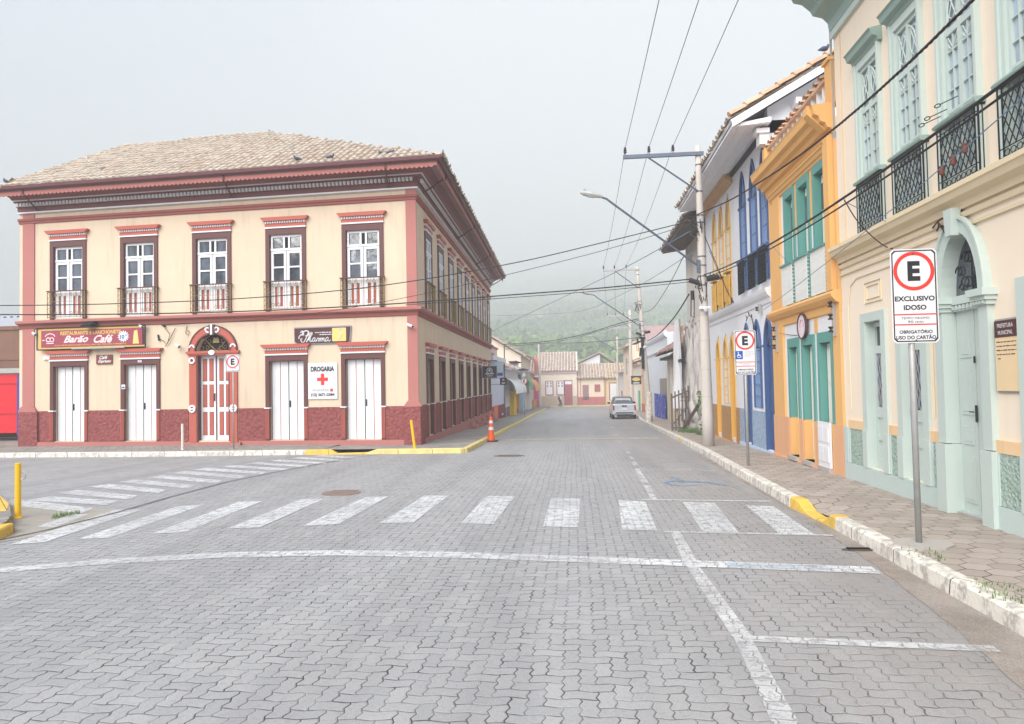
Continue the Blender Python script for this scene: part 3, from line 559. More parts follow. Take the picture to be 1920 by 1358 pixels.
# ================================================================== TILED ROOF SURFACES
def tiles(mb, O, U, Vv, poly, pu=.23, pv=.36, r=.1, seg=4, seed=1, lift=.02):
    """rows of barrel tiles over the planar polygon (in u,v metres) with origin O and unit axes U (eave), Vv (up the slope)"""
    R = random.Random(seed); O, U, Vv = Vector(O), Vector(U).normalized(), Vector(Vv).normalized(); N = U.cross(Vv).normalized()
    if N.z < 0: N = -N
    us = [p[0] for p in poly]; vs = [p[1] for p in poly]
    def inside(x, y):
        c = False; j = len(poly)-1
        for i in range(len(poly)):
            (xi, yi), (xj, yj) = poly[i], poly[j]
            if (yi > y) != (yj > y) and x < (xj-xi)*(y-yi)/(yj-yi)+xi: c = not c
            j = i
        return c
    v = min(vs)
    while v < max(vs):
        u = min(us)+pu*.5
        while u < max(us):
            if inside(u, v+pv*.4):
                ju, jv, jl, jr = R.uniform(-.012, .012), R.uniform(-.03, .03), lift+R.uniform(0, .02), R.uniform(.93, 1.08); k = len(mb.v); sk = R.uniform(-.015, .015)
                for (vv, rr, h) in ((v-.03+jv, r*jr, jl+.022), (v+pv+.02, r*.84*jr, jl)):
                    for a in range(seg+1):
                        t = math.pi*a/seg; q = O+U*(u+ju+sk*(vv > v+.1)+rr*math.cos(t))+Vv*vv+N*(h+rr*.75*math.sin(t)); mb.v.append(tuple(q))
                mb.f += [(k+a, k+a+1, k+seg+2+a, k+seg+1+a) for a in range(seg)]+[tuple(k+a for a in range(seg+1))]
            u += pu
        v += pv
    return mb
def roofplane(mbt, mbu, A, B, C, D, **kw):
    """plane A-B eave, C above B, D above A; tiles to mbt, underlay slab to mbu"""
    A, B, C, D = map(Vector, (A, B, C, D)); U = (B-A).normalized(); N = U.cross(D-A).normalized(); N = -N if N.z < 0 else N; Vv = N.cross(U).normalized()
    if Vv.z < 0: Vv = -Vv
    pl = [((p-A).dot(U), (p-A).dot(Vv)) for p in (A, B, C, D)]
    tiles(mbt, A, U, Vv, pl, **kw); off = N*(-.05)
    mbu.prism([tuple(p+off) for p in (A, B, C, D)], [tuple(p+N*.012) for p in (A, B, C, D)])
def ridge(mb, A, B, r=.12, pitch=.38):
    A, B = Vector(A), Vector(B); L = (B-A).length; n = max(1, int(L/pitch)); t = (B-A)/L
    s = t.cross(Vector((0, 0, 1))).normalized(); up = s.cross(t)
    for i in range(n):
        k = len(mb.v)
        for (q, rr) in ((i*pitch-.03, r*1.08), (i*pitch+pitch+.02, r*.88)):
            for a in range(7):
                w = math.pi*a/6; mb.v.append(tuple(A+t*q+s*rr*math.cos(w)+up*(rr*math.sin(w)-.02+(.02 if rr > r else 0))))
        mb.f += [(k+a, k+a+1, k+8+a, k+7+a) for a in range(6)]+[tuple(k+a for a in range(7))]
# ================================================================== LEFT CORNER BUILDING
FF = Fr(LC.x, LC.y, *FD, -.92, -14.19, flip=-1); FS = Fr(LC.x, LC.y, *SDV, 22.07, .44, flip=1)
FW = 14.35; SW = 22.9
def pt(fr, u, d): q = fr.P(u, d, 0); return (q[0], q[1])
LB = thing('corner_building', 'cream two-storey corner building with pink trim, red rough plinth and pale tiled hip roof', 'building', (-12, 22, 0))
WC = [1.76, 4.40, 7.03, 9.71, 12.42]; SCn = [2.0+2.45*i for i in range(9)]
PATH = [pt(FF, FW, 0), pt(FF, 0, 0), pt(FS, SW, 0)]
ops = [(c-.59, c+.59, 4.38, 6.92) for c in WC]+[(c-.61, c+.61, .14, 2.74) for c in (1.80, 4.41, 9.67, 12.38)]+[(6.38, 7.60, .14, 3.68, 3.06, semi)]
mb = MB(FF); mb.wall(.3, FW, -.6, 8.6, -.3, 0, ops); mb.fr = FS
mb.wall(0, SW, -1.3, 8.6, -.3, 0, [(c-.5, c+.5, 4.38, 6.92) for c in SCn]+[(c-.5, c+.5, .12, 2.72) for c in SCn])
A, B, C_, D_ = FF.P(.3, -.3, 0), FF.P(FW, -.3, 0), FF.P(FW, -21.5, 0), FS.P(SW, -.3, 0)
core = [A[:2], B[:2], C_[:2], D_[:2]]; mb.prism([(x, y, -1.3) for x, y in core], [(x, y, 8.6) for x, y in core])
mb.build('wall', 'cream', LB)
mb = MB(); 
def band(mat, name, prof): m = MB(); m.sweep(PATH, prof, side=-1); m.build(name, mat, LB)
# plinth pieces between the doors
def strokes(mb, cu, cz, w, h, d, seed=1):
    R_ = random.Random(seed); x = -w/2
    while x < w/2-.01:
        l = min(R_.uniform(.02, .06)*w/.3, w/2-x); a, b = sorted((cu+mb.fr.flip*x, cu+mb.fr.flip*(x+l))); mb.box(a, b, d-.001, d, cz-h/2, cz+h/2*R_.uniform(.5, 1)); x += l+.012*w/.3
def rng_gaps(edges, lo, hi):
    r = []; x = lo
    for a, b in sorted(edges):
        if a > x: r.append((x, a))
        x = b
    if hi > x: r.append((x, hi))
    return r
mb = MB(FF)
for a, b in rng_gaps([(c-.72, c+.72) for c in (1.80, 4.41, 9.67, 12.38)]+[(6.1, 7.9)], .45, 13.6): mb.box(a, b, 0, .03, .12, 1.19)
mb.fr = FS
for a, b in rng_gaps([(c-.62, c+.62) for c in SCn], .62, SW): mb.box(a, b, 0, .03, .12, 1.19)
mb.build('plinth', 'plinthL', LB, split=.02)
mb = MB(FF); mb.box(-.1, .45, 0, .10, -.5, 1.17); mb.box(13.56, 14.30, 0, .1, -.5, 1.17); mb.fr = FS; mb.box(-.1, .62, 0, .1, -.5, 1.17); mb.build('plinth', 'plinthL', LB, split=.02)
mb = MB(FF)
mb.box(.45, 6.0, 0, .09, -.5, .125); mb.box(8.0, 13.56, 0, .09, -.5, .125); mb.box(5.95, 8.05, 0, .2, -.5, .09); mb.fr = FS; mb.box(.62, SW, 0, .09, -1.4, .1)
for c in SCn[4:]: mb.box(c-.62, c+.62, .09, .42, -1.4, -.16 if c < 15 else -.3); mb.box(c-.5, c+.5, .09, .25, -1.4, -.02)
mb.build('step', 'pink', LB, split=.02)
mb = MB(FF)
for a, b in ((-.03, .31), (13.74, 14.2)):
    for z0, z1 in ((1.28, 4.05), (4.33, 7.73), (7.92, 8.1)): mb.box(a, b, 0, .035, z0, z1)
    mb.puz([(a-.12, 1.17), (b+.12, 1.17), (b+.1, 1.24), (b, 1.36), (a, 1.36), (a-.1, 1.24)], 0, .085)
mb.build('pilaster', 'pink', LB, split=.02)
band('darkpink', 'band', [(0, 4.04), (.045, 4.06), (.06, 4.19), (0, 4.19)]); band('pink', 'band', [(0, 4.19), (.09, 4.19), (.19, 4.23), (.2, 4.31), (0, 4.345)])
band('darkpink', 'band', [(0, 7.73), (.05, 7.74), (.05, 7.80), (.09, 7.83), (.10, 7.9), (0, 7.93)])
band('white', 'cornice_fillet', [(0, 8.075), (.11, 8.085), (.11, 8.13), (0, 8.134)]); band('brownc', 'cornice', [(0, 8.135), (.09, 8.14), (.10, 8.29), (0, 8.29)])
band('brownc', 'cornice', [(0, 8.29), (.16, 8.29), (.16, 8.42), (.26, 8.43), (.28, 8.47), (0, 8.47)]); band('white', 'cornice_fillet', [(.1, 8.465), (.31, 8.467), (.31, 8.497), (.1, 8.497)])
band('brownc', 'cornice', [(.0, 8.495), (.34, 8.497), (.42, 8.56), (.6, 8.61), (.6, 8.64), (0, 8.64)]); band('soff', 'soffit', [(.1, 8.641), (.9, 8.62), (.9, 8.66), (.1, 8.68)])
band('coral' if 0 else 'pink', 'fascia', [(.86, 8.51), (.885, 8.51), (.885, 8.66), (.86, 8.66)]); band('gutterm', 'roof_gutter', [(.90, 8.66), (.97, 8.64), (1.03, 8.68), (1.05, 8.775), (1.03, 8.775), (1.01, 8.69), (.965, 8.66), (.915, 8.68), (.915, 8.775), (.9, 8.775)])
mb = MB(FF)
def scal(fr, a, b):
    n = int((b-a)/.15); w = (b-a)/n
    for i in range(n):
        u = a+i*w; mb.fr = fr; mb.puz([(u, 8.512), (u+w*.15, 8.48), (u+w*.5, 8.455), (u+w*.85, 8.48), (u+w, 8.512)][::-1], .862, .883)
scal(FF, -.86, FW); mb.build('fascia', 'pink', LB); mb = MB(FS); scal(FS, -.86, SW); mb.build('fascia', 'pink', LB)
mb = MB(FF)
for i in range(int((FW)/.13)): u = .02+i*.13; mb.box(u, u+.075, .158, .24, 8.30, 8.41)
mb.box(0, FW, .15, .17, 8.40, 8.415); mb.build('dentils', 'white', LB); mb = MB(FS)
for i in range(int((SW)/.16)): u = .02+i*.16; mb.box(u, u+.09, .158, .24, 8.30, 8.41)
mb.box(0, SW, .15, .17, 8.40, 8.415); mb.build('dentils', 'white', LB)
for fr, u in ((FF, .86), (FF, 6.25), (FF, 13.55), (FS, .75), (FS, 8.0), (FS, 14.6), (FS, 22.6)):
    mb = MB(fr); mb.ftube([(u, .02, 8.12), (u-.1, .5, 8.34), (u-.2, .93, 8.6)], .028, 6); mb.box(u-.23, u-.17, .9, .935, 8.5, 8.66); mb.build('eave_bracket', 'brown', LB)
def cap(fr, c, z, w=1.44, par=None):
    mb = MB(fr); a, b = c-w/2, c+w/2; mb.box(a, b, 0, .055, z+.045, z+.17); mb.puz([(a-.02, z+.235), (b+.02, z+.235), (b+.11, z+.33), (b+.11, z+.355), (a-.11, z+.355), (a-.11, z+.33)], 0, .15); mb.build('cap', 'coral', par)
    mb = MB(fr); mb.box(a-.01, b+.01, 0, .075, z, z+.045); mb.box(a, b, 0, .05, z+.17, z+.235); n = 17; s = (b-a)/n
    for i in range(n): mb.box(a+i*s+.01, a+i*s+s*.55, .049, .10, z+.165, z+.228)
    mb.build('cap_dentils', 'white', par)
def bwindow(fr, c, hw=.70, ow=.595, dd=0.03, gm='glass'):
    z0, z1 = 4.35, 7.06; mb = MB(fr)
    for a, b in ((c-hw, c-ow+.03), (c+ow-.03, c+hw)): mb.box(a, b, -.05, .045, z0, z1)
    mb.box(c-ow+.03, c+ow-.03, -.05, .045, 6.86, z1); fm = mb.build('window', 'brown', LB); s = ow-.05
    mb = MB(fr); d0, d1 = -.14+dd, -.07+dd
    mb.box(c-s, c+s, d0, d1, 6.78, 6.86); mb.box(c-s, c+s, d0, d1+.02, 6.34, 6.41)
    for a, b in ((-s, -s+.06), (s-.06, s), (-.12, -.06), (.06, .12)): mb.box(c+a, c+b, d0, d1, 6.41, 6.78)
    for sg in (-1, 1):
        lo, hi = (c-s, c-.012) if sg < 0 else (c+.012, c+s)
        mb.box(lo, lo+.085, d0, d1, 4.38, 6.335); mb.box(hi-.085, hi, d0, d1, 4.38, 6.335); mb.box(lo+.085, hi-.085, d0, d1, 6.25, 6.335); mb.box(lo+.085, hi-.085, d0, d1, 5.77, 5.82); mb.box(lo+.085, hi-.085, d0, d1, 5.16, 5.32); mb.box(lo+.085, hi-.085, d0, d1, 4.38, 4.5)
        m = (lo+hi)/2; mb.box(m-.045, m+.045, d0, d1, 4.5, 5.16); mb.box(lo+.085, lo+.125, d0, d1, 4.5, 5.16); mb.box(hi-.125, hi-.085, d0, d1, 4.5, 5.16)
    mb.build('sash', 'white', fm)
    mb = MB(fr); mb.box(c-s, c+s, -.13+dd, -.115+dd, 5.3, 6.79); mb.build('pane', gm, fm)
    mb = MB(fr); mb.box(c-s, c+s, -.13+dd, -.11+dd, 4.4, 5.28); mb.build('lower_panel', 'coral', fm)
    mb = MB(fr); mb.box(c-.055, c+.055, -.12+dd, -.1+dd, 6.42, 6.77); mb.build('blind', 'dark', fm)
    cap(fr, c, 7.065, 2*hw+.02, fm)
    # bronze balcony rail
    mb = MB(fr); e = hw+.02; D = .12
    for d in (D,): mb.ftube([(c-e, d, 4.42), (c+e, d, 4.42)], .012); mb.ftube([(c-e, d, 4.95), (c+e, d, 4.95)], .008)
    for a in (-e, -e+.15, e-.15, e): mb.ftube([(c+a, D, 4.38), (c+a, D, 5.3)], .013)
    for sg in (-1, 1):
        mb.ftube([(c+sg*e, .0, 4.42), (c+sg*e, D, 4.42)], .012); mb.ftube([(c+sg*e, .0, 5.3), (c+sg*e, D, 5.3)], .012)
        for q in range(5):
            zc = 4.5+q*.18; pts = [(c+sg*(e-.075)+.055*math.cos(t)*(1-.1*t), D, zc+.07*math.sin(t)*(1-.1*t)) for t in np.linspace(0, 5.5, 9)]; mb.ftube(pts, .009, 4)
    for a in (-.40, -.2, .2, .40, -.3, .3, 0):
        big = abs(a) in (.40, .2); x = c+a
        mb.ftube([(x, D, 4.42), (x, D, 5.3)], .010 if big else .006, 4)
        if big:
            for zc in (5.18, 4.55): mb.ftube([(x+.05*math.cos(t), D, zc+.055*math.sin(t)) for t in np.linspace(-.5, 4.2, 7)], .009, 4); mb.ftube([(x-.05*math.cos(t), D, zc-.055*math.sin(t)) for t in np.linspace(-.5, 4.2, 7)], .009, 4)
    mb.build('balcony_rail', 'brass', fm)
    mb = MB(fr); mb.box(c-e-.03, c+e+.03, -.0+.05, D+.025, 5.3, 5.33); mb.build('handrail', 'brown', fm)
for c in WC: bwindow(FF, c)
for c in SCn: bwindow(FS, c, .62, .53, .09, 'glassb')
def bdoor(fr, c, leafmat='white', hw=.73, ow=.62, z0=.14, zt=2.90, open_=False):
    mb = MB(fr)
    for a, b in ((c-hw, c-ow+.02), (c+ow-.02, c+hw)): mb.box(a, b, -.08, .045, 1.21, zt)
    mb.box(c-ow+.02, c+ow-.02, -.08, .045, 2.72, zt); dm = mb.build('door', 'brown', LB)
    mb = MB(fr)
    for a, b in ((c-hw, c-ow+.02), (c+ow-.02, c+hw)):
        for k in range(3): q = a+(b-a)*(.06+k*.33); mb.box(q, q+(b-a)*.2, -.04, .06, z0+.05, 1.14)
    mb.build('jamb_flute', 'coral', dm)
    mb = MB(fr)
    for a, b in ((c-hw, c-ow+.02), (c+ow-.02, c+hw)): mb.box(a, b, -.08, .045, z0-.02, 1.16)
    mb.build('jamb_base', 'brown', dm)
    mb = MB(fr)
    for a, b in ((c-hw-.03, c-ow+.05), (c+ow-.05, c+hw+.03)): mb.box(a, b, -.05, .08, 1.165, 1.205)
    mb.build('jamb_band', 'white', dm)
    s = ow-.03; mb = MB(fr); w = 2*s/4
    for i in range(4):
        a = c-s+i*w; mb.box(a+.012, a+w-.012, -.19, -.145+.006*(i % 2), z0+.01, 2.70)
    mb.build('leaf', leafmat, dm)
    mb = MB(fr); mb.box(c-s, c+s, -.2, -.165, z0, 2.71); mb.build('leaf_groove', 'red' if leafmat == 'white' else 'dark', dm)
    mb = MB(fr); mb.box(c-.014, c+.014, -.18, -.135, z0, 2.71); mb.box(c-.07, c-.03, -.145, -.12, 1.2, 1.42); mb.build('latch', 'black', dm)
    cap(fr, c, zt, 2*hw+.02, dm)
for c in (1.80, 4.41, 9.67, 12.38): bdoor(FF, c)
for i, c in enumerate(SCn): bdoor(FS, c, 'white' if i == 3 else 'brown', .62, .5, .12, 2.9)
# arched main door
fr = FF; c = 6.99; mb = MB(fr)
mb.archring(c-.62, c+.62, 3.1, 3.70, .22, semi, -.1, .07); 
for a, b in ((c-.86, c-.60), (c+.60, c+.86)): mb.box(a, b, -.1, .06, .1, 2.96)
mb.box(c-.95, c+.95, -.1, .12, 3.02, 3.1); mb.box(c-.9, c+.9, -.1, .09, 2.97, 3.02); AD = mb.build('arched_door', 'coral', LB)
mb = MB(fr); mb.archring(c-.84, c+.84, 3.1, 3.92, .035, semi, -.02, .09); mb.archring(c-.62, c+.62, 3.1, 3.66, .045, semi, -.1, .09)
for sg in (-1, 1):
    for z in (2.84, 1.13): mb.disc(c+sg*.74, z, .05, .06, .085, n=14)
    mb.box(c+sg*.74-.125, c+sg*.74+.125, .0, .065, 3.1, 3.2); mb.box(c+sg*.58-.03, c+sg*.58+.03, -.12, .05, .12, 2.96)
mb.box(c-.1, c+.1, .05, .13, 3.66, 3.97); mb.build('arch_edge', 'brown', AD)
mb = MB(fr); mb.box(c-.035, c+.035, .05, .15, 3.64, 3.98)
for sg in (-1, 1): mb.archring(c+sg*.17-.06, c+sg*.17+.06, 3.80, 3.86, .04, semi, .07, .11, 8); mb.disc(c+sg*.15, 3.80, .1, .07, .10, .055, 14); mb.disc(c+sg*.74, 2.80, .11, .06, .10, .06, 14); mb.disc(c+sg*.74, 1.20, .13, .06, .10, .07, 16); mb.box(c+sg*.74-.13, c+sg*.74+.13, .06, .11, 1.17, 1.22); mb.archring(c+sg*.74-.06, c+sg*.74+.06, 3.22, 3.28, .05, semi, .06, .1, 8)
mb.disc(c, 3.05, .085, .1, .14, n=18, sx=1.3); mb.build('ornament', 'white', AD)
mb = MB(fr)
for sg in (-1, 1):
    lo, hi = (c-.58, c-.015) if sg < 0 else (c+.015, c+.58); mb.box(lo, hi, -.2, -.15, .12, 2.96); W_ = hi-lo
    for i in range(2):
        pass
    us = [lo, lo+.13, lo+.24, lo+.33, lo+.44, hi]
leafm = mb.build('leaf', 'white', AD)
mb = MB(fr); mk = MB(fr)
for sg in (-1, 1):
    lo = c-.58 if sg < 0 else c+.015
    for i in range(2):
        a = lo+.10+i*.235
        for z0, z1 in ((.32, 1.07), (1.25, 1.98), (2.12, 2.84)): mk.box(a-.015, a+.145, -.16, -.147, z0-.015, z1+.015); mb.box(a, a+.13, -.155, -.138, z0, z1)
mb.build('panel', 'coral', AD); mk.box(c-.02, c+.02, -.17, -.135, .12, 2.95); mk.box(c+.05, c+.1, -.15, -.11, 1.45, 1.7); mk.build('panel_edge', 'brown', AD)
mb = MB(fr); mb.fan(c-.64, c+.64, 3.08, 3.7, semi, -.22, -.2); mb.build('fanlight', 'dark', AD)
mb = MB(fr)
for sg in (-1, 1):
    for (uu, zz, r, t0, t1) in ((.16, 3.2, .08, 0, 5.5), (.33, 3.22, .09, 1, 7), (.5, 3.2, .07, 0, 5.5), (.25, 3.42, .09, 1, 6.5), (.43, 3.4, .06, 0, 5)):
        mb.ftube([(c+sg*(uu+r*(1-.1*t)*math.cos(t)), -.15, zz+r*(1-.1*t)*math.sin(t)) for t in np.linspace(t0, t1, 12)], .011, 4)
    mb.ftube([(c, -.15, 3.12), (c+sg*.2, -.15, 3.28), (c+sg*.38, -.15, 3.5)], .018, 4)
mb.puz([(c-.12, 3.38), (c+.12, 3.38), (c+.09, 3.56), (c-.09, 3.56)], -.16, -.13); mb.ftube([(c-.6, -.15, 3.12), (c+.6, -.15, 3.12)], .015); mb.build('grille', 'brass', AD)
# roof
e = 1.0; zE = 8.74; EL = (-19.12, 21.12); ER = pt(FF, -1.06, .95); ER = (-3.84, 20.22); EBk = pt(FS, SW+.3, 1.03); 
Rr = (-11.87, 25.9, 11.70); Rl = (-17.77, 25.7, 11.66); Rrb = (-12.3, 37.0, 11.4); Rlb = (-17.9, 37.0, 11.4); BL = (-20.0, 44.5, zE)
mt, mu = MB(), MB()
roofplane(mt, mu, (EL[0], EL[1], zE), (ER[0], ER[1], zE), Rr, Rl, pu=.235, pv=.37, r=.108, seed=2)
roofplane(mt, mu, (ER[0], ER[1], zE), (EBk[0], EBk[1], zE), Rrb, Rr, pu=.235, pv=.37, r=.108, seed=3)
roofplane(mt, mu, (BL[0], BL[1], zE), (EL[0], EL[1], zE), Rl, Rlb, pu=.27, pv=.45, r=.12, seed=4)
mu.prism([(x, y, z-.1) for x, y, z in (Rr, Rl, Rlb, Rrb)], [Rr, Rl, Rlb, Rrb])
for a, b in (((EL[0], EL[1], zE), Rl), (Rl, Rr), ((ER[0], ER[1], zE), Rr), (Rr, Rrb)): ridge(mt, a, b)
rf = mt.build('roof', 'tile', LB); mu.build('roof_deck', 'tileu', rf)
mb = MB(); mb.tube([(ER[0], ER[1], zE-.02), (ER[0]+.05, ER[1]-.06, zE+.2)], [.06, .01]); mb.tube([(EL[0], EL[1], zE-.02), (EL[0]-.1, EL[1]-.06, zE+.12)], [.06, .01]); mb.build('finial', 'gutterm', rf)
# ---- signs and fittings on the corner building
def board(name, label, fr, u0, u1, z0, z1, d0, d1, mat, cat='sign'):
    q = fr.P((u0+u1)/2, d0, z0); t = thing(name, label, cat, q); MB(fr).box(u0, u1, d0, d1, z0, z1).build('board', mat, t); return t
t = board('restaurant_sign', 'long maroon restaurant banner in a metal frame over the two left doors', FF, 9.5, 13.35, 3.38, 3.95, .12, .15, 'bordo'); cu = 11.4
mb = MB(FF)
for z in (3.30, 4.04): mb.ftube([(9.38, .16, z), (13.5, .16, z)], .022)
for u in (9.38, 13.5): mb.ftube([(u, .16, 3.3), (u, .16, 4.04)], .022)
for u in (9.6, 11.2, 12.9): mb.ftube([(u, 0, 4.04), (u, .16, 4.04)], .015); mb.ftube([(u, .0, 4.12), (u, .05, 4.04)], .01)
mb.build('frame', 'black', t)
mb = MB(FF); mb.box(9.4, 13.48, .13, .14, 3.31, 3.37); mb.box(9.4, 13.48, .13, .14, 3.96, 4.03); mb.box(13.36, 13.47, .13, .14, 3.37, 3.96); mb.build('border', 'gold', t)
mb = MB(FF); mb.box(10.1, 12.1, .15, .24, 3.285, 3.33); mb.build('lamp_tube', 'galv', t)
mb = MB(FF); mb.text('RESTAURANTE E LANCHONETE', 11.45, 3.845, 2.3, .13, .153, .035); mb.text('A LA CARTE, PRATO EXECUTIVO, LANCHES, PORÇÕES E MARMITEX', 11.45, 3.435, 2.75, .075, .153, .012); mb.build('lettering', 'gold', t)
mb = MB(FF); mb.text('Barão', 12.0, 3.64, .95, .24, .153, .03, .45); mb.text('Café', 10.95, 3.62, .75, .27, .153, .03, .45); mb.archring(13.0-.17, 13.0+.17, 3.74, 3.83, .03, semi, .15, .156, 10); mb.disc(12.93, 3.64, .085, .15, .156, .055, 14, 1.1); mb.disc(13.07, 3.64, .085, .15, .156, .055, 14, 1.1); mb.box(12.86, 13.14, .15, .156, 3.5, 3.53); mb.box(13.22, 13.3, .15, .156, 3.61, 3.64); mb.build('lettering', 'pinkt', t)
mb = MB(FF); P = []
for i in range(28): r = .21 if i % 2 else .14; a = 6.2832*i/28; P.append((10.2+r*1.1*math.cos(a), 3.68+r*math.sin(a)))
mb.puz(P, .15, .158); mb.build('starburst', 'signw', t); mb = MB(FF); mb.text('10', 10.24, 3.66, .16, .14, .161, .03); mb.text(',00', 10.1, 3.71, .08, .06, .161, .01); mb.build('price', 'sblue', t)
mb = MB(FF); mb.puz([(9.62, 3.42), (9.85, 3.42), (9.8, 3.85), (9.68, 3.88)], .15, .156); mb.build('picture', 'mustard', t)
t = board('coffee_sign', 'small brown sign reading Café Expresso between the two left doors', FF, 10.72, 11.32, 2.76, 3.08, .02, .045, plain('brown small sign', srgb(120, 62, 50), .5))
mb = MB(FF); mb.text('Café', 11.04, 2.99, .32, .12, .048, .03, .45); mb.text('Expresso', 11.0, 2.85, .5, .13, .048, .03, .45); mb.build('lettering', 'signw', t)
t = thing('pharmacy_sign', 'brown rounded sign with white script lettering and a yellow panel over the right doors', 'sign', FF.P(3.17, 0, 3.3))
MB(FF).puz([(2.24, 3.33), (2.3, 3.27), (4.0, 3.27), (4.08, 3.33), (4.09, 3.75), (2.2, 3.76)], .05, .08).build('board', 'choco', t)
MB(FF).puz([(2.2, 3.31), (2.28, 3.23), (4.02, 3.23), (4.12, 3.31), (4.13, 3.79), (2.16, 3.80)], .03, .049).build('border', 'greyt', t)
mb = MB(FF)
for st in ([(290,250),(310,205),(350,195),(385,230),(375,290),(345,285),(360,240),(420,200),(490,190),(555,225),(565,290),(510,340),(450,345)], [(545,230),(500,330),(455,430),(400,520),(330,525),(285,470),(290,420),(325,410),(320,450)], [(225,425),(235,360),(280,310),(400,310)], [(475,530),(540,420),(600,300),(640,240),(670,250),(650,310),(590,400),(545,470)], [(520,480),(560,420),(610,400),(600,450),(585,510),(610,525),(660,480)], [(760,420),(720,400),(670,450),(660,510),(690,525),(730,490),(765,420),(745,500),(770,525),(810,480)], [(800,510),(830,430),(845,405),(860,430),(890,415),(880,470),(865,520)], [(865,520),(900,440),(930,410),(945,430),(915,520)], [(930,480),(970,415),(1000,410),(975,520)], [(990,480),(1030,415),(1060,415),(1035,500),(1060,520),(1090,490)], [(1190,415),(1150,400),(1100,450),(1090,505),(1120,525),(1160,490),(1195,420),(1175,500),(1200,525),(1265,480)]):
    mb.ftube([(4.17-x/17.45*.01827, .088, 3.875-y/17.45*.0192) for x, y in st], .017 if st[0][0] > 500 else .022, 5)
strokes(mb, 3.1, 3.60, .56, .03, .084, 4); strokes(mb, 3.02, 3.53, .42, .03, .084, 5); mb.ftube([(2.42, .088, 3.69), (2.52, .088, 3.72), (2.56, .088, 3.62), (2.46, .088, 3.52), (2.56, .088, 3.36)], .016, 4); mb.build('lettering', 'signw', t)
MB(FF).puz([(2.33, 3.32), (2.35, 3.30), (2.78, 3.30), (2.80, 3.32), (2.8, 3.71), (2.78, 3.73), (2.35, 3.73), (2.33, 3.71)], .08, .083).build('panel', 'mustard', t)
t = board('drugstore_banner', 'white banner reading DROGARIA with a red cross beside the right-hand doors', FF, 2.66, 3.66, 1.45, 2.62, .03, .04, 'signw'); cu = 3.16
mb = MB(FF); mb.text('DROGARIA', cu, 2.42, .80, .165, .045, .045); mb.text('(12) 3671-2384', cu, 1.58, .80, .12, .045, .04); mb.build('lettering', 'blk', t)
mb = MB(FF); mb.box(cu-.055, cu+.055, .04, .047, 1.9, 2.27); mb.box(cu-.185, cu-.055, .04, .047, 2.03, 2.14); mb.box(cu+.055, cu+.185, .04, .047, 2.03, 2.14); mb.box(cu-.35, cu-.26, .04, .047, 1.69, 1.78); mb.build('cross', 'red', t)
mb = MB(FF); mb.text('PHARMA', cu+.06, 1.735, .56, .08, .045, .0); mb.build('lettering', 'greyt', t)
t = thing('floodlight', 'black floodlight on the pink band above the restaurant banner', 'floodlight', FF.P(11.4, .1, 4.1)); mb = MB(FF); mb.pdz([(.12, 4.08), (.42, 4.02), (.44, 4.07), (.2, 4.2), (.12, 4.2)], 11.22, 11.58); mb.ftube([(11.4, 0, 4.1), (11.4, .15, 4.12)], .02); mb.build('housing', 'black', t)
mb = MB(FF); mb.pdz([(.15, 4.07), (.40, 4.012), (.40, 4.02), (.15, 4.08)], 11.25, 11.55); mb.build('lens', 'glassb', t)
def cctv(fr, u, z, lab):
    t = thing('security_camera', lab, 'security camera', fr.P(u, 0, z)); mb = MB(fr); mb.ftube([(u, .02, z+.03), (u+.02, .12, z)], .02); mb.ftube([(u+.1, .1, z+.04), (u-.1, .22, z-.04)], .045, 8); mb.build('housing', 'signw', t); mb = MB(fr); mb.ftube([(u-.1, .22, z-.04), (u-.115, .23, z-.046)], .03, 8); mb.build('lens', 'blk', t)
cctv(FF, .18, 3.72, 'white security camera on the pink corner pilaster, under the pink band'); cctv(FF, 13.62, 3.86, 'white security camera left of the restaurant banner'); cctv(FF, 9.55, 4.0, 'white security camera above the right end of the restaurant banner'); cctv(FF, 8.2, 3.3, 'white security camera left of the arched door')
t = board('house_number', 'white house number plate over the second door from the left', FF, 9.6, 9.74, 2.79, 2.86, .045, .055, 'signw', 'house number'); MB(FF).text('81', 9.67, 2.825, .06, .045, .058).build('lettering', 'sblue', t)
t = board('sticker', 'small blue and white sticker on the brown door frame', FF, 10.22, 10.36, 1.9, 2.05, .046, .05, 'signw', 'sticker'); MB(FF).box(10.24, 10.34, .05, .053, 1.93, 1.98).build('print', 'sblue', t)
mb = MB(FF); mb.box(13.1, 13.36, 0, .07, 2.97, 3.08); tag(mb.build('junction_box', 'signw', origin=FF.P(13.2, 0, 3)), 'small white box on the wall under the restaurant banner left end', 'junction box')
# service drop bracket with looping wires between banner and arched door
mb = MB(FF); mb.ftube([(8.75, 0, 3.98), (8.75, .12, 3.98)], .03); mb.ftube([(8.75, .1, 3.98), (8.5, .12, 3.7), (8.6, .08, 3.45), (8.72, .05, 3.3), (8.55, .05, 3.55), (8.35, .05, 3.9)], .012, 4); mb.ftube([(9.0, .03, 3.7), (8.95, .05, 3.5)], .03); mb.ftube([(7.95, .02, 3.95), (7.98, .04, 3.72), (7.88, .04, 3.65), (7.84, .04, 3.75), (7.9, .03, 3.82)], .01, 4); mb.ftube([(8.7, .08, 3.4), (8.8, .04, 3.5), (8.95, .03, 3.55)], .01, 4)
tag(mb.build('cable_bracket', 'cable', origin=FF.P(8.75, 0, 3.9)), 'tangle of service wires on the wall between the maroon banner and the arched door', 'wires')
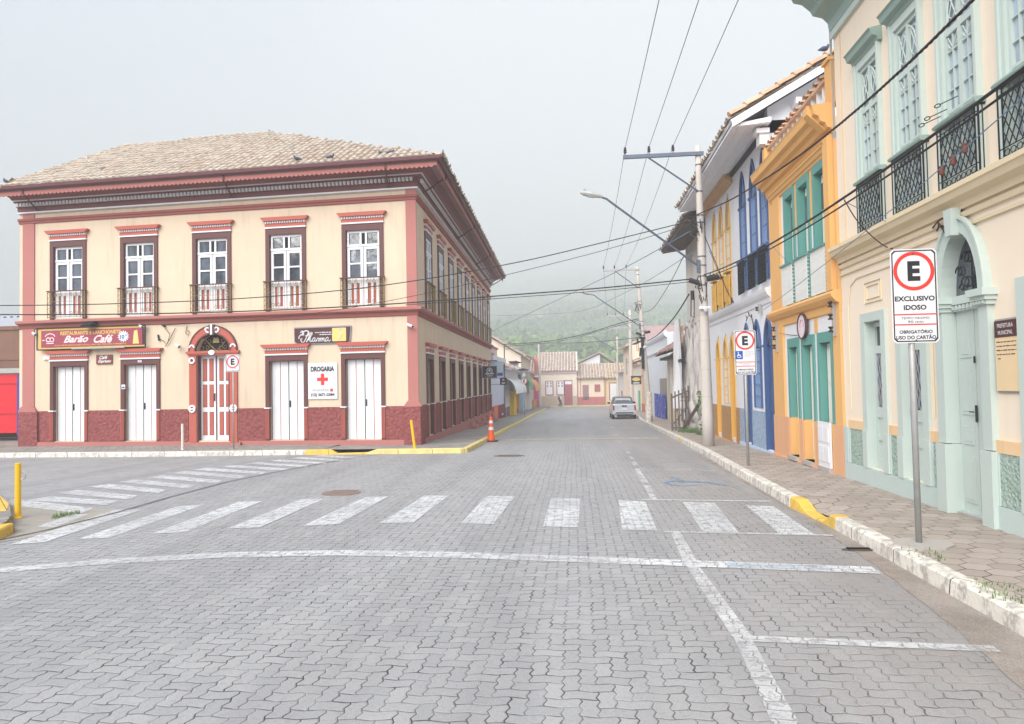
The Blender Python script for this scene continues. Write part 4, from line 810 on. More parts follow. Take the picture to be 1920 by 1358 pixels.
# ---- pigeons
def pigeon(x, y, z, rz, lab, s=.85):
    b = MB(); P = [(-.17, .0, .02), (-.10, 0, .045), (-.02, 0, .07), (.06, 0, .09), (.10, 0, .13), (.12, 0, .175), (.145, 0, .18)]
    R_ = [.012, .035, .062, .06, .035, .03, .008]; b.tube([(p[0]*s, 0, (p[2]+.05)*s) for p in P], [r*s for r in R_], 8)
    for sg in (-1, 1): b.tube([(.02*s, sg*.02*s, .07*s), (.02*s, sg*.025*s, 0)], .006*s, 4)
    o = b.build('pigeon', 'pigeon', smooth=True); o.location = (x, y, z); o.rotation_euler = (0, 0, rz); tag(o, lab, 'pigeon', 'pigeons on the roofs')
for a in ((-19.05, 21.3, 8.93, 2.8, 'dark pigeon on the far left corner of the tiled roof'), (-15.95, 21.9, 9.35, 1.5, 'pigeon on the tiles above the second upper window'), (-11.75, 25.85, 11.88, 3.3, 'pigeon standing on the ridge of the tiled hip roof'), (-5.95, 20.9, 9.1, 2.2, 'left pigeon of the pair on the tiles near the right eave corner'), (-5.6, 20.85, 9.08, .6, 'right pigeon of the pair on the tiles near the right eave corner'), (-7.5, 20.7, 8.98, .4, 'dark pigeon at the gutter above the fourth upper window'), (-8.6, 20.75, 9.0, 3.2, 'pale grey pigeon crouching at the gutter')): pigeon(*a)
# ================================================================== RIGHT SIDE: town hall (peach and mint)
FR = Fr(4.64, 0, 0, 1, -1, 0, flip=-1)
GB = thing('town_hall', 'tall peach building with mint frames, iron balconies and an arched door at the right', 'building', (8, 6, .1))
Y0, Y1 = -14.0, 12.22
gw = [(10.86-1.215*i) for i in range(0, 20)]; gw = [c for c in gw if c > Y0+1]
gd = [(11.0, .85), (9.82, .85)]; AC = 8.55
gd2 = [7.1, 5.9, 4.7, 2.2, 1.0, -.2, -1.4]
ops = [(c-.33, c+.33, 4.12, 6.72) for c in gw]+[(c-.29, c+.29, .40, 2.72) for c, w in gd]+[(AC-.40, AC+.40, .12, 3.55, 2.78, semi)]+[(c-.30, c+.30, .4, 2.8) for c in gd2]
mb = MB(FR); mb.wall(Y0, Y1, -.5, 8.2, -.42, 0, ops); mb.wbox(5.06, 17, Y0, Y1, -.5, 8.2); mb.build('wall', 'gwall', GB)
mb = MB(FR)
dq = [(c-.43, c+.43) for c, w in gd]+[(AC-.55, AC+.55)]+[(c-.44, c+.44) for c in gd2]
for a, b in rng_gaps(dq, Y0, Y1-.16): mb.box(a, b, 0, .025, .40, .98)
mb.build('plinth', 'mints', GB, split=.02); mb = MB(FR)
for a, b in rng_gaps([(AC-.42, AC+.42)], Y0, Y1): mb.box(a, b, 0, .05, -.5, .395)
for a, b in rng_gaps(dq, Y0, Y1-.16):
    mb.box(a, a+.05, .025, .04, .4, .98) ; mb.box(b-.05, b, .025, .04, .4, .98)
mb.box(Y1-.16, Y1, 0, .05, .4, 1.0); mb.build('base', 'mintd', GB, split=.02); mb = MB(FR)
for a, b in rng_gaps(dq, Y0, Y1-.16): mb.box(a, b, 0, .035, .98, 1.12)
mb.build('band', 'peach', GB, split=.02)
def hb(mat, name, prof, par, y0, y1, fr=FR): MB(fr).pdz(prof, y0, y1).build(name, mat, par)
hb('gtrim', 'cornice', [(0, 3.58), (.03, 3.58), (.03, 3.62), (0, 3.62)], GB, Y0, Y1)
hb('gtrim', 'cornice', [(0, 3.80), (.05, 3.80), (.07, 3.88), (.16, 3.92), (.19, 3.99), (.21, 4.0), (.21, 4.06), (.0, 4.10)], GB, Y0, Y1+.02)
hb('gtrim', 'cornice', [(0, 3.70), (.035, 3.70), (.05, 3.76), (.0, 3.77)], GB, Y0, Y1)
hb('mint', 'cornice', [(0, 7.74), (.06, 7.74), (.06, 7.86), (0, 7.86)], GB, Y0, Y1)
prof = [(0, 7.86), (.07, 7.86), (.09, 8.02), (.18, 8.12), (.34, 8.17), (.38, 8.25), (.52, 8.38), (.66, 8.42), (.70, 8.5), (.84, 8.54), (.86, 8.64), (0, 8.7)]
hb('mintdk', 'cornice', prof, GB, Y0, Y1)
MB().wbox(4.5, 17, Y0, Y1-.02, 8.7, 8.85).build('roof', 'tileu', GB)
MB(FR).ftube([(Y1+.05, .03, .1), (Y1+.05, .03, 8.1)], .022).build('drainpipe', 'galv', GB)
mb = MB(FR); mb.box(Y1-.30, Y1-.28, 0, .015, 4.1, 7.72); mb.build('trim_line', 'peach', GB)
def gwin(c):
    ow = .335; hw = .42; mb = MB(FR)
    for a, b in ((c-hw, c-ow+.012), (c+ow-.012, c+hw)): mb.box(a, b, -.10, .05, 4.10, 6.82)
    mb.box(c-ow+.012, c+ow-.012, -.1, .05, 6.70, 6.82)
    for a, b in ((c-hw, c-hw+.035), (c+hw-.035, c+hw)): mb.box(a, b, .05, .075, 4.1, 6.82)
    fm = mb.build('window', 'mint', GB)
    mb = MB(FR); mb.pdz([(0, 6.82), (.06, 6.82), (.08, 6.88), (.15, 6.9), (.17, 6.97), (.20, 7.0), (0, 7.04)], c-hw-.05, c+hw+.05); mb.build('cap', 'mintdk', fm)
    mb = MB(FR); d0, d1 = -.045, .012; s = ow-.012
    for a, b in ((-s, -s+.045), (s-.045, s), (-.03, .03)): mb.box(c+a, c+b, d0, d1, 4.15, 6.70)
    for z0, z1 in ((6.64, 6.70), (5.98, 6.06), (4.15, 4.3), (5.02, 5.06)): mb.box(c-s+.045, c-.03, d0, d1, z0, z1); mb.box(c+.03, c+s-.045, d0, d1, z0, z1)
    for sg in (-1, 1):
        m = c+sg*(.03+s-.045)/2
        mb.box(m-.008, m+.008, d0, d1-.01, 4.3, 5.98)
        for z in (4.58, 4.84, 5.3, 5.56, 5.78): mb.box(m-.11, m+.11, d0, d1-.012, z-.008, z+.008)
        for q in np.linspace(0, 3.14, 7)[:-1]:
            pass
        mb.ftube([(m+.09*math.cos(t), -.005, 5.88+.09*math.sin(t)) for t in np.linspace(3.3, 6.1, 6)], .008, 4); mb.ftube([(m-.1, -.005, 5.96), (m, -.005, 5.8), (m+.1, -.005, 5.96)], .008, 4)
        # fanlight tracery
        mb.ftube([(m+.11*math.cos(t), -.005, 6.36+.2*math.sin(t)) for t in np.linspace(0, 6.2832, 14)], .010, 4)
        mb.ftube([(m-.11, -.005, 6.1), (m+.11, -.005, 6.6)], .009, 4); mb.ftube([(m+.11, -.005, 6.1), (m-.11, -.005, 6.6)], .009, 4)
    mb.ftube([(c+.25*math.cos(t), -.0, 6.12+.48*math.sin(t)) for t in np.linspace(0, 3.1416, 12)], .013, 4)
    mb.build('sash', 'mint', fm)
    MB(FR).box(c-s, c+s, -.04, -.03, 4.18, 6.68).build('pane', 'glassb', fm)
    # lattice balcony
    D = .075; w = hw+.01; mb = MB(FR)
    for z in (4.12, 4.88): mb.ftube([(c-w, 0, z), (c-w, D, z), (c+w, D, z), (c+w, 0, z)], .013, 5)
    for z in (4.22, 4.80): mb.ftube([(c-w, D, z), (c+w, D, z)], .007, 4)
    for x in (-w, -w+.07, w-.07, w): mb.ftube([(c+x, D, 4.08), (c+x, D, 4.9)], .012 if abs(x) == w else .008, 5)
    st = .125; a0 = c-w+.07; a1 = c+w-.07; z0, z1 = 4.22, 4.80; hgt = z1-z0; wd = a1-a0; sl = 1.75
    for sg in (-1, 1):
        n = int((wd+hgt/sl)/.105)+2
        for i in range(-1, n+1):
            x = a0+i*.105 if sg > 0 else a1-i*.105; P = []
            for q in range(2):
                pass
            xa, xb = x-(hgt/sl)*sg*.0, x-sg*hgt/sl
            # clip to the panel
            ta, tb = 0., 1.
            dx = xb-xa
            for lim, s_ in ((a0, 1), (a1, -1)):
                fa = (xa-lim)*s_; fb = (xb-lim)*s_
                if fa < 0 and fb < 0: ta, tb = 1, 0; break
                if fa < 0: ta = max(ta, fa/(fa-fb))
                if fb < 0: tb = min(tb, fa/(fa-fb))
            if tb-ta > .03: mb.ftube([(xa+dx*ta, D, z0+hgt*ta), (xa+dx*tb, D, z0+hgt*tb)], .0075, 4)
    for i in range(7):
        x = a0+(i+.5)*wd/7; mb.ftube([(x+.045*math.cos(t), D, 4.165+.035*math.sin(t)) for t in np.linspace(0, 6.28, 8)], .006, 4)
    for e in (-w, w):
        mb.ftube([(c+e, .03, 4.12), (c+e, .03, 4.88)], .007, 4)
    mb.build('balcony', 'black', fm)
    MB(FR).pdz([(0, 4.89), (D+.04, 4.89), (D+.05, 4.92), (D+.02, 4.955), (0, 4.955)], c-w-.03, c+w+.03).build('handrail', 'mintdk', fm)
for c in gw: gwin(c)
def gdoor(c, ow=.29):
    hw = ow+.14; mb = MB(FR)
    for a, b in ((c-hw, c-ow+.01), (c+ow-.01, c+hw)): mb.box(a, b, -.20, .045, .40, 2.84)
    mb.box(c-ow+.01, c+ow-.01, -.2, .045, 2.70, 2.84)
    for a, b in ((c-hw-.015, c-ow+.008), (c+ow-.008, c+hw+.015)): mb.box(a, b, -.18, .062, .4, .98)
    fm = mb.build('door', 'mint', GB); s = ow-.012
    mb = MB(FR); d0, d1 = -.15, -.095; mb.box(c-s, c+s, -.17, -.07, .395, .43)
    for a, b in ((-s, -s+.05), (s-.05, s), (-.035, .035)): mb.box(c+a, c+b, d0, d1, .43, 2.69)
    for z0, z1 in ((2.62, 2.69), (2.2, 2.32), (1.2, 1.36), (.43, .56), (.84, .90)): mb.box(c-s+.05, c-.035, d0, d1, z0, z1); mb.box(c+.035, c+s-.05, d0, d1, z0, z1)
    mb.box(c-s, c+s, d0, d1-.025, .43, 1.36); mb.build('leaf', 'mint', fm)
    MB(FR).box(c-s, c+s, -.14, -.13, 1.3, 2.65).build('pane', 'glass', fm)
    mb = MB(FR)
    for sg in (-1, 1):
        m = c+sg*.13
        for x in (-.07, -.025, .025, .07): mb.ftube([(m+x+.018*math.sin(t*2.2+x*50), -.11, 1.36+(2.2-1.36)*t/10) for t in range(11)], .008, 4)
    mb.build('grille', 'greyt', fm); return fm
for c, w in gd: gdoor(c)
for c in gd2: gdoor(c, .30)
q = GB.children; mb = MB(FR); mb.ftube([(9.82+.2, -.10, 1.28), (9.82+.2, -.04, 1.3), (9.82+.2, -.04, 1.42), (9.82+.2, -.10, 1.44)], .012); mb.build('door_handle', 'black', [o for o in q if o.name.startswith('door')][1])
# raised wall mouldings over doors
mb = MB(FR)
def rr(c, z0, z1, w, r=.0): mb.ftube([(c-w, .008, z0), (c-w, .008, z1), (c+w, .008, z1), (c+w, .008, z0), (c-w, .008, z0)], .012, 4)
for c in (11.0, 9.82): rr(c, 3.0, 3.32, .3); rr(c, 3.06, 3.26, .22)
mb.ftube([(11.95, .008, 1.3), (11.95, .008, 3.05), (11.85, .008, 3.35), (11.6, .008, 3.45), (9.5, .008, 3.45), (9.33, .008, 3.3), (9.3, .008, 2.95), (9.3, .008, 1.3)], .012, 4)
mb.build('moulding', 'gtrim', GB, split=.02)
# arched portal
c = AC; mb = MB(FR); mb.archring(c-.392, c+.392, 2.8, 3.535, .158, semi, -.27, .07, 18); mb.archring(c-.52, c+.52, 2.8, 3.70, .035, semi, .05, .1, 18)
for a, b in ((c-.56, c-.385), (c+.385, c+.56)): mb.box(a, b, -.27, .07, 1.0, 2.62); mb.box(a-.02, b+.02, -.26, .10, -.4, .99)
mb.puz([(c-.06, 3.50), (c+.06, 3.50), (c+.09, 3.82), (c-.09, 3.82)], .05, .16); AP = mb.build('arched_portal', 'mint', GB)
mb = MB(FR)
for a, b in ((c-.60, c-.36), (c+.36, c+.60)): mb.box(a, b, -.28, .10, 2.62, 2.67); mb.box(a-.025, b+.02, -.28, .13, 2.67, 2.72); mb.box(a-.05, b+.03, -.28, .17, 2.72, 2.80)
for sg in (-1, 1):
    for k in range(4): mb.box(c+sg*.48-.1+k*.055, c+sg*.48-.07+k*.055, .1, .125, 2.63, 2.665)
mb.box(c-.36, c+.36, -.15, -.02, 2.70, 2.80); mb.box(c-.36, c+.36, -.15, -.05, 2.62, 2.70)
for k in range(9): mb.box(c-.34+k*.08, c-.30+k*.08, -.05, -.025, 2.64, 2.69)
mb.build('capital', 'mint', AP); s = .375
mb = MB(FR)
for lo, hi in ((c-s, c-.006), (c+.006, c+s)):
    mb.box(lo, hi, -.14, -.10, .18, 2.62)
    for z0, z1 in ((.3, .85), (1.0, 1.22), (1.36, 1.9), (2.05, 2.5)):
        mb.box(lo+.07, hi-.07, -.10, -.088, z0, z1); mb.box(lo+.10, hi-.10, -.088, -.082, z0+.04, z1-.04)
mb.box(c-s, c+s, -.14, -.06, .12, .19); lf = mb.build('leaf', 'mint', AP)
mb = MB(FR); mb.box(c-.02, c+.012, -.088, -.075, 1.28, 1.48); mb.ftube([(c-.01, -.05, 1.40), (c+.08, -.05, 1.40)], .008); mb.box(c-.015, c+.01, -.088, -.078, 1.98, 2.06); mb.build('lock', 'blk', AP)
MB(FR).fan(c-.41, c+.41, 2.79, 3.56, semi, -.13, -.12).build('fanlight', 'glass', AP)
mb = MB(FR)
for sg in (-1, 1):
    for (uu, zz, r) in ((.14, 2.95, .1), (.27, 3.1, .09), (.12, 3.25, .1), (.22, 2.9, .06)): mb.ftube([(c+sg*(uu+r*(1-.12*t)*math.cos(t)), -.10, zz+r*(1-.12*t)*math.sin(t)) for t in np.linspace(0, 6, 11)], .009, 4)
mb.ftube([(c, -.10, 2.8), (c, -.10, 3.5)], .01, 4); mb.build('grille', 'black', AP)
mb = MB(); mb.wbox(4.66, 5.05, AC-.4, AC+.4, .1, .165); mb.build('threshold', 'conc', GB)
# plaque
t = board('wall_plaque', 'cream plaque with a dark brown heading on the peach wall right of the arched door', FR, 7.55, 7.93, 1.66, 2.42, .02, .035, paint('plaque cream', srgb(226, 200, 160), .5), 'plaque')
MB(FR).box(7.55, 7.93, .035, .04, 2.24, 2.42).build('heading', 'choco', t); mb = MB(FR); mb.text('PREFEITURA', 7.74, 2.365, .27, .045, .042, .01); mb.text('MUNICIPAL', 7.74, 2.29, .25, .045, .042, .01); mb.build('lettering', 'signw', t)
mb = MB(FR)
for i in range(5): strokes(mb, 7.74+(.12 if i == 4 else 0), 2.19-i*.045, .33 if i != 4 else .06, .012, .037, i)
mb.build('lettering', 'choco', t)
mb = MB(FR); mb.box(7.53, 7.95, .01, .02, 1.64, 2.44); mb.build('frame', 'galv', t)
# terracotta pots on the third balcony, wall hooks for service drops
for i, (y, z) in enumerate(((8.70, 4.34), (8.45, 4.38), (8.20, 4.44))):
    mb = MB(); x = 4.64-.12; mb.lathe((x, y, z), [(.02, -.055), (.028, -.05), (.03, .03), (.034, .035), (.034, .05)], 10); tag(mb.build('spool_insulator', plain('terracotta', srgb(116, 66, 52), .7), origin=(x, y, z)), ('left', 'middle', 'right')[i]+' one of the three brown spools on the third lattice balcony', 'insulator', 'spools on the third balcony')
# ================================================================== orange and white house
OB = thing('orange_house', 'white two-storey house with orange pilasters and cornice and teal door openings', 'building', (8, 14.3, 0)); O0, O1 = 12.24, 16.35
ou = [(12.67, 13.44), (13.62, 14.36), (14.53, 15.25)]
ops = [(a+.09, b-.09, 3.42, 5.70) for a, b in ou]+[(a+.09, b-.09, .2, 2.50) for a, b in ou]
mb = MB(FR); mb.wall(O0, O1, -.5, 6.4, -.5, 0, ops); mb.wbox(5.14, 16, O0, O1, -.5, 6.5); mb.build('wall', 'offw', OB)
mb = MB(FR)
for z0, z1 in ((1.0, 3.1), (3.36, 6.0)): mb.box(15.5, 15.95, 0, .05, z0, z1); mb.box(O0+.01, 12.58, 0, .05, z0, z1)
mb.box(13.44, 13.62, 0, .012, 4.8, 6.0) ; mb.box(13.44, 13.62, 0, .012, 2.7, 3.1); mb.box(14.36, 14.53, 0, .012, 4.8, 6.0); mb.box(14.36, 14.53, 0, .012, 2.7, 3.1)
mb.box(15.95, O1, 0, .03, -.3, 6.3)
mb.build('pilaster', 'orange', OB, split=.02); mb = MB(FR)
for a, b in rng_gaps([(u[0], u[1]) for u in ou], O0+.01, O1-.01): mb.box(a, b, 0, .055, -.4, 1.0)
for a, b in ou: mb.box(a, b, 0, .055, -.4, .2)
mb.box(O0+.01, O1-.01, .055, .09, -.4, .12); mb.build('dado', 'orangel', OB, split=.02)
def oc(prof, y0=O0, y1=O1+.05): hb('orange', 'cornice', prof, OB, y0, y1)
oc([(0, 2.98), (.04, 3.0), (.05, 3.14), (.1, 3.16), (.17, 3.24), (.19, 3.30), (.12, 3.36), (0, 3.37)], O0, O1-.1)
oc([(0, 5.84), (.04, 5.86), (.05, 5.90), (.08, 5.92), (.10, 5.97), (.13, 6.0), (.13, 6.03), (0, 6.05)], O0+.3, O1-.2)
oc([(0, 6.12), (.05, 6.12), (.07, 6.20), (.14, 6.22), (.17, 6.30), (.25, 6.33), (.28, 6.42), (.36, 6.46), (.38, 6.58), (.40, 6.62), (0, 6.66)], O0+.02, O1+.12)
mb = MB(FR); mb.box(O0+.02, O0+.30, -.12, .06, 6.66, 7.40); mb.box(O1-.15, O1+.05, -.05, .12, 6.66, 7.2); mb.pdz([(.14, 6.2), (.44, 6.5), (.44, 6.64), (0, 6.66), (0, 6.2)], O0+.14, O0+.34); mb.box(O0, O0+.33, -.14, .10, 7.40, 7.46); mb.box(O0+.1, O0+.34, 0, .13, 3.37, 6.12); mb.build('parapet_pier', 'orange', OB, split=.02)
mb = MB(FR)
for i in range(13): u = O0+.5+i*.29; mb.box(u, u+.055, -.08, .02, 6.66, 7.16)
mb.box(O0+.31, O1-.15, -.08, .03, 6.66, 6.90); mb.build('balustrade', 'white', OB)
mb = MB(); tiles(mb, (4.84, O0+.3, 7.19), (0, 1, 0), (-1, 0, 0), [(0, 0), (3.75, 0), (3.75, .3), (0, .3)], pu=.27, pv=.3, r=.09); mt_ = mb
for i in range(7): mt_.ftube
mt_.fr = FR; mt_.box(O0+.33, O1-.15, -.12, .07, 7.14, 7.20); mt_.build('coping', 'tiler', OB)
def odoor(a, b, up):
    z0, z1 = (3.40, 5.72) if up else (.2, 2.52); c = (a+b)/2; mb = MB(FR)
    for p, q in ((a, a+.10), (b-.10, b)): mb.box(p, q, -.10, .035, z0 if up else 1.0, z1)
    mb.box(a+.1, b-.1, -.1, .035, z1-.03, z1+.16); mb.box(a, a+.1, -.1, .035, z1, z1+.16); mb.box(b-.1, b, -.1, .035, z1, z1+.16)
    fm = mb.build('window' if up else 'door', 'tealf', OB)
    mb = MB(FR); mb.box(a+.085, a+.1, -.17, -.1, z0 if up else 1.0, z1-.02); mb.box(b-.1, b-.085, -.17, -.1, z0 if up else 1.0, z1-.02); mb.box(a+.1, b-.1, -.17, -.1, z1-.045, z1-.02); mb.build('reveal', 'teal', fm)
    if not up:
        mb = MB(FR); mb.box(a+.08, a+.098, -.17, .05, z0, .99); mb.box(b-.098, b-.08, -.17, .05, z0, .99); mb.build('reveal', 'orange', fm)
        MB(FR).box(a+.1, b-.1, -.17, .13, .12, .2).build('sill', 'conc', fm)
    mb = MB(FR); s = (b-a)/2-.1
    for lo, hi in ((c-s, c-.01), (c+.01, c+s)):
        mb.box(lo, hi, -.15, -.11, z0, z1-.05)
        for q0, q1 in ((.08, .28), (.34, .60), (.66, .94)): H_ = z1-z0; mb.box(lo+.05, hi-.05, -.11, -.095, z0+H_*q0, z0+H_*q1)
    mb.build('leaf', paint('ivory leaf', srgb(226, 222, 212), .6, .1), fm)
    if up:
        mb = MB(FR); mb.box(c-s+.04, c-.05, -.096, -.09, 5.0, 5.5); mb.box(c+.05, c+s-.04, -.096, -.09, 5.0, 5.5); mb.build('pane', 'glass', fm)
        # white fretwork balcony panel with teal rail
        mb = MB(FR); P0, P1 = a+.02, b-.02
        opsb = []; RR = random.Random(int(a*100))
        for i in range(9):
            u = P0+.05+i*(P1-P0-.1)/9; h_ = RR.uniform(-.06, .06); opsb += [(u, u+.016, 3.55+h_, 3.74+h_), (u+.004, u+.018, 3.80+h_*.5, 3.86+h_), (u+.026, u+.042, 3.94+h_*.5, 4.03+h_*.7), (u, u+.014, 3.42, 3.45), (u+.03, u+.042, 3.60, 3.64+h_*.5+.04), (u+.005, u+.02, 4.1, 4.13)]
        mb.wall(P0, P1, 3.38, 4.22, .10, .115, opsb); mb.box(P0, P0+.015, 0, .1, 3.38, 4.22); mb.build('balcony_panel', 'lace', fm); MB(FR).box(P0+.02, P1-.01, .06, .075, 3.4, 4.2).build('gap_shade_sheet', 'dark', fm)  # dark sheet added behind the fretwork, standing in for shade in its gaps
        mb = MB(FR); mb.box(P0-.03, P1+.03, .0, .15, 4.22, 4.26)
        mb.build('handrail', 'tealf', fm); mb = MB(FR); mb.box(P0-.018, P0-.012, .04, .06, 3.39, 4.22)
        for k in range(11): mb.box(P0-.02, P0-.005, .02, .10, 3.40+k*.075, 3.44+k*.075)
        mb.build('side_fretwork', 'tealf', fm)
for a, b in ou: odoor(a, b, True); odoor(a, b, False)
# half-height white gate in the nearest door
a, b = ou[0]; mb = MB(FR); mb.box(a+.09, b-.09, .06, .10, .2, 1.02)
for p in (a+.14, (a+b)/2+.02):
    for z0, z1 in ((.3, .58), (.66, .94)): mb.box(p, p+.24, .10, .112, z0, z1)
mb.build('half_gate', 'white', OB)
t = thing('round_sign', 'round pale sign with a dark rim over the middle teal doorway', 'sign', (4.6, 14.1, 2.87)); MB(FR).disc(14.12, 2.87, .235, .06, .08).build('board', paint('pale pink board', srgb(226, 208, 214), .5), t); MB(FR).disc(14.12, 2.87, .255, .05, .1, .235).build('rim', plain('dark rim', srgb(84, 62, 66)), t)
mb = MB(FR); mb.ftube([(14.12+.1*math.cos(q), .085, 2.9+.1*math.sin(q)) for q in np.linspace(-.5, 3.6, 9)], .007, 4); mb.build('lettering', plain('rose lettering', srgb(190, 140, 156)), t)
pigeon(5.86, 16.0, 9.24, .3, 'dark pigeon on the white gable verge above the orange house', .95)
# ================================================================== white house with blue and yellow lancet windows
WB = thing('white_house', 'white two-storey house with blue and yellow pointed windows and deep overhanging eaves', 'building', (8, 20, -.1)); W0, W1 = 16.36, 24.0
LB_ = [(16.45, 17.05), (17.46, 18.06), (18.5, 19.1)]; LY = [(20.25, 20.75), (21.15, 21.65), (22.2, 22.7)]
upw = [(16.5, 17.02), (17.47, 17.99), (18.55, 19.07)]; uyw = [(20.35, 20.85), (21.3, 21.8), (22.3, 22.8)]
ops = []
for a, b in upw+uyw: ops.append((a, b, 4.2, 7.35, 6.5, lancet))
for i, (a, b) in enumerate(LB_+LY): ops.append((a, b, (.12 if i in (0, 2, 3, 5) else 1.1), 3.25, 2.65, lancet))
mb = MB(FR); mb.wall(W0, W1, -.8, 7.9, -.4, 0, ops); mb.wbox(5.04, 14, W0, W1, -.8, 7.9)
mb.prism([(4.66, W0, 7.6), (14, W0, 7.6), (14, W0, 8.4), (9.6, W0, 10.95), (4.66, W0, 8.2)], [(4.66, W0+.3, 7.6), (14, W0+.3, 7.6), (14, W0+.3, 8.4), (9.6, W0+.3, 10.95), (4.66, W0+.3, 8.2)]); mb.build('wall', 'offw', WB)
hb('offw', 'cornice', [(0, 3.62), (.03, 3.64), (.04, 3.74), (.10, 3.80), (.14, 3.88), (.16, 3.96), (0, 4.0)], WB, W0+.02, W1)
mb = MB(FR)
bl = rng_gaps([(a-.07, b+.07) for a, b in LB_ if 1], W0, 19.75)
for a, b in bl+[(LB_[1][0]-.07, LB_[1][1]+.07)]: mb.box(a, b, 0, .02, .1, 1.02)
mb.build('dado', 'bstucco', WB, split=.02); mb = MB(FR)
mb.box(W0, 19.75, 0, .05, -.6, .1); mb.build('base', 'lblue', WB); mb = MB(FR)
for a, b in rng_gaps([(a-.07, b+.07) for a, b in (LY[0], LY[2])], 19.76, W1): mb.box(a, b, 0, .03, .0, 1.02)
mb.build('dado', 'ystucco', WB, split=.02); MB(FR).box(19.76, W1, 0, .06, -.8, .0).build('base', paint('ochre base', srgb(206, 160, 112), .8), WB)
def lance(a, b, z0, zs, zt, mat, glassz, cat, balc=None):
    w = .07 if mat == 'blue' else .05; c = (a+b)/2; mb = MB(FR); mb.archring(a, b, zs, zt-.02, w, lancet, -.10, .035, 14, .12)
    for p, q in ((a-w, a+.008), (b-.008, b+w)): mb.box(p, q, -.10, .035, z0, zs)
    mb.box(a+.005, a+.02, -.18, -.1, z0, zs); mb.box(b-.02, b-.005, -.18, -.1, z0, zs); mb.box(a-w-.03, a-.0, .03, .06, zs-.05, zs+.01); mb.box(b, b+w+.03, .03, .06, zs-.05, zs+.01); mb.box(a+.01, b-.01, -.16, -.06, zs-.05, zs+.01)
    fm = mb.build(cat, mat, WB)
    MB(FR).fan(a+.01, b-.01, zs, zt-.03, lancet, -.03, -.02).build('fanlight', 'glass', fm)
    s = (b-a)/2-.02; mb = MB(FR); dz = .085 if cat == 'window' else 0
    if cat == 'window':
        for p, q in ((-s, -s+.04), (s-.04, s), (-.03, .03)): mb.box(c+p, c+q, -.035, .012, z0, zs-.05)
        for z in np.linspace(z0, zs-.09, 6): mb.box(c-s+.04, c-.03, -.035, .012, z, z+.035); mb.box(c+.03, c+s-.04, -.035, .012, z, z+.035)
        for sg in (-1, 1): mb.box(c+sg*(s/2+.005)-.008, c+sg*(s/2+.005)+.008, -.035, .005, z0, zs-.05)
    else:
        for lo, hi in ((c-s, c-.006), (c+.006, c+s)):
            mb.box(lo, hi, -.12, -.07, z0, zs-.05); H_ = zs-z0
            for q0, q1 in ((.05, .3), (.36, .62), (.68, .95)): mb.box(lo+.04, hi-.04, -.07, -.055, z0+H_*q0, z0+H_*q1)
    for t in (-.5, 0, .5): mb.ftube([(c+t*s, -.01, zs), (c, -.01, zs+(zt-zs)*.8)], .008, 4)
    mb.build('sash' if cat == 'window' else 'leaf', ('ysash' if mat == 'yel' else 'lsash') if cat == 'window' else mat, fm)
    if cat == 'window': MB(FR).box(c-s, c+s, -.03, -.02, z0, zs-.06).build('pane', 'glassb', fm)
    if balc:
        mb = MB(FR); mb.box(a-w-.02, b+w+.02, 0, .14, 4.98, 5.02); mb.build('handrail', mat, fm); mb = MB(FR)
        if balc == 'iron':
            for k in range(8): x = a-w+.02+k*(b-a+2*w-.04)/7; mb.ftube([(x, .11, 4.12), (x, .11, 4.98)], .012, 4)
            for k in range(13): z = 4.18+k*.065; mb.ftube([(a-w, .11, z), (b+w, .11, z+.03)], .012, 4)
            mb.build('balcony', 'black', fm)
        else:
            mb.box(a-w, b+w, .06, .09, 4.02, 4.9)
            for z0_, z1_ in ((4.1, 4.4), (4.46, 4.82)): mb.box(a-w+.07, c-.03, .09, .10, z0_, z1_); mb.box(c+.03, b+w-.07, .09, .1, z0_, z1_)
            mb.build('balcony', 'yel', fm)
for a, b in upw: lance(a, b, 4.2, 6.5, 7.35, 'blue', 1, 'window', 'iron')
for a, b in uyw: lance(a, b, 4.2, 6.3, 7.1, 'yel', 1, 'window', 'wood')
lance(*LB_[0], .12, 2.65, 3.25, 'blue', 0, 'door'); lance(*LB_[1], 1.1, 2.65, 3.25, 'blue', 1, 'window'); lance(*LB_[2], .1, 2.65, 3.25, 'blue', 0, 'door')
lance(*LY[0], .05, 2.5, 3.05, 'yel', 0, 'door'); lance(*LY[1], 1.1, 2.5, 3.05, 'yel', 1, 'window'); lance(*LY[2], .05, 2.5, 3.05, 'yel', 0, 'door')
# eaves and roof
hb('blk', 'eave_moulding', [(0, 7.62), (.07, 7.62), (.09, 7.72), (0, 7.74)], WB, 16.3, 19.9)
hb('woodl', 'eave_moulding', [(0, 7.46), (.06, 7.46), (.10, 7.56), (.2, 7.6), (.24, 7.7), (.0, 7.7)], WB, 19.9, W1)
mb = MB(FR); mb.pdz([(0, 7.74), (.88, 7.66), (.88, 7.72), (0, 7.86)], 16.0, W1)
for k in range(3): mb.pdz([(.2+k*.25, 7.70-k*.02), (.215+k*.25, 7.70-k*.02), (.215+k*.25, 7.75), (.2+k*.25, 7.75)], 16.0, W1)
mb.box(15.98, 16.06, -2.2, .9, 7.62, 7.72) if 0 else None; mb.build('soffit', 'white', WB)
mt, mu = MB(), MB(); sl_ = .56
roofplane(mt, mu, (3.72, 15.95, 7.80), (3.72, W1+.1, 7.80), (9.6, W1+.1, 7.8+5.88*sl_), (9.6, 15.95, 7.8+5.88*sl_), pu=.24, pv=.38, r=.11, seed=9)
roofplane(mt, mu, (15.5, W1+.1, 7.80), (15.5, 15.95, 7.80), (9.6, 15.95, 7.8+5.88*sl_), (9.6, W1+.1, 7.8+5.88*sl_), pu=.5, pv=.8, r=.2, seed=10)
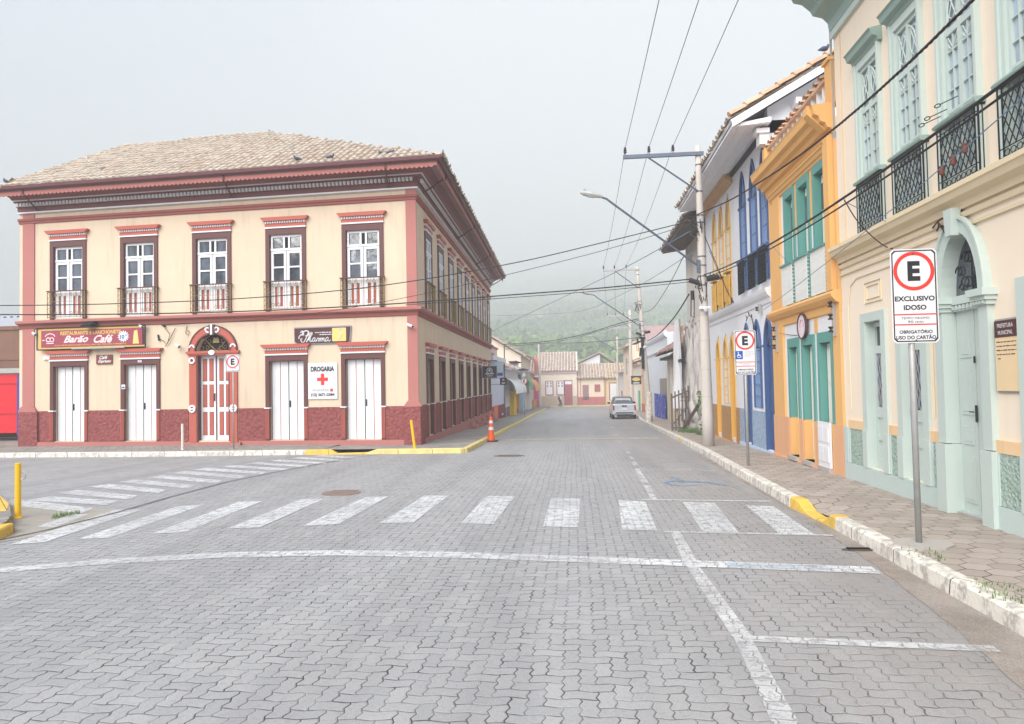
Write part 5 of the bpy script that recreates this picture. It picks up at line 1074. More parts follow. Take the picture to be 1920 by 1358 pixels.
rf = mt.build('roof', 'tile', WB); mv = MB(); ridge(mv, (3.74, 16.0, 7.92), (9.6, 16.0, 8.0+5.88*sl_), .11, .42); mv.build('verge_tiles', 'tiler', rf); mu.build('roof_deck', 'white', rf)
mb = MB(); mb.prism([(3.75, 15.93, 7.64), (3.75, 15.93, 7.79), (9.6, 15.93, 7.79+5.85*sl_), (9.6, 15.93, 7.64+5.85*sl_)], [(3.75, 15.98, 7.64), (3.75, 15.98, 7.79), (9.6, 15.98, 7.79+5.85*sl_), (9.6, 15.98, 7.64+5.85*sl_)])
for x in (5.2, 6.3, 7.4): z = 7.6+(x-3.72)*sl_-.3; mb.wbox(x, x+.12, 15.98, 16.36, z, z+.14)
mb.build('bargeboard', 'white', WB)
mb = MB(FR); mb.box(16.2, 16.5, 0, .22, 7.3, 7.66); mb.box(16.15, 16.5, 0, .3, 7.55, 7.66); mb.build('corbel', 'offw', WB)
# ---- netted building beyond
NB = thing('netted_building', 'tall pale building under repair wrapped in torn grey netting behind the big concrete pole', 'building', (9, 28, -.3)); FN = Fr(4.95, 0, 0, 1, -1, 0, flip=-1)
mb = MB(FN); mb.wall(24.15, 30.2, -.8, 8.3, -.3, 0, [(25.0, 25.7, 4.6, 7.0), (26.8, 27.5, 4.6, 7.0), (28.6, 29.3, 4.6, 7.0), (25.2, 25.9, .1, 2.6), (28.4, 29.2, .1, 2.6)]); mb.wbox(5.25, 14, 24.15, 30.2, -.8, 8.3); mb.build('wall', plaster('stained pale wall', srgb(214, 208, 202), .25, .5), NB)
hb('conc', 'cornice', [(0, 3.9), (.12, 3.95), (.16, 4.1), (0, 4.15)], NB, 24.15, 30.2, FN)
mb = MB(); V = []; nu, nv = 46, 30; R = random.Random(4)
for i in range(nv+1):
    for j in range(nu+1):
        y = 24.0+(30.4-24.0)*j/nu; z = -.45+4.7*i/nv; fold = .16*math.sin(j*.9+math.sin(i*.35)*1.4)+.09*math.sin(j*2.3+i*.3)+.05*math.sin(i*.8+j*.4); x = 4.62+fold*(.35+.65*(1-i/nv))+.22*(i/nv)
        if i == nv: z += .12*math.sin(j*1.1)
        V.append((x, y, z))
mb.add(V, [(i*(nu+1)+j, i*(nu+1)+j+1, (i+1)*(nu+1)+j+1, (i+1)*(nu+1)+j) for i in range(nv) for j in range(nu) if not (i < 4 and j % 17 < 3)]); mb.build('netting', 'net', NB, smooth=True, recalc=False)
mb = MB(); V = []
for i in range(21):
    for j in range(13): y = 29.0+1.3*j/12+.5*(1-i/20); z = .6+3.8*i/20; V.append((4.45+.07*math.sin(j*1.3+i*.2)+.2*(1-i/20)*math.sin(j*.5), y, z))
mb.add(V, [(i*13+j, i*13+j+1, (i+1)*13+j+1, (i+1)*13+j) for i in range(20) for j in range(12)]); mb.build('tarpaulin', 'white', NB, smooth=True, recalc=False)
mt, mu = MB(), MB(); roofplane(mt, mu, (3.95, 24.15, 7.55), (3.95, 30.6, 7.55), (9.5, 30.6, 10.2), (9.5, 24.15, 10.2), pu=.25, pv=.4, r=.11, seed=12); roofplane(mt, mu, (15, 30.6, 7.55), (15, 24.15, 7.55), (9.5, 24.15, 10.2), (9.5, 30.6, 10.2), pu=.5, pv=.8, r=.2, seed=13)
rf = mt.build('roof', 'tileg', NB); mu.build('roof_deck', 'wood', rf)
hb('wood', 'eave', [(0, 7.55), (.95, 7.42), (.95, 7.52), (0, 7.9)], NB, 24.15, 30.5, FN)
mb = MB(); mb.tube([(4.5, 30.9, .4), (4.72, 30.4, 4.2)], .035); mb.tube([(4.9, 31.2, -.6), (4.9, 31.2, 4.3)], .04); mb.build('prop', 'woodl', NB)
# shutters leaning out (dark slats)
mb = MB(); 
for k in range(4): mb.wbox(4.5, 4.6, 29.2+k*.18, 29.28+k*.18, 2.75, 3.25-.05*k)
mb.wbox(4.45, 4.62, 29.1, 29.95, 2.6, 2.72); mb.build('scaffold_clamp', 'black', NB)
# wooden fence and leaning plank
t = thing('wooden_fence', 'grey weathered wooden gate frame standing on the right pavement', 'fence', (4.2, 27.8, -.3))
mb = MB(); gf = gz(27.8)+.13
for i, (x, h, wd) in enumerate(((3.86, 1.50, .035), (4.0, 1.58, .022), (4.15, 1.62, .025), (4.3, 1.68, .022), (4.42, 1.72, .02), (4.55, 1.80, .035))): mb.wbox(x-wd, x+wd, 27.78+.03*i, 27.84+.03*i, gf, gf+h)
for y, h in ((28.6, 1.5), (29.6, 1.4), (30.6, 1.5)): mb.wbox(4.5, 4.58, y, y+.08, gf-.05, gf+h)
mb.build('post', 'wood', t); mb = MB()
def rail(x0, z0, x1, z1, y0=27.74, y1=27.9, w=.035): mb.prism([(x0, y0, gf+z0-w), (x1, y1, gf+z1-w), (x1, y1, gf+z1+w), (x0, y0, gf+z0+w)], [(x0, y0+.04, gf+z0-w), (x1, y1+.04, gf+z1-w), (x1, y1+.04, gf+z1+w), (x0, y0+.04, gf+z0+w)])
rail(3.83, 1.32, 4.6, 1.62); rail(3.83, .14, 4.6, .10); rail(4.2, 1.2, 4.58, 1.22, w=.015); rail(4.2, .85, 4.58, .9, w=.015); rail(3.86, .25, 4.55, 1.0, w=.03); rail(4.52, 1.35, 4.56, 1.3, 27.9, 30.6, .03); mb.build('rail', 'wood', t)
mb = MB(); mb.tube([(4.2, 27.3, gz(27)+.2), (4.55, 24.4, 1.35)], .075, 4); tag(mb.build('wooden_plank', 'wood', origin=(4.2, 27.3, -.1)), 'dark wooden plank leaning from the fence to the netted building', 'plank')
# climbing plant behind the pole
mb = MB(); R = random.Random(8)
for i in range(420):
    y = 24.15+R.gauss(0, .25); z = R.uniform(-.1, 1.45); x = 4.55+R.gauss(0, .14)-.1*(z > 1); s = R.uniform(.03, .08); u = Vector((R.gauss(0, 1), R.gauss(0, 1), R.gauss(0, 1))).normalized(); w = u.cross(Vector((R.gauss(0, 1), 1, R.gauss(0, 1)))).normalized(); c = Vector((x, y, z))
    mb.add([c+u*s, c+w*s*.6, c-u*s, c-w*s*.6], [(0, 1, 2, 3)])
t = thing('climbing_plant', 'green leafy climber at the wall corner behind the big concrete pole', 'plant', (4.55, 24.15, -.1)); mb.build('foliage', 'leaf', t, recalc=False); mb = MB()
for k in range(5): mb.tube([(4.58, 24.1+.06*k, -.15), (4.5, 24.0+.12*k, .6), (4.55, 24.05+.08*k, 1.3)], .012, 4)
mb.build('stem', 'bark', t)
# ================================================================== FAR END OF THE STREET
def house_front(name, label, X0, X1, Y, zb, ze, mat, depth=7, roofz=None, roofmat='tiled', cat='house'):
    t = thing(name, label, cat, ((X0+X1)/2, Y+depth/2, zb)); MB().wbox(X0, X1, Y, Y+depth, zb, ze).build('wall', mat, t)
    if roofz:
        mt, mu = MB(), MB(); roofplane(mt, mu, (X0-.15, Y-.5, ze-.12), (X1+.15, Y-.5, ze-.12), (X1+.15, Y+depth/2, roofz), (X0-.15, Y+depth/2, roofz), pu=.42, pv=.7, r=.17, seed=int(Y+X0*3), seg=3)
        mt.build('roof', roofmat, t); mu.add([(X0-.15, Y+depth+.5, ze-.12), (X1+.15, Y+depth+.5, ze-.12), (X1+.15, Y+depth/2, roofz), (X0-.15, Y+depth/2, roofz)], [(0, 1, 2, 3)]); mu.add([(X0, Y, ze-.2), (X0, Y+depth, ze-.2), (X0, Y+depth/2, roofz-.05)], [(0, 1, 2)]); mu.add([(X1, Y, ze-.2), (X1, Y+depth, ze-.2), (X1, Y+depth/2, roofz-.05)], [(0, 1, 2)]); mu.build('roof_deck', mat, t, recalc=False)
    return t
maroonw = paint('dull maroon wood', srgb(156, 88, 92), .7)
zb = gz(98)+.05
A = house_front('row_house', 'cream house with steep weathered tile roof, two white shuttered windows and a maroon door', -5.0, .35, 98, zb-.3, 3.55, plaster('cream far wall', srgb(226, 216, 200)), 9, 6.35)
MB().box(-4.99, .34, -98, -97.95, zb-.3, -.15).build('plinth', plaster('beige plinth', srgb(186, 170, 150)), A); MB().box(-5.0, .36, -98, -97.8, 3.1, 3.4).build('cornice', 'pinkt', A)
for c in (-3.6, -2.0):
    MB().box(c-.58, c+.58, -98, -97.93, -.05, 2.05).build('window', maroonw, A); fm = A.children[-1]
    for o in A.children: 
        if o.name.startswith('window'): fm = o
    MB().box(c-.46, c+.46, -97.93, -97.9, .08, 1.93).build('shutter', 'white', fm)
    mb = MB()
    for sx in (-.24, .24):
        for z in (1.15, 1.55): mb.box(c+sx-.12, c+sx+.12, -97.9, -97.89, z, z+.3)
    mb.build('pane', 'greyt', fm)
MB().box(-.95-.55, -.95+.55+.1, -98, -97.93, zb+.05, 2.1).build('door', maroonw, A)
fm = [o for o in A.children if o.name.startswith('door')][0]; MB().box(-1.35, -.4, -97.93, -97.9, 1.5, 1.95).build('transom', 'white', fm)
B_ = house_front('row_house', 'low cream house with red dado and small maroon door and window', .4, 4.35, 98.3, zb-.3, 2.46, plaster('pale yellow far wall', srgb(226, 212, 188)), 8, 4.5, 'tiled')
MB().box(.4, 4.34, -98.3, -98.24, zb-.3, -.35).build('plinth', plaster('red dado', srgb(184, 108, 106)), B_)
mb = MB(); mb.box(.4, .5, -98.3, -98.22, -.4, 2.3); mb.box(.8, .9, -98.3, -98.22, -.4, 2.3); mb.box(4.2, 4.34, -98.3, -98.22, -.4, 2.3); mb.build('pilaster', plaster('salmon trim', srgb(206, 128, 118)), B_, split=.02); MB().box(.4, 4.35, -98.3, -98.2, 2.28, 2.4).build('cornice', 'darkpink', B_)
mb = MB(); mb.box(1.15, 2.0, -98.3, -98.24, -.75, 1.35); mb.build('door', maroonw, B_); mb = MB()
for k in range(6): mb.box(1.2+k*.135, 1.25+k*.135, -98.24, -98.22, -.7, 1.3)
mb.build('slat', 'greyt', [o for o in B_.children if o.name.startswith('door')][0])
MB().box(2.85, 3.65, -98.3, -98.24, .35, 1.4).build('window', maroonw, B_)
C2 = house_front('row_house', 'yellowish low house at the end of the street behind the parked car', 4.38, 12, 98.6, zb-.3, 2.4, plaster('yellow far wall', srgb(232, 212, 164)), 8, 4.5, 'tiled')
mb = MB(); mb.box(4.9, 6.6, -98.6, -98.54, -.9, 1.65); mb.build('door', maroonw, C2); fm = [o for o in C2.children if o.name.startswith('door')][0]; MB().box(5.05, 6.45, -98.54, -98.5, -.9, 1.5).build('leaf', 'white', fm)
mb = MB(); mb.box(6.9, 8.6, -98.6, -98.54, .1, 1.65); mb.build('window', maroonw, C2); fm = [o for o in C2.children if o.name.startswith('window')][0]; MB().box(7.05, 8.45, -98.54, -98.5, .22, 1.5).build('shutter', 'white', fm)
t = thing('gabled_house', 'small white house whose pitched gable shows above the low tile roofs', 'house', (4, 126, -1)); mb = MB(); mb.prism([(-2.6, 122, -2), (4.6, 122, -2), (4.6, 122, 6.7), (-2.6, 122, 3.5)], [(-2.6, 130, -2), (4.6, 130, -2), (4.6, 130, 6.7), (-2.6, 130, 3.5)]); mb.build('wall', 'offw', t)
mb = MB(); mb.prism([(-3.4, 121.5, 3.3), (4.5, 121.5, 6.85), (4.5, 121.5, 7.1), (-3.4, 121.5, 3.55)], [(-3.4, 130.5, 3.3), (4.5, 130.5, 6.85), (4.5, 130.5, 7.1), (-3.4, 130.5, 3.55)]); mb.prism([(4.5, 121.5, 6.85), (7.2, 121.5, 5.1), (7.2, 121.5, 5.35), (4.5, 121.5, 7.1)], [(4.5, 130.5, 6.85), (7.2, 130.5, 5.1), (7.2, 130.5, 5.35), (4.5, 130.5, 7.1)]); mb.build('roof', 'tiled', t)
# yellow kerb and pavement of the cross street there
mb = MB(); mb.wbox(-12, 14, 96.3, 96.5, gz(96)-.2, gz(96)+.16); struct('kerb', mb, 'kerbp'); mb = MB(); mb.wbox(-12, 14, 96.5, 98.7, gz(97)-.3, gz(97)+.155); struct('pavement', mb, 'walk2')
# ---------------- left side shops (street wall x = -5.5)
FL = Fr(-5.5, 0, 0, 1, 1, 0, flip=1)
def shop(name, label, y0, y1, zt, mat, depth=10, roof=None, cat='shop', fr=FL):
    t = thing(name, label, cat, fr.P((y0+y1)/2, -depth/2, gz(y0)+.1)); mb = MB(fr); mb.box(y0, y1, -depth, 0, gz(y1)-.6, zt); mb.build('wall', mat, t)
    if roof:
        mt, mu = MB(), MB(); a, b, c, d = fr.P(y0-.1, .6, zt-.1), fr.P(y1+.1, .6, zt-.1), fr.P(y1+.1, -depth/2, zt+roof), fr.P(y0-.1, -depth/2, zt+roof); roofplane(mt, mu, a, b, c, d, pu=.42, pv=.7, r=.17, seed=int(y0), seg=3); mt.build('roof', 'tiled', t)
        e, f = fr.P(y1+.1, -depth-.3, zt-.1), fr.P(y0-.1, -depth-.3, zt-.1); mu.add([d, c, e, f], [(0, 1, 2, 3)]); mu.add([fr.P(y0, 0, zt-.2), fr.P(y0, -depth, zt-.2), d], [(0, 1, 2)]); mu.add([fr.P(y1, 0, zt-.2), fr.P(y1, -depth, zt-.2), c], [(0, 1, 2)]); mu.build('roof_deck', mat, t, recalc=False)
    return t
lav = plaster('pale lavender wall', srgb(214, 216, 232)); maro = plaster('maroon dado', srgb(140, 46, 72)); dko = plaster('orange stripe', srgb(232, 130, 90))
t = shop('lavender_shop', 'pale lavender shopfront with maroon and orange dado next to the corner building', 44.3, 52.8, 3.5, lav)
mb = MB(FL); mb.box(48.2, 52.8, 0, .06, -1.2, .25); mb.box(44.3, 45.8, 0, .06, -1.2, .25); mb.build('dado', maro, t, split=.02); MB(FL).box(45.8, 48.2, 0, .07, -1.2, .3).build('dado', dko, t)
mb = MB(FL); mb.box(50.5, 51.6, .07, .09, -.55, -.4); mb.build('lettering', 'signw', t); MB(FL).box(44.3, 52.8, -.1, .25, 3.4, 3.7).build('cornice', 'offw', t)
t = shop('parapet_house', 'pale pink house with orange window squares rising behind the lavender shop', 45, 56, 4.6, plaster('pale pink wall', srgb(226, 206, 204)), 8, None, 'house', Fr(-6.3, 0, 0, 1, 1, 0))
mb = MB(Fr(-6.3, 0, 0, 1, 1, 0)); mb.box(46.3, 48.2, 0, .05, 3.9, 4.4); mb.build('window', dko, t); MB(Fr(-6.3, 0, 0, 1, 1, 0)).box(52, 53.5, 0, .05, 3.6, 4.2).build('window', maroonw, t); MB(Fr(-6.3, 0, 0, 1, 1, 0)).box(45, 56, -.2, .1, 4.6, 4.75).build('coping', 'coral', t)
t = shop('awning_shop', 'white shop with a rounded white awning, yellow pillar and maroon shutter', 53, 66.5, 3.0, 'offw', 9, 1.6); WA = t
MB(FL).box(58, 60.4, 0, .35, -1.6, 1.2).build('pillar', plaster('yellow pillar', srgb(238, 200, 50)), t); MB(FL).box(57.6, 60.8, 0, .5, -1.6, -.85).build('pillar_base', 'yellow', t)
MB(FL).box(61.5, 66, 0, .06, -1.6, -.05).build('dado', maro, t); 
for k in range(3): MB(FL).box(53.6+k*1.4, 54.3+k*1.4, 0, .05, -1.4, -.1).build('doorway', 'brown', t)
mb = MB(FL); n = 9
for i in range(n):
    a0, a1 = math.pi/2*i/n, math.pi/2*(i+1)/n; p = lambda a: (.95*math.sin(a), 1.0+1.25*math.cos(a)); (d0, z0), (d1, z1) = p(a0), p(a1)
    mb.pdz([(d0, z0), (d1, z1), (d1*.97, z1-.04), (d0*.97, z0-.04)], 53.6, 65)
mb.build('awning', paint('white awning canvas', srgb(228, 232, 234)), t)
mb = MB(FL)
for i in range(n):
    a0, a1 = math.pi/2*i/n, math.pi/2*(i+1)/n; p = lambda a: (1.25*math.sin(a), 1.15+1.55*math.cos(a)); (d0, z0), (d1, z1) = p(a0), p(a1)
    mb.pdz([(d0, z0), (d1, z1), (d1*.97, z1-.05), (d0*.97, z0-.05)], 66.8, 71)
t = shop('green_awning_shop', 'pale blue shop with a curved green awning and an orange banner', 66.6, 74, 3.2, plaster('pale blue wall', srgb(206, 220, 232)), 9, 1.5); mb.build('awning', plain('green awning', srgb(60, 150, 104)), t)
MB(FL).box(67.2, 69, .0, .4, -1.9, 1.6).build('pillar', plaster('sky blue pillar', srgb(176, 206, 224)), t)
tt = thing('hanging_banner', 'orange vertical banner hanging under the awnings on the left', 'banner', (-5.0, 62, 0)); MB().wbox(-5.35, -4.95, 61, 61.05, -.45, 1.15).build('cloth', plain('orange banner', srgb(240, 160, 40)), tt); MB().wbox(-5.4, -4.9, 60.98, 61.06, 1.15, 1.2).build('rod', 'black', tt)
t = shop('orange_awning_shop', 'white shop with an orange half-round awning and a white door', 74.2, 86, 3.1, 'offw', 9, 1.6); mb = MB(FL)
for i in range(n):
    a0, a1 = math.pi/2*i/n, math.pi/2*(i+1)/n; p = lambda a: (1.3*math.sin(a), .9+1.5*math.cos(a)); (d0, z0), (d1, z1) = p(a0), p(a1)
    mb.pdz([(d0, z0), (d1, z1), (d1*.97, z1-.05), (d0*.97, z0-.05)], 75, 84)
mb.build('awning', plain('orange awning', srgb(214, 148, 98)), t); MB(FL).box(78, 83, 0, .3, -1.9, .6).build('door', 'white', t)
t = shop('pink_pillar_shop', 'low shop with a bright pink pillar and ochre dado at the far left corner', 86.2, 95, 3.0, plaster('sand wall', srgb(224, 204, 180)), 9, 1.4); MB(FL).box(92, 94.9, 0, .75, -1.9, 2.4).build('pillar', plaster('bright pink', srgb(226, 110, 170)), t); MB(FL).box(86.5, 91.8, 0, .4, -1.9, -.4).build('dado', plaster('ochre', srgb(224, 168, 90)), t); MB(FL).box(92.2, 94.7, 0, .9, 2.4, 2.55).build('canopy', 'wood', t)
mb = MB(FL); mb.box(91, 91.3, .2, .9, 3.0, 5.2); mb.build('sign_column', plain('red and yellow column', srgb(206, 130, 116)), t)
# big cream building behind, with sloping gable towards the street
t = thing('cream_building', 'large cream building with a long sloping gable behind the left shops', 'building', (-13, 82, -1)); P = [(-26, -2), (-5.9, -2), (-5.9, 4.9), (-9.8, 7.3), (-17, 9.6), (-26, 7)]
MB().prism([(x, 76, z) for x, z in P], [(x, 92, z) for x, z in P]).build('wall', plaster('cream gable', srgb(234, 220, 202)), t)
P = [(-5.3, 4.75), (-9.8, 7.45), (-17, 9.75), (-17, 9.95), (-9.7, 7.7), (-5.2, 4.95)]; MB().prism([(x, 75.3, z) for x, z in P], [(x, 92.6, z) for x, z in P]).build('roof', 'tiled', t)
mb = MB(); mb.wbox(-7.2, -6.5, 75.9, 76, 3.2, 4.3); mb.build('window', 'brown', t)
t = thing('tile_roof_house', 'house with a weathered tile roof between the cream gable and the steep-roofed house', 'house', (-9, 112, -1.5)); MB().wbox(-14, -5.2, 108, 118, -2.2, 3.4).build('wall', 'pinkt', t); mt, mu = MB(), MB(); roofplane(mt, mu, (-14.3, 107.4, 3.3), (-4.9, 107.4, 3.3), (-4.9, 113, 6.2), (-14.3, 113, 6.2), pu=.45, pv=.8, r=.18, seed=5, seg=3); mt.build('roof', 'tiled', t); mu.build('roof_deck', 'tileu', t)
# projecting signs and lanterns on the left
t = thing('hanging_sign', 'black hanging sign with a white round emblem on the corner building side wall', 'sign', (-5.2, 38.5, 2.2)); X0_, X1_ = -5.12, -4.32
MB().box(X0_, X1_, -38.03, -37.97, 2.17, 2.8).build('board', plain('slate board', srgb(62, 64, 72)), t); mb = MB()
for a, b in (((X0_-.03), (X0_)), (X1_, X1_+.03)): mb.box(a, b, -38.04, -37.96, 2.14, 2.83)
mb.box(X0_, X1_, -38.04, -37.96, 2.8, 2.83); mb.box(X0_, X1_, -38.04, -37.96, 2.14, 2.17); mb.build('frame', 'galv', t); mb = MB(); mb.ftube([(-5.35, -38, 3.12), (-4.3, -38, 3.12)], .02); mb.ftube([(-4.7, -38, 3.12), (-4.7, -38, 2.83)], .015); mb.ftube([(-5.35, -38, 2.85), (-5.1, -38, 3.1)], .015); mb.build('bracket', 'black', t)
mb = MB(); mb.disc(-4.72, 2.56, .17, -37.96, -37.95, .13, 20); mb.disc(-4.72, 2.58, .07, -37.96, -37.95, 0, 12); mb.box(-4.95, -4.49, -37.96, -37.95, 2.36, 2.43); mb.box(-4.88, -4.56, -37.96, -37.95, 2.25, 2.29); mb.build('emblem', 'signw', t)
t = thing('hanging_sign', 'small black hanging sign with a white cup emblem on the lavender shop', 'sign', (-4.6, 44, 1.9)); MB().box(-4.8, -4.36, -44.03, -43.97, 1.74, 2.2).build('board', 'blk', t); mb = MB(); mb.puz([(-4.72, 1.9), (-4.44, 1.9), (-4.5, 1.8), (-4.66, 1.8)], -43.97, -43.96); mb.puz([(-4.68, 2.02), (-4.48, 2.02), (-4.58, 2.13)], -43.97, -43.96); mb.build('emblem', 'signw', t); mb = MB(); mb.ftube([(-5.5, -44, 2.18), (-4.8, -44, 2.18)], .015); mb.ftube([(-5.5, -44, 1.78), (-4.8, -44, 1.78)], .015); mb.build('bracket', 'black', t)
t = thing('shop_sign', 'pale blue and white projecting shop sign behind the black hanging sign', 'sign', (-5.1, 45.5, 2.5)); MB().box(-5.9, -4.75, -45.5, -45.4, 2.65, 3.3).build('board', plain('pale blue board', srgb(200, 222, 232)), t); MB().box(-5.2, -4.75, -45.4, -45.38, 2.35, 2.55).build('stripe', plain('cobalt stripe', srgb(70, 90, 180)), t); MB().box(-5.2, -4.75, -45.5, -45.4, 2.25, 2.66).build('panel', 'signw', t)
for (x, y, z, lab) in ((-4.95, 58, 3.55, 'upper dark-topped lantern sign on the left side of the street'), (-4.5, 60, 2.95, 'lower dark-topped lantern sign on the left side of the street')):
    t = thing('lantern', lab, 'lantern', (x, y, z)); MB().lathe((x, y, z), [(.5, -.02), (.52, .05), (.2, .14), (.04, .2)], 12).build('hood', 'black', t); MB().lathe((x+.05, y, z-.5), [(.17, -.05), (.19, .47)], 10).build('lamp_body', 'white', t); MB().tube([(x, y, z+.1), (-5.6, y+.1, z+.15)], .03).build('bracket', 'black', t)
mb = MB(); mb.tube([(-5.44, 52.9, -1), (-5.38, 52.9, 4.9)], .05); mb.tube([(-5.38, 52.9, 4.5), (-5.0, 52.9, 4.5)], .02, 4); tag(mb.build('service_pole', plain('greenish pipe', srgb(104, 110, 92)), origin=(-5.44, 52.9, -1)), 'thin greenish service pipe standing between the left shops', 'pole')
# ---------------- right side, farther houses (wall x = 5.6 .. 6.2)
FQ = Fr(5.6, 0, 0, 1, -1, 0, flip=-1)
t = thing('old_house', 'beige decaying house with a ragged tile roof behind the wooden fence', 'house', (8, 38, -.5)); MB().wbox(5.55, 13, 33.0, 41.5, -1.2, 3.3).build('wall', plaster('beige old wall', srgb(224, 204, 168), .2, .4), t)
mt, mu = MB(), MB(); roofplane(mt, mu, (4.75, 32.8, 3.25), (4.75, 40.5, 3.25), (8.2, 40.5, 5.3), (8.2, 32.8, 5.3), pu=.27, pv=.42, r=.12, seed=21, lift=.05); mt.build('roof', m_tile('ruined tiles', srgb(156, 128, 118), srgb(56, 42, 40), 1.0), t); mu.prism([(5.5, 32.9, 3.2), (8.2, 32.9, 5.2), (13, 32.9, 3.2)], [(5.5, 41.4, 3.2), (8.2, 41.4, 5.2), (13, 41.4, 3.2)]); mu.build('roof_deck', 'tileu', t)
mb = MB(FQ); mb.box(39.5, 40.2, 0, .08, -.6, 3.1); mb.build('pilaster', 'offw', t); MB(FQ).box(33, 41.4, 0, .5, 3.0, 3.15).build('eave', 'wood', t)
t = thing('plain_white_house', 'white house with cornice and a boarded doorway behind the leaning pole', 'house', (9, 48, -.7)); MB().wbox(5.6, 13, 41.6, 54, -1.4, 4.75).build('wall', plaster('weathered white wall', srgb(222, 226, 230), .12, .25), t)
for pr in ([(0, 3.55), (.08, 3.6), (.12, 3.7), (0, 3.74)], [(0, 4.4), (.14, 4.5), (.2, 4.62), (.2, 4.8), (0, 4.85)]): MB(FQ).pdz(pr, 41.6, 54).build('cornice', 'offw', t)
MB(FQ).box(42.3, 45.5, .01, .03, -.8, 1.95).build('boarded_opening', plain('grey boards', srgb(150, 142, 136)), t)
mb = MB(FQ); mb.box(42.2, 47.6, .12, .16, gz(45)+.16, .95)
def m_graf():
    n = NT('painted blue boards'); p = n.pos(); f = n.noise(n.scale(p, (1, 1, .7)), 2.6, 3, .6); c = n.mix(n.ramp(f, .45, .5), srgb(40, 84, 196), srgb(92, 78, 158)); c = n.mix(n.ramp(n.noise(p, 3.7, 2), .62, .66), c, srgb(196, 206, 232)); return n.fin(c, .7)
t = thing('painted_boards', 'blue and purple painted boards leaning on the white house', 'boards', (5.4, 45, -.8)); mb.build('board', m_graf(), t); mb = MB(FQ); mb.box(43, 43.1, .16, .2, -.6, 1.0); mb.box(46, 46.1, .16, .2, -.6, .9); mb.build('batten', 'sblue', t)
t = thing('red_roof_building', 'long building with a faded red corrugated roof behind the white house', 'building', (10, 58, -1)); MB().wbox(7.0, 20, 55.5, 70, -1.5, 4.6).build('wall', plaster('pinkish wall', srgb(226, 212, 204)), t)
mb = MB()
for i in range(52): x = 5.9+i*.28; mb.prism([(x, 54.8, 4.55), (x+.07, 54.8, 4.62), (x+.14, 54.8, 4.55)], [(x, 62.5, 6.75), (x+.07, 62.5, 6.82), (x+.14, 62.5, 6.75)])
mb.prism([(5.9, 54.8, 4.45), (20.5, 54.8, 4.45), (20.5, 54.8, 4.56), (5.9, 54.8, 4.56)], [(5.9, 62.5, 6.65), (20.5, 62.5, 6.65), (20.5, 62.5, 6.76), (5.9, 62.5, 6.76)]); mb.build('roof', 'redroof', t)
FT = Fr(6.0, 0, 0, 1, -1, 0, flip=-1)
def rshop(name, label, y0, y1, zt, mat, roof=None): return shop(name, label, y0, y1, zt, mat, 8, roof, 'house', FT)
t = rshop('orange_corner_house', 'narrow orange-painted house front with a red base beyond the leaning pole', 56, 62, 3.9, plaster('salmon orange wall', srgb(240, 186, 146))); MB(FT).box(56.02, 61.9, 0, .06, -1.8, -.2).build('dado', plaster('red base', srgb(206, 116, 110)), t); MB(FT).box(56, 62, 0, .12, 3.7, 3.95).build('cornice', 'offw', t)
t = rshop('green_door_house', 'cream house with a green door on the right beyond the orange front', 62.2, 72, 3.7, plaster('pale cream wall', srgb(236, 224, 206)), 1.4); MB(FT).box(63.5, 65, 0, .05, -1.5, .9).build('door', plain('green door', srgb(70, 170, 130)), t); MB(FT).box(67.5, 69, 0, .05, -.3, 1.2).build('window', 'white', t); MB(FT).box(62.2, 72, 0, .3, 3.3, 3.5).build('cornice', plain('tan canopy', srgb(214, 176, 150)), t)
t = rshop('tall_peach_house', 'two-storey pale peach house on the right near the far end', 72.2, 84, 5.6, plaster('pale peach wall', srgb(236, 214, 190)), 1.6); MB(FT).box(74, 75.5, 0, .05, -1.4, .8).build('door', 'white', t); MB(FT).box(78, 79.5, 0, .05, 2.6, 4.4).build('window', 'greyt', t)
t = rshop('last_right_house', 'low pale house at the far right corner', 84.2, 95.5, 3.0, plaster('pale grey wall', srgb(224, 222, 216)), 1.4); MB(FT).box(87, 88.6, 0, .05, -1.5, .6).build('door', maroonw, t)
t = thing('hanging_sign', 'black hanging sign with a yellow diamond on the right side of the street', 'sign', (5, 55, 1.8)); MB().box(4.5, 5.3, -55.03, -54.97, 1.55, 2.18).build('board', 'blk', t); MB().puz([(4.55, 1.95), (4.72, 2.08), (4.9, 2.11), (5.08, 2.08), (5.25, 1.95), (5.08, 1.82), (4.9, 1.79), (4.72, 1.82)], -54.97, -54.96).build('emblem', 'gold', t); MB().box(4.65, 5.15, -54.97, -54.96, 1.62, 1.7).build('lettering', 'signw', t); mb = MB(); mb.ftube([(4.45, -55, 2.2), (5.98, -55, 2.2)], .025); mb.build('bracket', 'black', t)
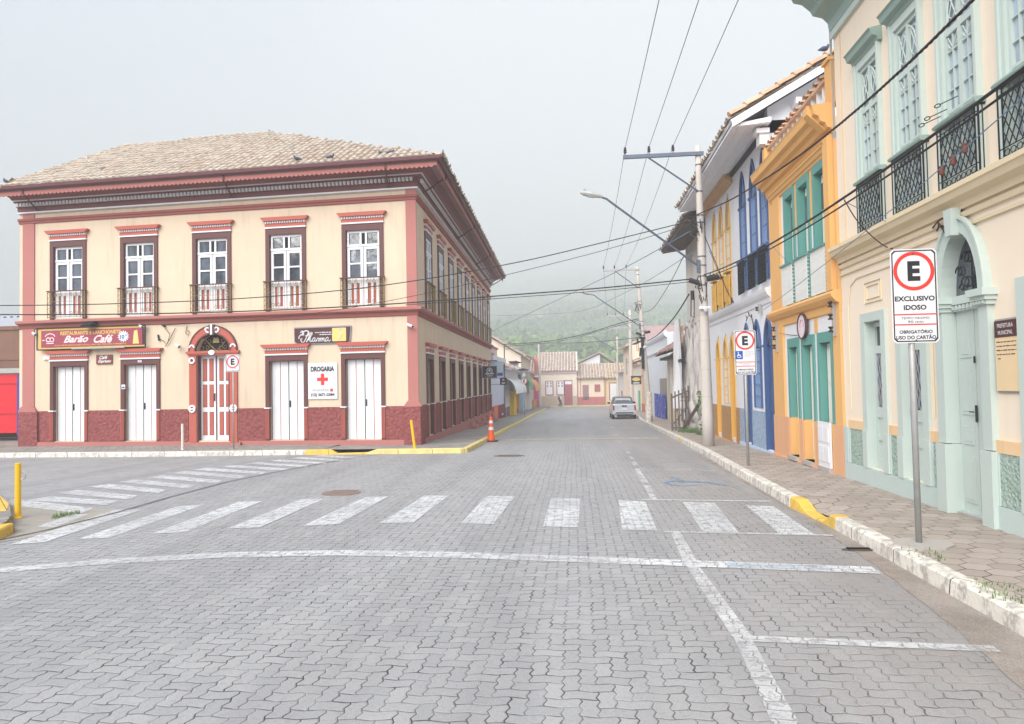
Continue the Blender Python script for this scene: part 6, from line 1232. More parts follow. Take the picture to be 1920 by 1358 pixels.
# left edge: red gate, brick wall, corrugated roof
t = thing('red_gate', 'bright red sheet-metal gate at the left edge beside the corner building', 'gate', (-24, 24.2, .1)); mb = MB(); mb.wbox(-30, -21.1, 24.2, 24.26, .32, 2.55); mb.wbox(-20.95, -19.4, 24.2, 24.26, .32, 2.55); mb.build('sheet', 'redgate', t); mb = MB(); mb.wbox(-30, -19.4, 24.16, 24.2, 2.2, 2.26); mb.wbox(-30, -19.4, 24.16, 24.2, 1.05, 1.1); mb.build('rail', 'redgate', t); mb = MB(); mb.wbox(-21.1, -20.98, 24.14, 24.26, .2, 2.5); mb.build('post', plain('blue post', srgb(60, 70, 140)), t); MB().wbox(-30, -19.3, 24.1, 24.5, 2.6, 2.78).build('canopy', 'galv', t)
mb = MB(); mb.wbox(-40, -19.4, 25.2, 25.5, .1, 4.35); mb.wbox(-40, -19.4, 25.15, 25.55, 4.35, 4.5); mb.wbox(-40, -19.4, 25.17, 25.2, 3.15, 3.28); tag(mb.build('brick_wall', 'brick', origin=(-30, 25.3, .1)), 'old weathered brick wall above the red gate at the left edge', 'wall')
t = thing('grey_shed', 'white shed with a grimy corrugated edge behind the brick wall', 'shed', (-30, 29, .1)); MB().wbox(-45, -20.2, 28, 34, .1, 5.2).build('wall', 'offw', t); mb = MB()
for i in range(80): x = -45+i*.31; mb.prism([(x, 27.6, 5.1), (x+.155, 27.6, 5.2), (x+.31, 27.6, 5.1), (x+.31, 27.6, 5.16), (x+.155, 27.6, 5.26), (x, 27.6, 5.16)], [(x, 34.5, 5.9), (x+.155, 34.5, 6), (x+.31, 34.5, 5.9), (x+.31, 34.5, 5.96), (x+.155, 34.5, 6.06), (x, 34.5, 5.96)])
mb.wbox(-45, -20.2, 27.55, 27.6, 4.75, 5.12); mb.build('roof', 'asb', t)
tuft(-19.7, 21.6, .5, 220, .12, 'dry weeds at the foot of the corner building left end', .12)
# ================================================================== POLES, LAMPS, SIGNS, BOLLARDS
def utility_pole(label, x, y, zb, tx, ty, zt, r0, r1, armz, armx0, braceu, lampz, lx, lz, ins, group='utility poles along the street', detail=True):
    t = thing('utility_pole', label, 'utility pole', (x, y, zb), group); P = lambda z: (x+(tx-x)*(z-zb)/(zt-zb), y+(ty-y)*(z-zb)/(zt-zb)); n = 10
    mb = MB(); mb.tube([P(zb+(zt-zb)*i/n)+(zb+(zt-zb)*i/n,) for i in range(n+1)], [r0+(r1-r0)*i/n for i in range(n+1)], 14)
    mb.build('shaft', 'poleC', t, smooth=True); mb = MB()
    for z in (zb+1.35, zb+2.1, zb+2.9, zb+3.6): a = P(z); rr_ = r0+(r1-r0)*(z-zb)/(zt-zb)+.003; mb.lathe((a[0], a[1], z), [(rr_, -.006), (rr_, .006)], 14)
    if detail: mb.build('joint_ring', 'galv', t)
    a = P(armz); mb = MB(); mb.wbox(armx0, a[0]+.14, a[1]-.12, a[1]-.04, armz-.05, armz+.05); mb.build('crossarm', 'steel' if y < 30 else 'galv', t)
    mb = MB(); b = P(armz-1.05); mb.tube([(armx0+braceu, a[1]-.1, armz-.06), (b[0]-.05, b[1]-.08, armz-1.05)], .025, 5); mb.build('brace', 'steel', t)
    for xi in ins:
        mb = MB(); mb.lathe((xi, a[1]-.08, armz+.05), [(.014, 0), (.014, .06), (.05, .07), (.035, .11), (.05, .13), (.03, .17), (.04, .19), (.02, .23)], 10); mb.build('insulator', 'porcelain', t)
    if lx is not None:
        b = P(lampz); mb = MB(); pts = [(b[0]-.08, b[1]-.1, lampz), (lx+.62, b[1]-.3, lz-.28), (lx+.42, b[1]-.32, lz-.12), (lx+.2, b[1]-.33, lz-.04)]; rl = .03 if y < 50 else .055; q0, q1 = Vector(pts[0]), Vector(pts[1])
        mb.tube([q0.lerp(q1, i/5) for i in range(5)]+pts[1:], rl, 6); mb.build('lamp_arm', 'steel', t)
        mb = MB(); yy = b[1]-.34; mb.tube([(lx+.32, yy, lz-.07), (lx+.2, yy, lz-.03), (lx, yy, lz+.015), (lx-.2, yy, lz+.06), (lx-.3, yy, lz+.085)], [.035, .06, .085, .07, .03], 8); mb.lathe((lx-.18, yy, lz+.12), [(.03, 0), (.03, .06)], 8); hd = mb.build('lamp_head', 'galv', t); mb = MB(); mb.tube([(lx+.1, yy, lz-.035), (lx-.1, yy, lz+.0)], .06, 8); mb.build('lens', 'glassb', hd)
        mb = MB(); mb.wbox(b[0]-.16, b[0]-.07, b[1]-.14, b[1]-.06, lampz-.15, lampz+.2); mb.build('lamp_bracket', 'steel', t)
    if detail:
        mb = MB()
        for z in (lampz-.5, lampz-.25, lampz+.05, lampz+.3, armz-.3, armz-1.05, lampz+1.25, lampz+1.45): a = P(z); rr_ = r0+(r1-r0)*(z-zb)/(zt-zb)+.006; mb.lathe((a[0], a[1], z), [(rr_, -.02), (rr_, .02)], 12)
        mb.build('clamp_band', 'steel', t)
        mb = MB(); R = random.Random(5)
        for z in (lampz-.55, lampz-.2, lampz+1.35, lampz+1.2):
            a = P(z)
            for k in range(5):
                th = R.uniform(2.2, 5.4); q = Vector((a[0], a[1], z)); e = q+Vector((math.cos(th), math.sin(th)*.5, 0))*R.uniform(.2, .38); mb.tube([q, (q+e)/2+Vector((0, 0, R.uniform(-.3, .1))), e+Vector((0, 0, R.uniform(-.35, .05))), q+Vector((.1*math.cos(th), -.15, -R.uniform(.2, .5)))], .012, 4)
        a = P(lampz-.6); mb.tube([(a[0]-.38, a[1]-.1, lampz-.35), (a[0]-.12, a[1]-.15, lampz-.45)], .07, 7); mb.tube([(a[0]-.3, a[1]-.1, lampz-.65), (a[0]-.3, a[1]-.1, lampz-.9)], .055, 7); mb.tube([(a[0]-.34, a[1]-.1, lampz-.8), (a[0]-.36, a[1]-.1, lampz-1.35), (a[0]-.28, a[1]-.12, lampz-1.4), (a[0]-.26, a[1]-.1, lampz-.85)], .014, 4); mb.tube([(a[0]+.1, a[1]-.2, lampz-.35), (a[0]+.4, a[1]-.16, lampz-.3)], .08, 7)
        mb.build('splice_box', 'cable', t)
        mb = MB(); a = P(lampz-1.15); mb.tube([(a[0], a[1]-.2, lampz-1.15), (a[0]-.01, a[1]-.36, lampz-1.22)], .05, 8); mb.wbox(a[0]-.16, a[0]+.16, a[1]-.22, a[1]-.14, lampz-1.17, lampz-1.1); mb.build('camera_unit', 'signw', t)
    return t
P1 = utility_pole('tall concrete pole with crossarm and lamp on the right pavement, nearest of the poles', 3.64, 19.27, .02, 3.57, 19.27, 8.36, .165, .075, 8.12, 1.5, .7, 4.95, .58, 7.02, (1.56, 2.22, 2.88))
P2 = utility_pole('leaning concrete pole with whitewashed foot beyond the wooden fence', 4.2, 39.25, -.5, 3.69, 39.25, 8.35, .19, .09, 8.17, 1.75, .7, 4.9, .82, 6.85, (1.8, 2.42, 3.08))
a = (4.2, 39.25); mb = MB(); mb.lathe((4.16, 39.25, -.5), [(.197, 0), (.192, 1.7)], 14); mb.build('whitewash', 'kerbw', P2)
mb = MB(); mb.wbox(3.8, 3.96, 39.0, 39.1, 2.5, 4.3); mb.wbox(3.7, 4.05, 39.0, 39.1, 4.2, 4.28); mb.tube([(3.75, 38.95, 3.7), (3.72, 38.95, 3.2)], .06); mb.build('cable_bracket', 'black', P2)
P3 = utility_pole('distant concrete pole rising behind the parked silver car', 4.9, 60, -1, 4.93, 60, 8.0, .2, .11, 7.5, 2.87, .9, 5.2, None, 7, (3.0, 3.7, 4.4), detail=False)
P4 = utility_pole('farthest slim concrete pole with a lamp arm near the end of the street', 5.3, 85, -1.4, 5.36, 85, 7.3, .2, .12, 6.9, 4.6, .3, 5.6, 2.1, 7.45, (), detail=False)
mb = MB(); mb.tube([(-4.54, 90, -1.5), (-4.59, 90, 6.95)], [.2, .13], 10); tag(mb.build('concrete_pole', 'poleC', origin=(-4.54, 90, -1.5)), 'slim bare concrete pole on the left beside the steep-roofed house', 'utility pole')
mb = MB()
for z in (6.45,): mb.wbox(2.9, 5.0, 59.85, 59.95, z-.05, z+.05)
for x in (3.2, 3.8, 4.5): mb.lathe((x, 59.9, 6.1), [(.08, 0), (.1, .3)], 8)
mb.build('lower_crossarm', 'galv', P3)
def ring2(mb, c, z, r0, r1, d0, d1, n=40): mb.disc(c, z, r1, d0, d1, r0, n)
def esign(label, x, y, zb, zt, w, h, lines, wheel=False, pr=.03, group='parking signs with a red-ringed E', board=True, tiltx=0., py=None):
    """post with a plate facing the camera; zt is the top of the plate"""
    t = thing('parking_sign', label, 'road sign', (x, y, zb), group); mb = MB(); px = x+tiltx; mb.tube([(x, y, zb), (x, y, zt-.08)], pr, 10); mb.build('post', 'galv', t, smooth=True)
    d = -y+pr; z0 = zt-h; r = .03
    pts = [(px-w/2+r, z0), (px+w/2-r, z0), (px+w/2, z0+r), (px+w/2, zt-r), (px+w/2-r, zt), (px-w/2+r, zt), (px-w/2, zt-r), (px-w/2, z0+r)]
    if board:
        MB().puz(pts, d, d+.006).build('plate', 'signw', t); e = .012; mb = MB(); q = [(px+(u-px)*(1-2*e/w), z0+h/2+(z-z0-h/2)*(1-2*e/h)) for u, z in pts]; q2 = [(px+(u-px)*(1-4*e/w), z0+h/2+(z-z0-h/2)*(1-4*e/h)) for u, z in pts]
        for i in range(8): j = (i+1) % 8; mb.puz([q[i], q[j], q2[j], q2[i]], d+.006, d+.0075)
        mb.build('plate_border', 'blk', t); 
    else: MB().disc(px, zt-w/2, w/2, d, d+.006).build('plate', 'signw', t)
    rr_ = w*.44 if board else w*.5; zc = zt-w*.5 if board else zt-w/2; mb = MB(); ring2(mb, px, zc, rr_*.82, rr_, d+.006, d+.009)
    for kind, a, b, c in lines:
        if kind == 'bar': mb.box(px-w*.46, px+w*.46, d+.006, d+.0085, zt-a-.006, zt-a+.006)
    mb.build('red_ring', 'red', t); mb = MB(); mb.text('E', px, zc, rr_*.62, rr_*1.02, d+.0075, .05)
    for kind, a, b, c in lines:
        if kind == 'txt': mb.text(b, px, zt-a, c[0], c[1], d+.0075, c[2])
    mb.build('lettering', 'blk', t)
    if any(q[0] == 'str' for q in lines):
        mb = MB()
        for kind, a, b, c in lines: strokes(mb, px, zt-a, b, .014, d+.0075, int(a*100))
        mb.build('lettering', 'greyt', t)
    if wheel:
        mb = MB(); s = .075; cx_, cz_ = px-w*.30, zt-.5; mb.box(cx_-s, cx_+s, d+.006, d+.008, cz_-s*1.1, cz_+s*1.1); mb.build('blue_panel', 'sblue', t)
        mb = MB(); mb.disc(cx_, cz_-.02, .038, d+.008, d+.0095, .026, 18); mb.disc(cx_-.012, cz_+.055, .012, d+.008, d+.0095); mb.box(cx_-.02, cx_-.006, d+.008, d+.0097, cz_-.01, cz_+.04); mb.box(cx_-.02, cx_+.03, d+.008, d+.0098, cz_-.012, cz_+.002); mb.puz([(cx_+.022, cz_-.01), (cx_+.034, cz_-.01), (cx_+.05, cz_-.045), (cx_+.038, cz_-.05)], d+.008, d+.0099); mb.build('wheelchair_symbol', 'signw', t)
        mb = MB()
        for i in range(3): strokes(mb, px+.08-(.03 if i == 2 else 0), zt-.44-i*.04, .18-.06*(i == 2), .010, d+.0075, i+3)
        strokes(mb, px, zt-.665, .24, .010, d+.0075, 8); strokes(mb, px, zt-.70, .14, .010, d+.0075, 9); mb.build('lettering', 'greyt', t)
    mb = MB(); mb.lathe((px-w*0, -d-.008, zt-.05), [(.008, -.004), (.008, .004)], 6); mb.lathe((px, -d-.008, z0+.03), [(.008, -.004), (.008, .004)], 6); mb.build('bolt', 'blk', t); return t
S1 = esign('large E parking sign reading EXCLUSIVO IDOSO on the right pavement, nearest the camera', 3.42, 7.27, .15, 3.13, .45, .955, [('txt', .505, 'EXCLUSIVO', (.385, .052, .035)), ('txt', .595, 'IDOSO', (.22, .052, .035)), ('bar', .665, 0, 0), ('txt', .70, 'TEMPO MÁXIMO', (.27, .028, .0)), ('txt', .74, '90 min', (.15, .026, .0)), ('bar', .768, 0, 0), ('txt', .838, 'OBRIGATÓRIO', (.32, .044, .03)), ('txt', .895, 'USO DO CARTÃO', (.385, .046, .03))], pr=.03, tiltx=.03)
mb = MB(); mb.add([], []); pts = [(3.15, 7.2), (3.3, 7.0), (3.55, 7.02), (3.72, 7.18), (3.74, 7.38), (3.5, 7.5), (3.25, 7.44)]; mb.prism([(x, y, .148) for x, y in pts], [(x, y, .166) for x, y in pts]); mb.build('footing', 'conc', S1)
esign('E parking sign with blue wheelchair symbol in front of the blue and yellow windows', 3.43, 14.1, .1, 2.82, .42, .90, [('bar', .64, 0, 0), ('bar', .725, 0, 0), ('txt', .79, 'OBRIGATÓRIO', (.30, .038, .03)), ('txt', .845, 'USO DO CARTÃO', (.37, .04, .03))], wheel=True, pr=.028)
esign('white E parking sign on a thin post before the arched door', -10.5, 20.24, gz(20)+.13, 2.90, .45, .54, [('str', .40, .22, 0), ('str', .44, .25, 0), ('str', .49, .34, 0)], pr=.022)
esign('round E parking sign on a thin post by the left kerb far down the street', -3.82, 52, gz(52)+.13, 2.22, .48, .48, [], pr=.025, board=False)
def bollard(label, x, y, zb, h, r, mat, lean=0, ring=False):
    t = thing('bollard', label, 'bollard', (x, y, zb)); mb = MB(); mb.tube([(x, y, zb-.02), (x+lean, y, zb+h)], r, 12); mb.build('post', mat, t); mb = MB(); mb.lathe((x+lean, y, zb+h), [(r*1.02, -.01), (r*1.05, .0), (r*.8, .008)], 12); mb.lathe((x, y, zb), [(r*1.6, -.01), (r*1.5, .01), (r, .03)], 12); mb.build('collar', mat, t)
    if ring: mb = MB(); mb.tube([(x+r+.035+.045*math.cos(a), y, zb+h*.78+.06*math.sin(a)) for a in np.linspace(1.8, -2.4, 12)], .008, 5); mb.build('ring', 'galv', t)
bollard('yellow bollard standing in the yellow kerb at the left edge, close to the camera', -8.22, 9.43, .0, .80, .04, 'yellow', .0, True)
bollard('yellow bollard leaning slightly on the kerb in front of the corner pilaster', -4.64, 19.5, gz(19.5)+.12, .84, .04, 'yellow', -.10)
bollard('small white pipe post on the pavement left of the arched door', -12.03, 20.03, gz(20)+.13, .80, .036, paint('chalky white', srgb(220, 216, 206), .8, .3))
# traffic cone
cx, cy = -3.02, 24.4; g = gz(cy)+.0; t = thing('traffic_cone', 'tall orange traffic cone with white bands beside the left kerb', 'traffic cone', (cx, cy, g))
prof = [(.17, .04), (.125, .25), (.10, .42), (.085, .58), (.07, .74), (.05, .98)]
MB().lathe((cx, cy, g), [(.165, .03), (.14, .1), (.108, .28), (.088, .5), (.07, .70), (.05, .84), (.028, .9)], 20).build('cone', 'conor', t, smooth=True)
mb = MB(); mb.prism([(cx-.24+.04*(i % 2), cy-.2, g) for i in range(0)] or [(cx-.24, cy-.22, g), (cx+.24, cy-.22, g), (cx+.24, cy+.22, g), (cx-.24, cy+.22, g)], [(cx-.23, cy-.21, g+.04), (cx+.23, cy-.21, g+.04), (cx+.23, cy+.21, g+.04), (cx-.23, cy+.21, g+.04)]); mb.build('base', 'rubber', t)
mb = MB(); mb.lathe((cx, cy, g), [(.098, .42), (.088, .53)], 20); mb.build('reflective_band', 'signw', t); mb = MB(); mb.lathe((cx, cy, g), [(.076, .66), (.064, .76)], 20); mb.build('reflective_band', 'signw', t); mb = MB(); mb.tube([(cx, cy, g+.88), (cx-.01, cy, g+1.08)], .014, 6); mb.build('stick', 'conor', t)
# ================================================================== CABLES
def wire(label, A, B, sag, r=.012, mat='cable', group=None, n=28, cat='cable', via=None):
    A, B = Vector(A), Vector(B); pts = []
    for i in range(n+1):
        t = i/n; p = A.lerp(B, t); p.z -= sag*4*t*(1-t); pts.append(p)
    mb = MB(); mb.tube(pts, r, 5); tag(mb.build('overhead_cable', mat, origin=tuple(A)), label, cat, group)
for i, (x, x2, x3) in enumerate(((1.56, 1.8, 3.0), (2.22, 2.42, 3.7), (2.88, 3.08, 4.4))):
    w = ('left', 'middle', 'right')[i]; wire(w+'most of the three thin power lines running overhead to the nearest crossarm' if i != 1 else 'middle one of the three thin power lines running overhead to the nearest crossarm', (x, 19.19, 8.36), (x-.1, -16, 8.5), .35, .008, 'cableg')
    wire(w+' thin power line between the nearest and the second crossarm', (x, 19.19, 8.36), (x2, 39.15, 8.4), .25, .008, 'cableg'); wire(w+' thin power line between the second and the third crossarm', (x2, 39.15, 8.4), (x3, 59.9, 7.75), .3, .01, 'cableg')
# thick twisted bundle
mb = MB(); pz = []
ctrl = [(19.2, 6.42), (15, 5.72), (11, 5.25), (8.3, 5.06), (6, 5.06), (3, 5.25), (-2, 5.9), (-16, 8.2)]
yy = np.linspace(19.2, -16, 420)
zz = np.interp(yy, [c[0] for c in ctrl][::-1], [c[1] for c in ctrl][::-1]); kk = np.ones(31)/31; zz = np.concatenate([zz[:15], np.convolve(zz, kk, 'valid'), zz[-15:]])
for ph in (0, 2.1, 4.2): mb.tube([(3.5+.010*math.cos(y*21+ph), y, z+.010*math.sin(y*21+ph)) for y, z in zip(yy, zz)], .009, 5)
tag(mb.build('twisted_cable', 'cableb', origin=(3.5, 19.2, 6.4)), 'thick twisted brown cable sweeping from the near pole up across the town hall', 'cable')
wire('thick black cable from the near pole along the balconies of the town hall', (3.62, 19.1, 4.72), (3.5, -6, 5.2), .75, .017, n=40); wire('second black cable hugging the thick one along the balconies', (3.66, 19.1, 4.66), (3.56, -6, 5.16), .76, .012, n=40)
wire('pale blue wire crossing the lattice balconies of the town hall', (4.45, 16.4, 3.45), (3.9, 2, 4.9), .15, .006, 'cableg')
def px(u, v, Y):
    d = Matrix((vx, vy, vz)) @ Vector((u-960., -(v-679.), -F)); t = Y/d.y; return (d.x*t, Y, CAMH+d.z*t)
def curve(label, pts, r=.011, mat='cable', sub=6):
    P = [Vector(p) for p in pts]; Q = []
    for i in range(len(P)-1):
        p0, p1, p2, p3 = P[max(i-1, 0)], P[i], P[i+1], P[min(i+2, len(P)-1)]
        for k in range(sub):
            t = k/sub; Q.append(.5*((2*p1)+(p2-p0)*t+(2*p0-5*p1+4*p2-p3)*t*t+(3*p1-p0-3*p2+p3)*t**3))
    Q.append(P[-1]); mb = MB(); mb.tube(Q, r, 5); tag(mb.build('overhead_cable', mat, origin=tuple(P[0])), label, 'cable')
curve('upper dark cable crossing from the near pole over the corner building to the left edge', [px(1305, 412, 19.2), px(1130, 455, 19.05), px(960, 494, 18.9), px(720, 535, 18.7), px(480, 558, 18.5), px(240, 569, 18.3), px(0, 573, 18.1), px(-300, 572, 17.9)], .014)
curve('cable from the near pole sagging to the wire tangle above the arched door', [px(1303, 418, 19.2), px(1130, 470, 19.5), px(960, 513, 19.9), px(800, 550, 20.3), px(640, 580, 20.9), px(480, 600, 21.3), px(302, 610, 21.75)], .009)
curve('thick dark cable passing in front of the pink band of the corner building', [px(1300, 523, 19.2), px(1130, 540, 19.05), px(960, 553, 18.9), px(720, 571, 18.7), px(480, 583, 18.5), px(240, 589, 18.3), px(0, 590, 18.1), px(-300, 587, 17.9)], .018)
curve('second dark cable just under the thick one left of the near pole', [px(1300, 528, 19.2), px(1130, 545, 19.1), px(960, 558, 19.0), px(760, 572, 18.9)], .010)
curve('black cable drooping from the near pole to the leaning pole', [px(1292, 552, 19.3), px(1262, 598, 24), px(1232, 629, 32), px(1213, 640, 39)], .022); curve('thin wire descending from the near pole towards the leaning pole', [px(1282, 480, 19.5), px(1255, 533, 25), px(1225, 578, 33), px(1206, 586, 39.1)], .012)
curve('grey wire crossing the sky from the near pole down to the left shops', [px(1304, 428, 19.3), px(1200, 487, 24), px(1135, 520, 30), px(1040, 565, 40), px(920, 622, 47)], .014, 'cableg')
curve('dark cable from the leaning pole to the thin green service pipe', [px(1197, 598, 39.2), px(1160, 607, 41), px(1090, 628, 45), px(1020, 641, 49), px(945, 646, 52.9)], .024); curve('lower dark cable from the leaning pole towards the left shops', [px(1200, 600, 39.2), px(1140, 616, 42), px(1050, 640, 47), px(946, 650, 52.9)], .014)
curve('dark cable from the leaning pole running low across the street end', [px(1204, 632, 39.2), px(1150, 638, 48), px(1080, 643, 60), px(1000, 644, 90)], .02); curve('pale wire high across the far end of the street', [px(1303, 470, 19.3), px(1180, 545, 30), px(1080, 585, 45), px(930, 592, 47)], .01, 'cableg')
# service drops on the right facades
curve('black service cable looping from the near cable down to the town hall cornice', [px(1583, 375, 9.3), px(1612, 420, 10.2), px(1660, 462, 10.4), px(1700, 466, 10.0), px(1745, 440, 9.4)], .008)
curve('thin grey service wire from the cable to the town hall wall', [px(1583, 378, 9.3), px(1650, 410, 10.0), px(1710, 440, 9.8), px(1752, 448, 9.3)], .005, 'cableg')
curve('wire hanging in a loop before the orange balcony panels', [px(1430, 440, 15.6), px(1480, 492, 14.9), px(1530, 496, 13.6), px(1580, 472, 12.2)], .006, 'cableg')
curve('wire strung between the insulators of the orange house', [px(1462, 625, 15.7), px(1500, 628, 14.5), px(1540, 604, 13.3), px(1566, 582, 12.7)], .006, 'cable')
curve('pair of dark wires drooping from the near pole to the blue window house', [px(1320, 440, 19.3), px(1345, 500, 20), px(1372, 562, 20.3), px(1400, 580, 19)], .012); curve('thin dark wire beside it drooping to the wall brackets', [px(1330, 470, 19.3), px(1352, 520, 20.1), px(1385, 585, 19.6), px(1425, 612, 17.6)], .007)
def rack(label, y, zs_, x=4.55):
    t = thing('insulator_rack', label, 'insulator rack', (x, y, zs_[0]), 'insulator racks on the right facades'); mb = MB(); mb.wbox(x-.02, x+.06, y-.015, y+.015, min(zs_)-.12, max(zs_)+.12); mb.build('bracket', 'galv', t)
    for z in zs_: mb = MB(); mb.lathe((x-.05, y, z-.05), [(.04, 0), (.042, .02), (.018, .04), (.018, .06), (.042, .08), (.04, .1)], 10); mb.build('insulator', 'porcelain', t)
rack('insulator rack of three on the right pilaster of the orange house, beside the town hall', 12.42, (2.68, 2.9, 3.12)); rack('insulator rack of three on the left pilaster of the orange house', 15.85, (2.55, 2.75, 2.95)); rack('single insulator under the ledge of the blue window house', 17.2, (3.55,))
mb = MB(FR); mb.ftube([(18.2+.5*math.cos(a)*.8, .08, 3.15+.33*math.sin(a)) for a in np.linspace(.7, 5.0, 12)], .012, 4)
for a in np.linspace(1, 4.8, 7): mb.ftube([(18.2+.4*math.cos(a), .08, 3.15+.33*math.sin(a)), (18.2+.5*math.cos(a), .1, 3.15+.43*math.sin(a))], .012, 4)
tag(mb.build('cable_coil', 'cable', origin=(4.6, 18.2, 3.1)), 'ragged coil of black cable on the wall above the blue doors', 'cable coil')
mb = MB(FR)
for (y, z, y2, z2) in ((9.1, 3.72, 8.55, 3.78), (9.0, 3.66, 8.6, 3.6), (8.95, 3.7, 8.7, 3.55)): mb.ftube([(y, .05, z), ((y+y2)/2, .12, z+.03), (y2, .1, z2)], .012, 4)
tag(mb.build('cable_ends', 'cableb', origin=(4.6, 8.8, 3.7)), 'frayed cable ends on the cornice above the town hall doors', 'cable ends')
for k, (y, z, lab) in enumerate(((8.80, 4.97, 'lowest'), (8.66, 5.0, 'middle'), (8.42, 5.06, 'topmost'))):
    mb = MB(FR); mb.ftube([(y-.2, .16, z), (y, .25, z-.01)], .006, 4); mb.ftube([(y+.05+.055*math.cos(a), .26+.02*math.sin(a), z-.01+.012*math.sin(a)) for a in np.linspace(0, 6.28, 10)], .007, 4); tag(mb.build('wire_hook', 'black', origin=(4.5, y, z)), lab+' of the three looped wire hooks at the third balcony rail', 'wire hook', 'wire hooks at the balcony rail')
# ================================================================== PARKED CAR
cx, cy = 3.42, 48.1; g = gz(50); t = thing('parked_car', 'silver pickup seen from behind, parked at the right kerb', 'car', (cx, 50.2, g))
def sect(y, hw, z0, z1, k=.08): return [(cx-hw+k, y, g+z0), (cx-hw, y, g+z0+k), (cx-hw-.0, y, g+(z0+z1)/2), (cx-hw+k*.6, y, g+z1-k*.3), (cx-hw+k*1.6, y, g+z1), (cx+hw-k*1.6, y, g+z1), (cx+hw-k*.6, y, g+z1-k*.3), (cx+hw, y, g+(z0+z1)/2), (cx+hw, y, g+z0+k), (cx+hw-k, y, g+z0)]
def loft(mb, S_):
    n = len(S_[0]); V = [p for s_ in S_ for p in s_]; mb.add(V, [(i*n+j, i*n+(j+1) % n, (i+1)*n+(j+1) % n, (i+1)*n+j) for i in range(len(S_)-1) for j in range(n)]+[tuple(range(n))[::-1], tuple((len(S_)-1)*n+j for j in range(n))])
mb = MB(); loft(mb, [sect(cy, .76, .42, 1.02), sect(cy+.06, .82, .32, 1.08), sect(cy+.8, .84, .28, 1.10), sect(cy+2.4, .84, .28, 1.06), sect(cy+3.4, .83, .28, 1.0), sect(cy+4.2, .80, .3, .86), sect(cy+4.45, .7, .36, .72)]); mb.build('body', 'carp', t, smooth=False)
mb = MB(); sc = lambda y, hw, z, : [(cx-hw, y, g+1.04), (cx-hw*.86, y, g+z), (cx-hw*.6, y, g+z+.03), (cx+hw*.6, y, g+z+.03), (cx+hw*.86, y, g+z), (cx+hw, y, g+1.04)]
loft(mb, [sc(cy+1.35, .76, 1.12), sc(cy+1.6, .76, 1.5), sc(cy+2.6, .76, 1.54), sc(cy+3.1, .76, 1.38), sc(cy+3.6, .76, 1.08)]); mb.build('cab', plain('dark cab', srgb(70, 76, 84), .3), t)
mb = MB(); mb.prism([(cx-.62, cy+1.36, g+1.10), (cx+.62, cy+1.36, g+1.10), (cx+.52, cy+1.56, g+1.46), (cx-.52, cy+1.56, g+1.46)], [(cx-.62, cy+1.34, g+1.10), (cx+.62, cy+1.34, g+1.10), (cx+.52, cy+1.54, g+1.46), (cx-.52, cy+1.54, g+1.46)]); mb.build('rear_window', 'glass', t)
mb = MB(); mb.wbox(cx-.78, cx+.78, cy-.06, cy+.1, g+.40, g+.58); mb.build('bumper', 'carp', t); mb = MB(); mb.wbox(cx-.62, cx+.62, cy-.08, cy-.05, g+.44, g+.52); mb.wbox(cx-.5, cx+.5, cy+.02, cy+.3, g+.2, g+.36); mb.wbox(cx-.16, cx+.16, cy-.03, cy-.01, g+.9, g+1.0); mb.build('bumper_trim', 'rubber', t)
for s in (-1, 1):
    mb = MB(); mb.wbox(cx+s*.735-.06, cx+s*.735+.06, cy-.025, cy+.14, g+.66, g+1.0); mb.build('tail_light', plain('tail light red', srgb(160, 50, 60), .2), t)
    mb = MB(); mb.wbox(cx+s*.92-.1, cx+s*.92+.1, cy+2.9, cy+3.0, g+1.02, g+1.16); mb.build('mirror', 'rubber', t)
    for yy_ in (cy+.75, cy+3.45):
        mb = MB(); mb.tube([(cx+s*.66, yy_, g+.31), (cx+s*.84, yy_, g+.31)], .31, 20); w_ = mb.build('wheel', 'rubber', t); mb = MB(); mb.tube([(cx+s*.83, yy_, g+.31), (cx+s*.85, yy_, g+.31)], .2, 14); mb.build('rim', 'galv', w_)
mb = MB(); mb.wbox(cx-.2, cx+.2, cy-.035, cy-.02, g+.68, g+.80); mb.build('number_plate', 'signw', t); mb = MB(); mb.tube([(cx-.03, cy-.03, g+.94), (cx+.03, cy-.03, g+.94)], .03); mb.build('badge', 'galv', t)
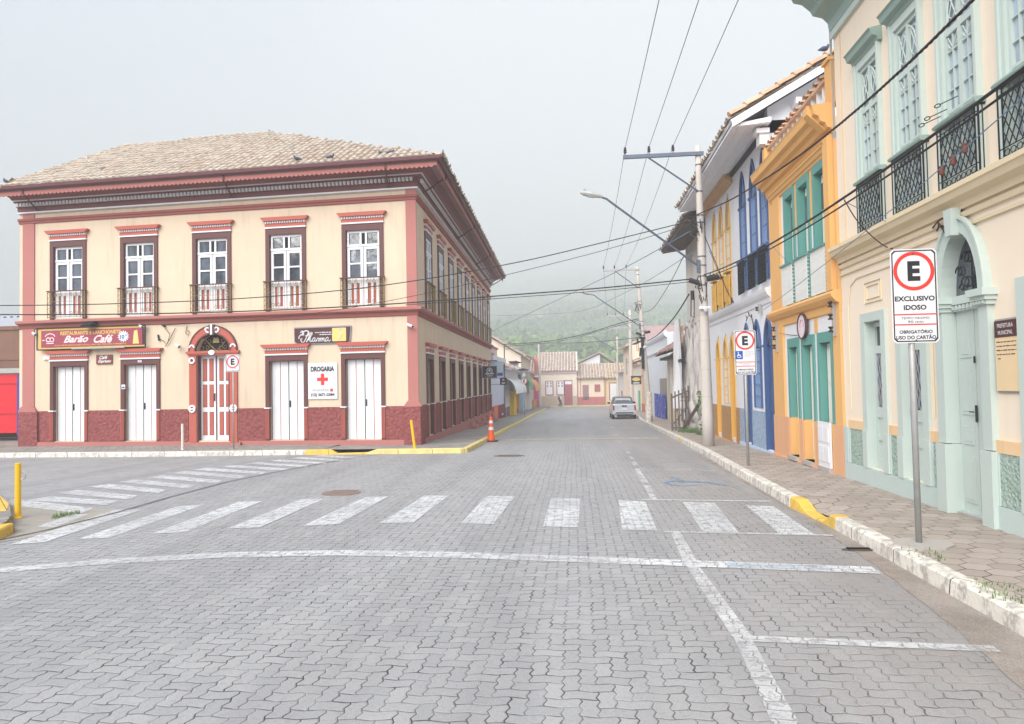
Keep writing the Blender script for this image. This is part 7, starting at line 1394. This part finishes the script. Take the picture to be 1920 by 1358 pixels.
# ================================================================== PEDESTRIAN
def person():
    x0, y0 = -2.05, 96.0; g = gz(96)+.0; t = thing('person', 'person in navy jacket and dark jeans walking right at the far street end', 'person', (x0, y0, g))
    def skin(name, V, E, R_, mat, par):
        me = bpy.data.meshes.new(name); me.from_pydata(V, E, []); o = bpy.data.objects.new(name, me); SC.collection.objects.link(o); o.parent = par
        m = o.modifiers.new('s', 'SKIN'); sv = me.skin_vertices[0].data if me.skin_vertices else None
        if sv is None:
            bpy.context.view_layer.objects.active = o; sv = me.skin_vertices[0].data
        for i, r in enumerate(R_): sv[i].radius = (r, r)
        sv[0].use_root = True; m2 = o.modifiers.new('u', 'SUBSURF'); m2.levels = 2; m2.render_levels = 2; me.materials.append(M[mat]); return o
    V = [(0, 0, .92), (0, 0, 1.15), (.02, 0, 1.38), (.05, 0, 1.48), (.08, 0, 1.58), (.09, 0, 1.72), (0, -.17, 1.38), (.02, -.2, 1.12), (.12, -.2, .9), (0, .17, 1.38), (-.08, .2, 1.12), (-.06, .2, .88), (0, -.09, .86), (.16, -.09, .5), (.12, -.09, .09), (.24, -.09, .05), (0, .09, .86), (.02, .09, .5), (-.25, .09, .14), (-.16, .09, .05)]
    E = [(0, 1), (1, 2), (2, 3), (3, 4), (4, 5), (2, 6), (6, 7), (7, 8), (2, 9), (9, 10), (10, 11), (0, 12), (12, 13), (13, 14), (14, 15), (0, 16), (16, 17), (17, 18), (18, 19)]
    R_ = [.15, .15, .16, .06, .095, .085, .065, .05, .038, .065, .05, .038, .09, .065, .045, .04, .09, .065, .045, .04]
    body = skin('body', V, E, R_, 'skin', t)
    j = skin('jacket', [(-.1, 0, .93), (-.11, 0, 1.2), (-.08, 0, 1.42), (-.05, .18, 1.4), (-.08, .215, 1.12), (-.06, .215, .92)], [(0, 1), (1, 2), (2, 3), (3, 4), (4, 5)], [.20, .21, .19, .11, .09, .07], 'navy', body)
    s_ = skin('shirt', [(.11, -.02, .98), (.1, -.02, 1.2), (.08, -.02, 1.42), (.06, -.185, 1.38), (.07, -.215, 1.15)], [(0, 1), (1, 2), (2, 3), (3, 4)], [.13, .14, .13, .08, .06], 'shirt', body)
    skin('trousers', [(0, 0, .95), (0, -.09, .86), (.16, -.09, .5), (.12, -.09, .12), (0, .09, .86), (.02, .09, .5), (-.24, .09, .16)], [(0, 1), (1, 2), (2, 3), (0, 4), (4, 5), (5, 6)], [.18, .13, .10, .085, .13, .10, .085], 'jeans', body)
    skin('hair', [(.06, 0, 1.68), (.05, 0, 1.76)], [(0, 1)], [.085, .08], 'hair', body); t.scale = (1.0, 1.0, 1.0)
bpy.context.view_layer.update(); person()
# trees of the square behind the camera (they show in the panes of the corner building)
def tree(x, y, h, r, label, seed):
    R = random.Random(seed); t = thing('square_tree', label, 'tree', (x, y, 0), 'trees of the square behind the viewpoint'); mb = MB(); mb.tube([(x, y, -.2), (x+.1, y, h*.3), (x-.1, y+.2, h*.6)], [.35, .26, .16], 9)
    for k in range(6): a = R.uniform(0, 6.28); mb.tube([(x, y, h*(.3+.05*k)), (x+r*.4*math.cos(a), y+r*.4*math.sin(a), h*.6), (x+r*.7*math.cos(a), y+r*.7*math.sin(a), h*.8)], [.14, .08, .03], 6)
    mb.build('trunk', 'bark', t); mb = MB(); cl = [(Vector((R.gauss(0, .5), R.gauss(0, .5), R.gauss(0, .4)))*r, R.uniform(.25, .5)*r) for _ in range(22)]
    for c, s in cl:
        for _ in range(150):
            p = Vector((R.gauss(0, 1), R.gauss(0, 1), R.gauss(0, 1))).normalized()*s*R.random()**.4+c+Vector((x, y, h*.72)); u = Vector((R.gauss(0, 1), R.gauss(0, 1), R.gauss(0, 1))).normalized(); w = u.cross(Vector((R.gauss(0, 1), R.gauss(0, 1), R.gauss(0, 1)))).normalized(); q = R.uniform(.1, .2); mb.add([p+u*q, p+w*q*.6, p-u*q, p-w*q*.6], [(0, 1, 2, 3)])
    mb.build('crown', 'leaf', t, recalc=False)
tree(-16, -5, 15, 5.0, 'leafy tree of the square reflected in the right upper windows', 1); tree(-25, -6, 16, 4.8, 'leafy tree of the square reflected in the middle upper windows', 2); tree(-36, -9, 11, 4.0, 'small leafy tree of the square reflected in the left upper windows', 3)
# ================================================================== HAZE
if HAZE > 0:
    mb = MB(); mb.wbox(-1300, 1300, -70, 2500, -3.8, 380); hm = bpy.data.materials.new('haze air'); hm.use_nodes = True; nt = hm.node_tree; nt.nodes.clear(); ho = nt.nodes.new('ShaderNodeOutputMaterial'); pv = nt.nodes.new('ShaderNodeVolumePrincipled'); pv.inputs['Color'].default_value = (.955, .965, 1, 1); pv.inputs['Density'].default_value = HAZE; pv.inputs['Anisotropy'].default_value = -.2; nt.links.new(pv.outputs[0], ho.inputs['Volume'])
    tag(mb.build('haze', hm), kind='stuff')
for m in bpy.data.materials: m.cycles.volume_sampling = 'DISTANCE' if hasattr(m.cycles, 'volume_sampling') else None
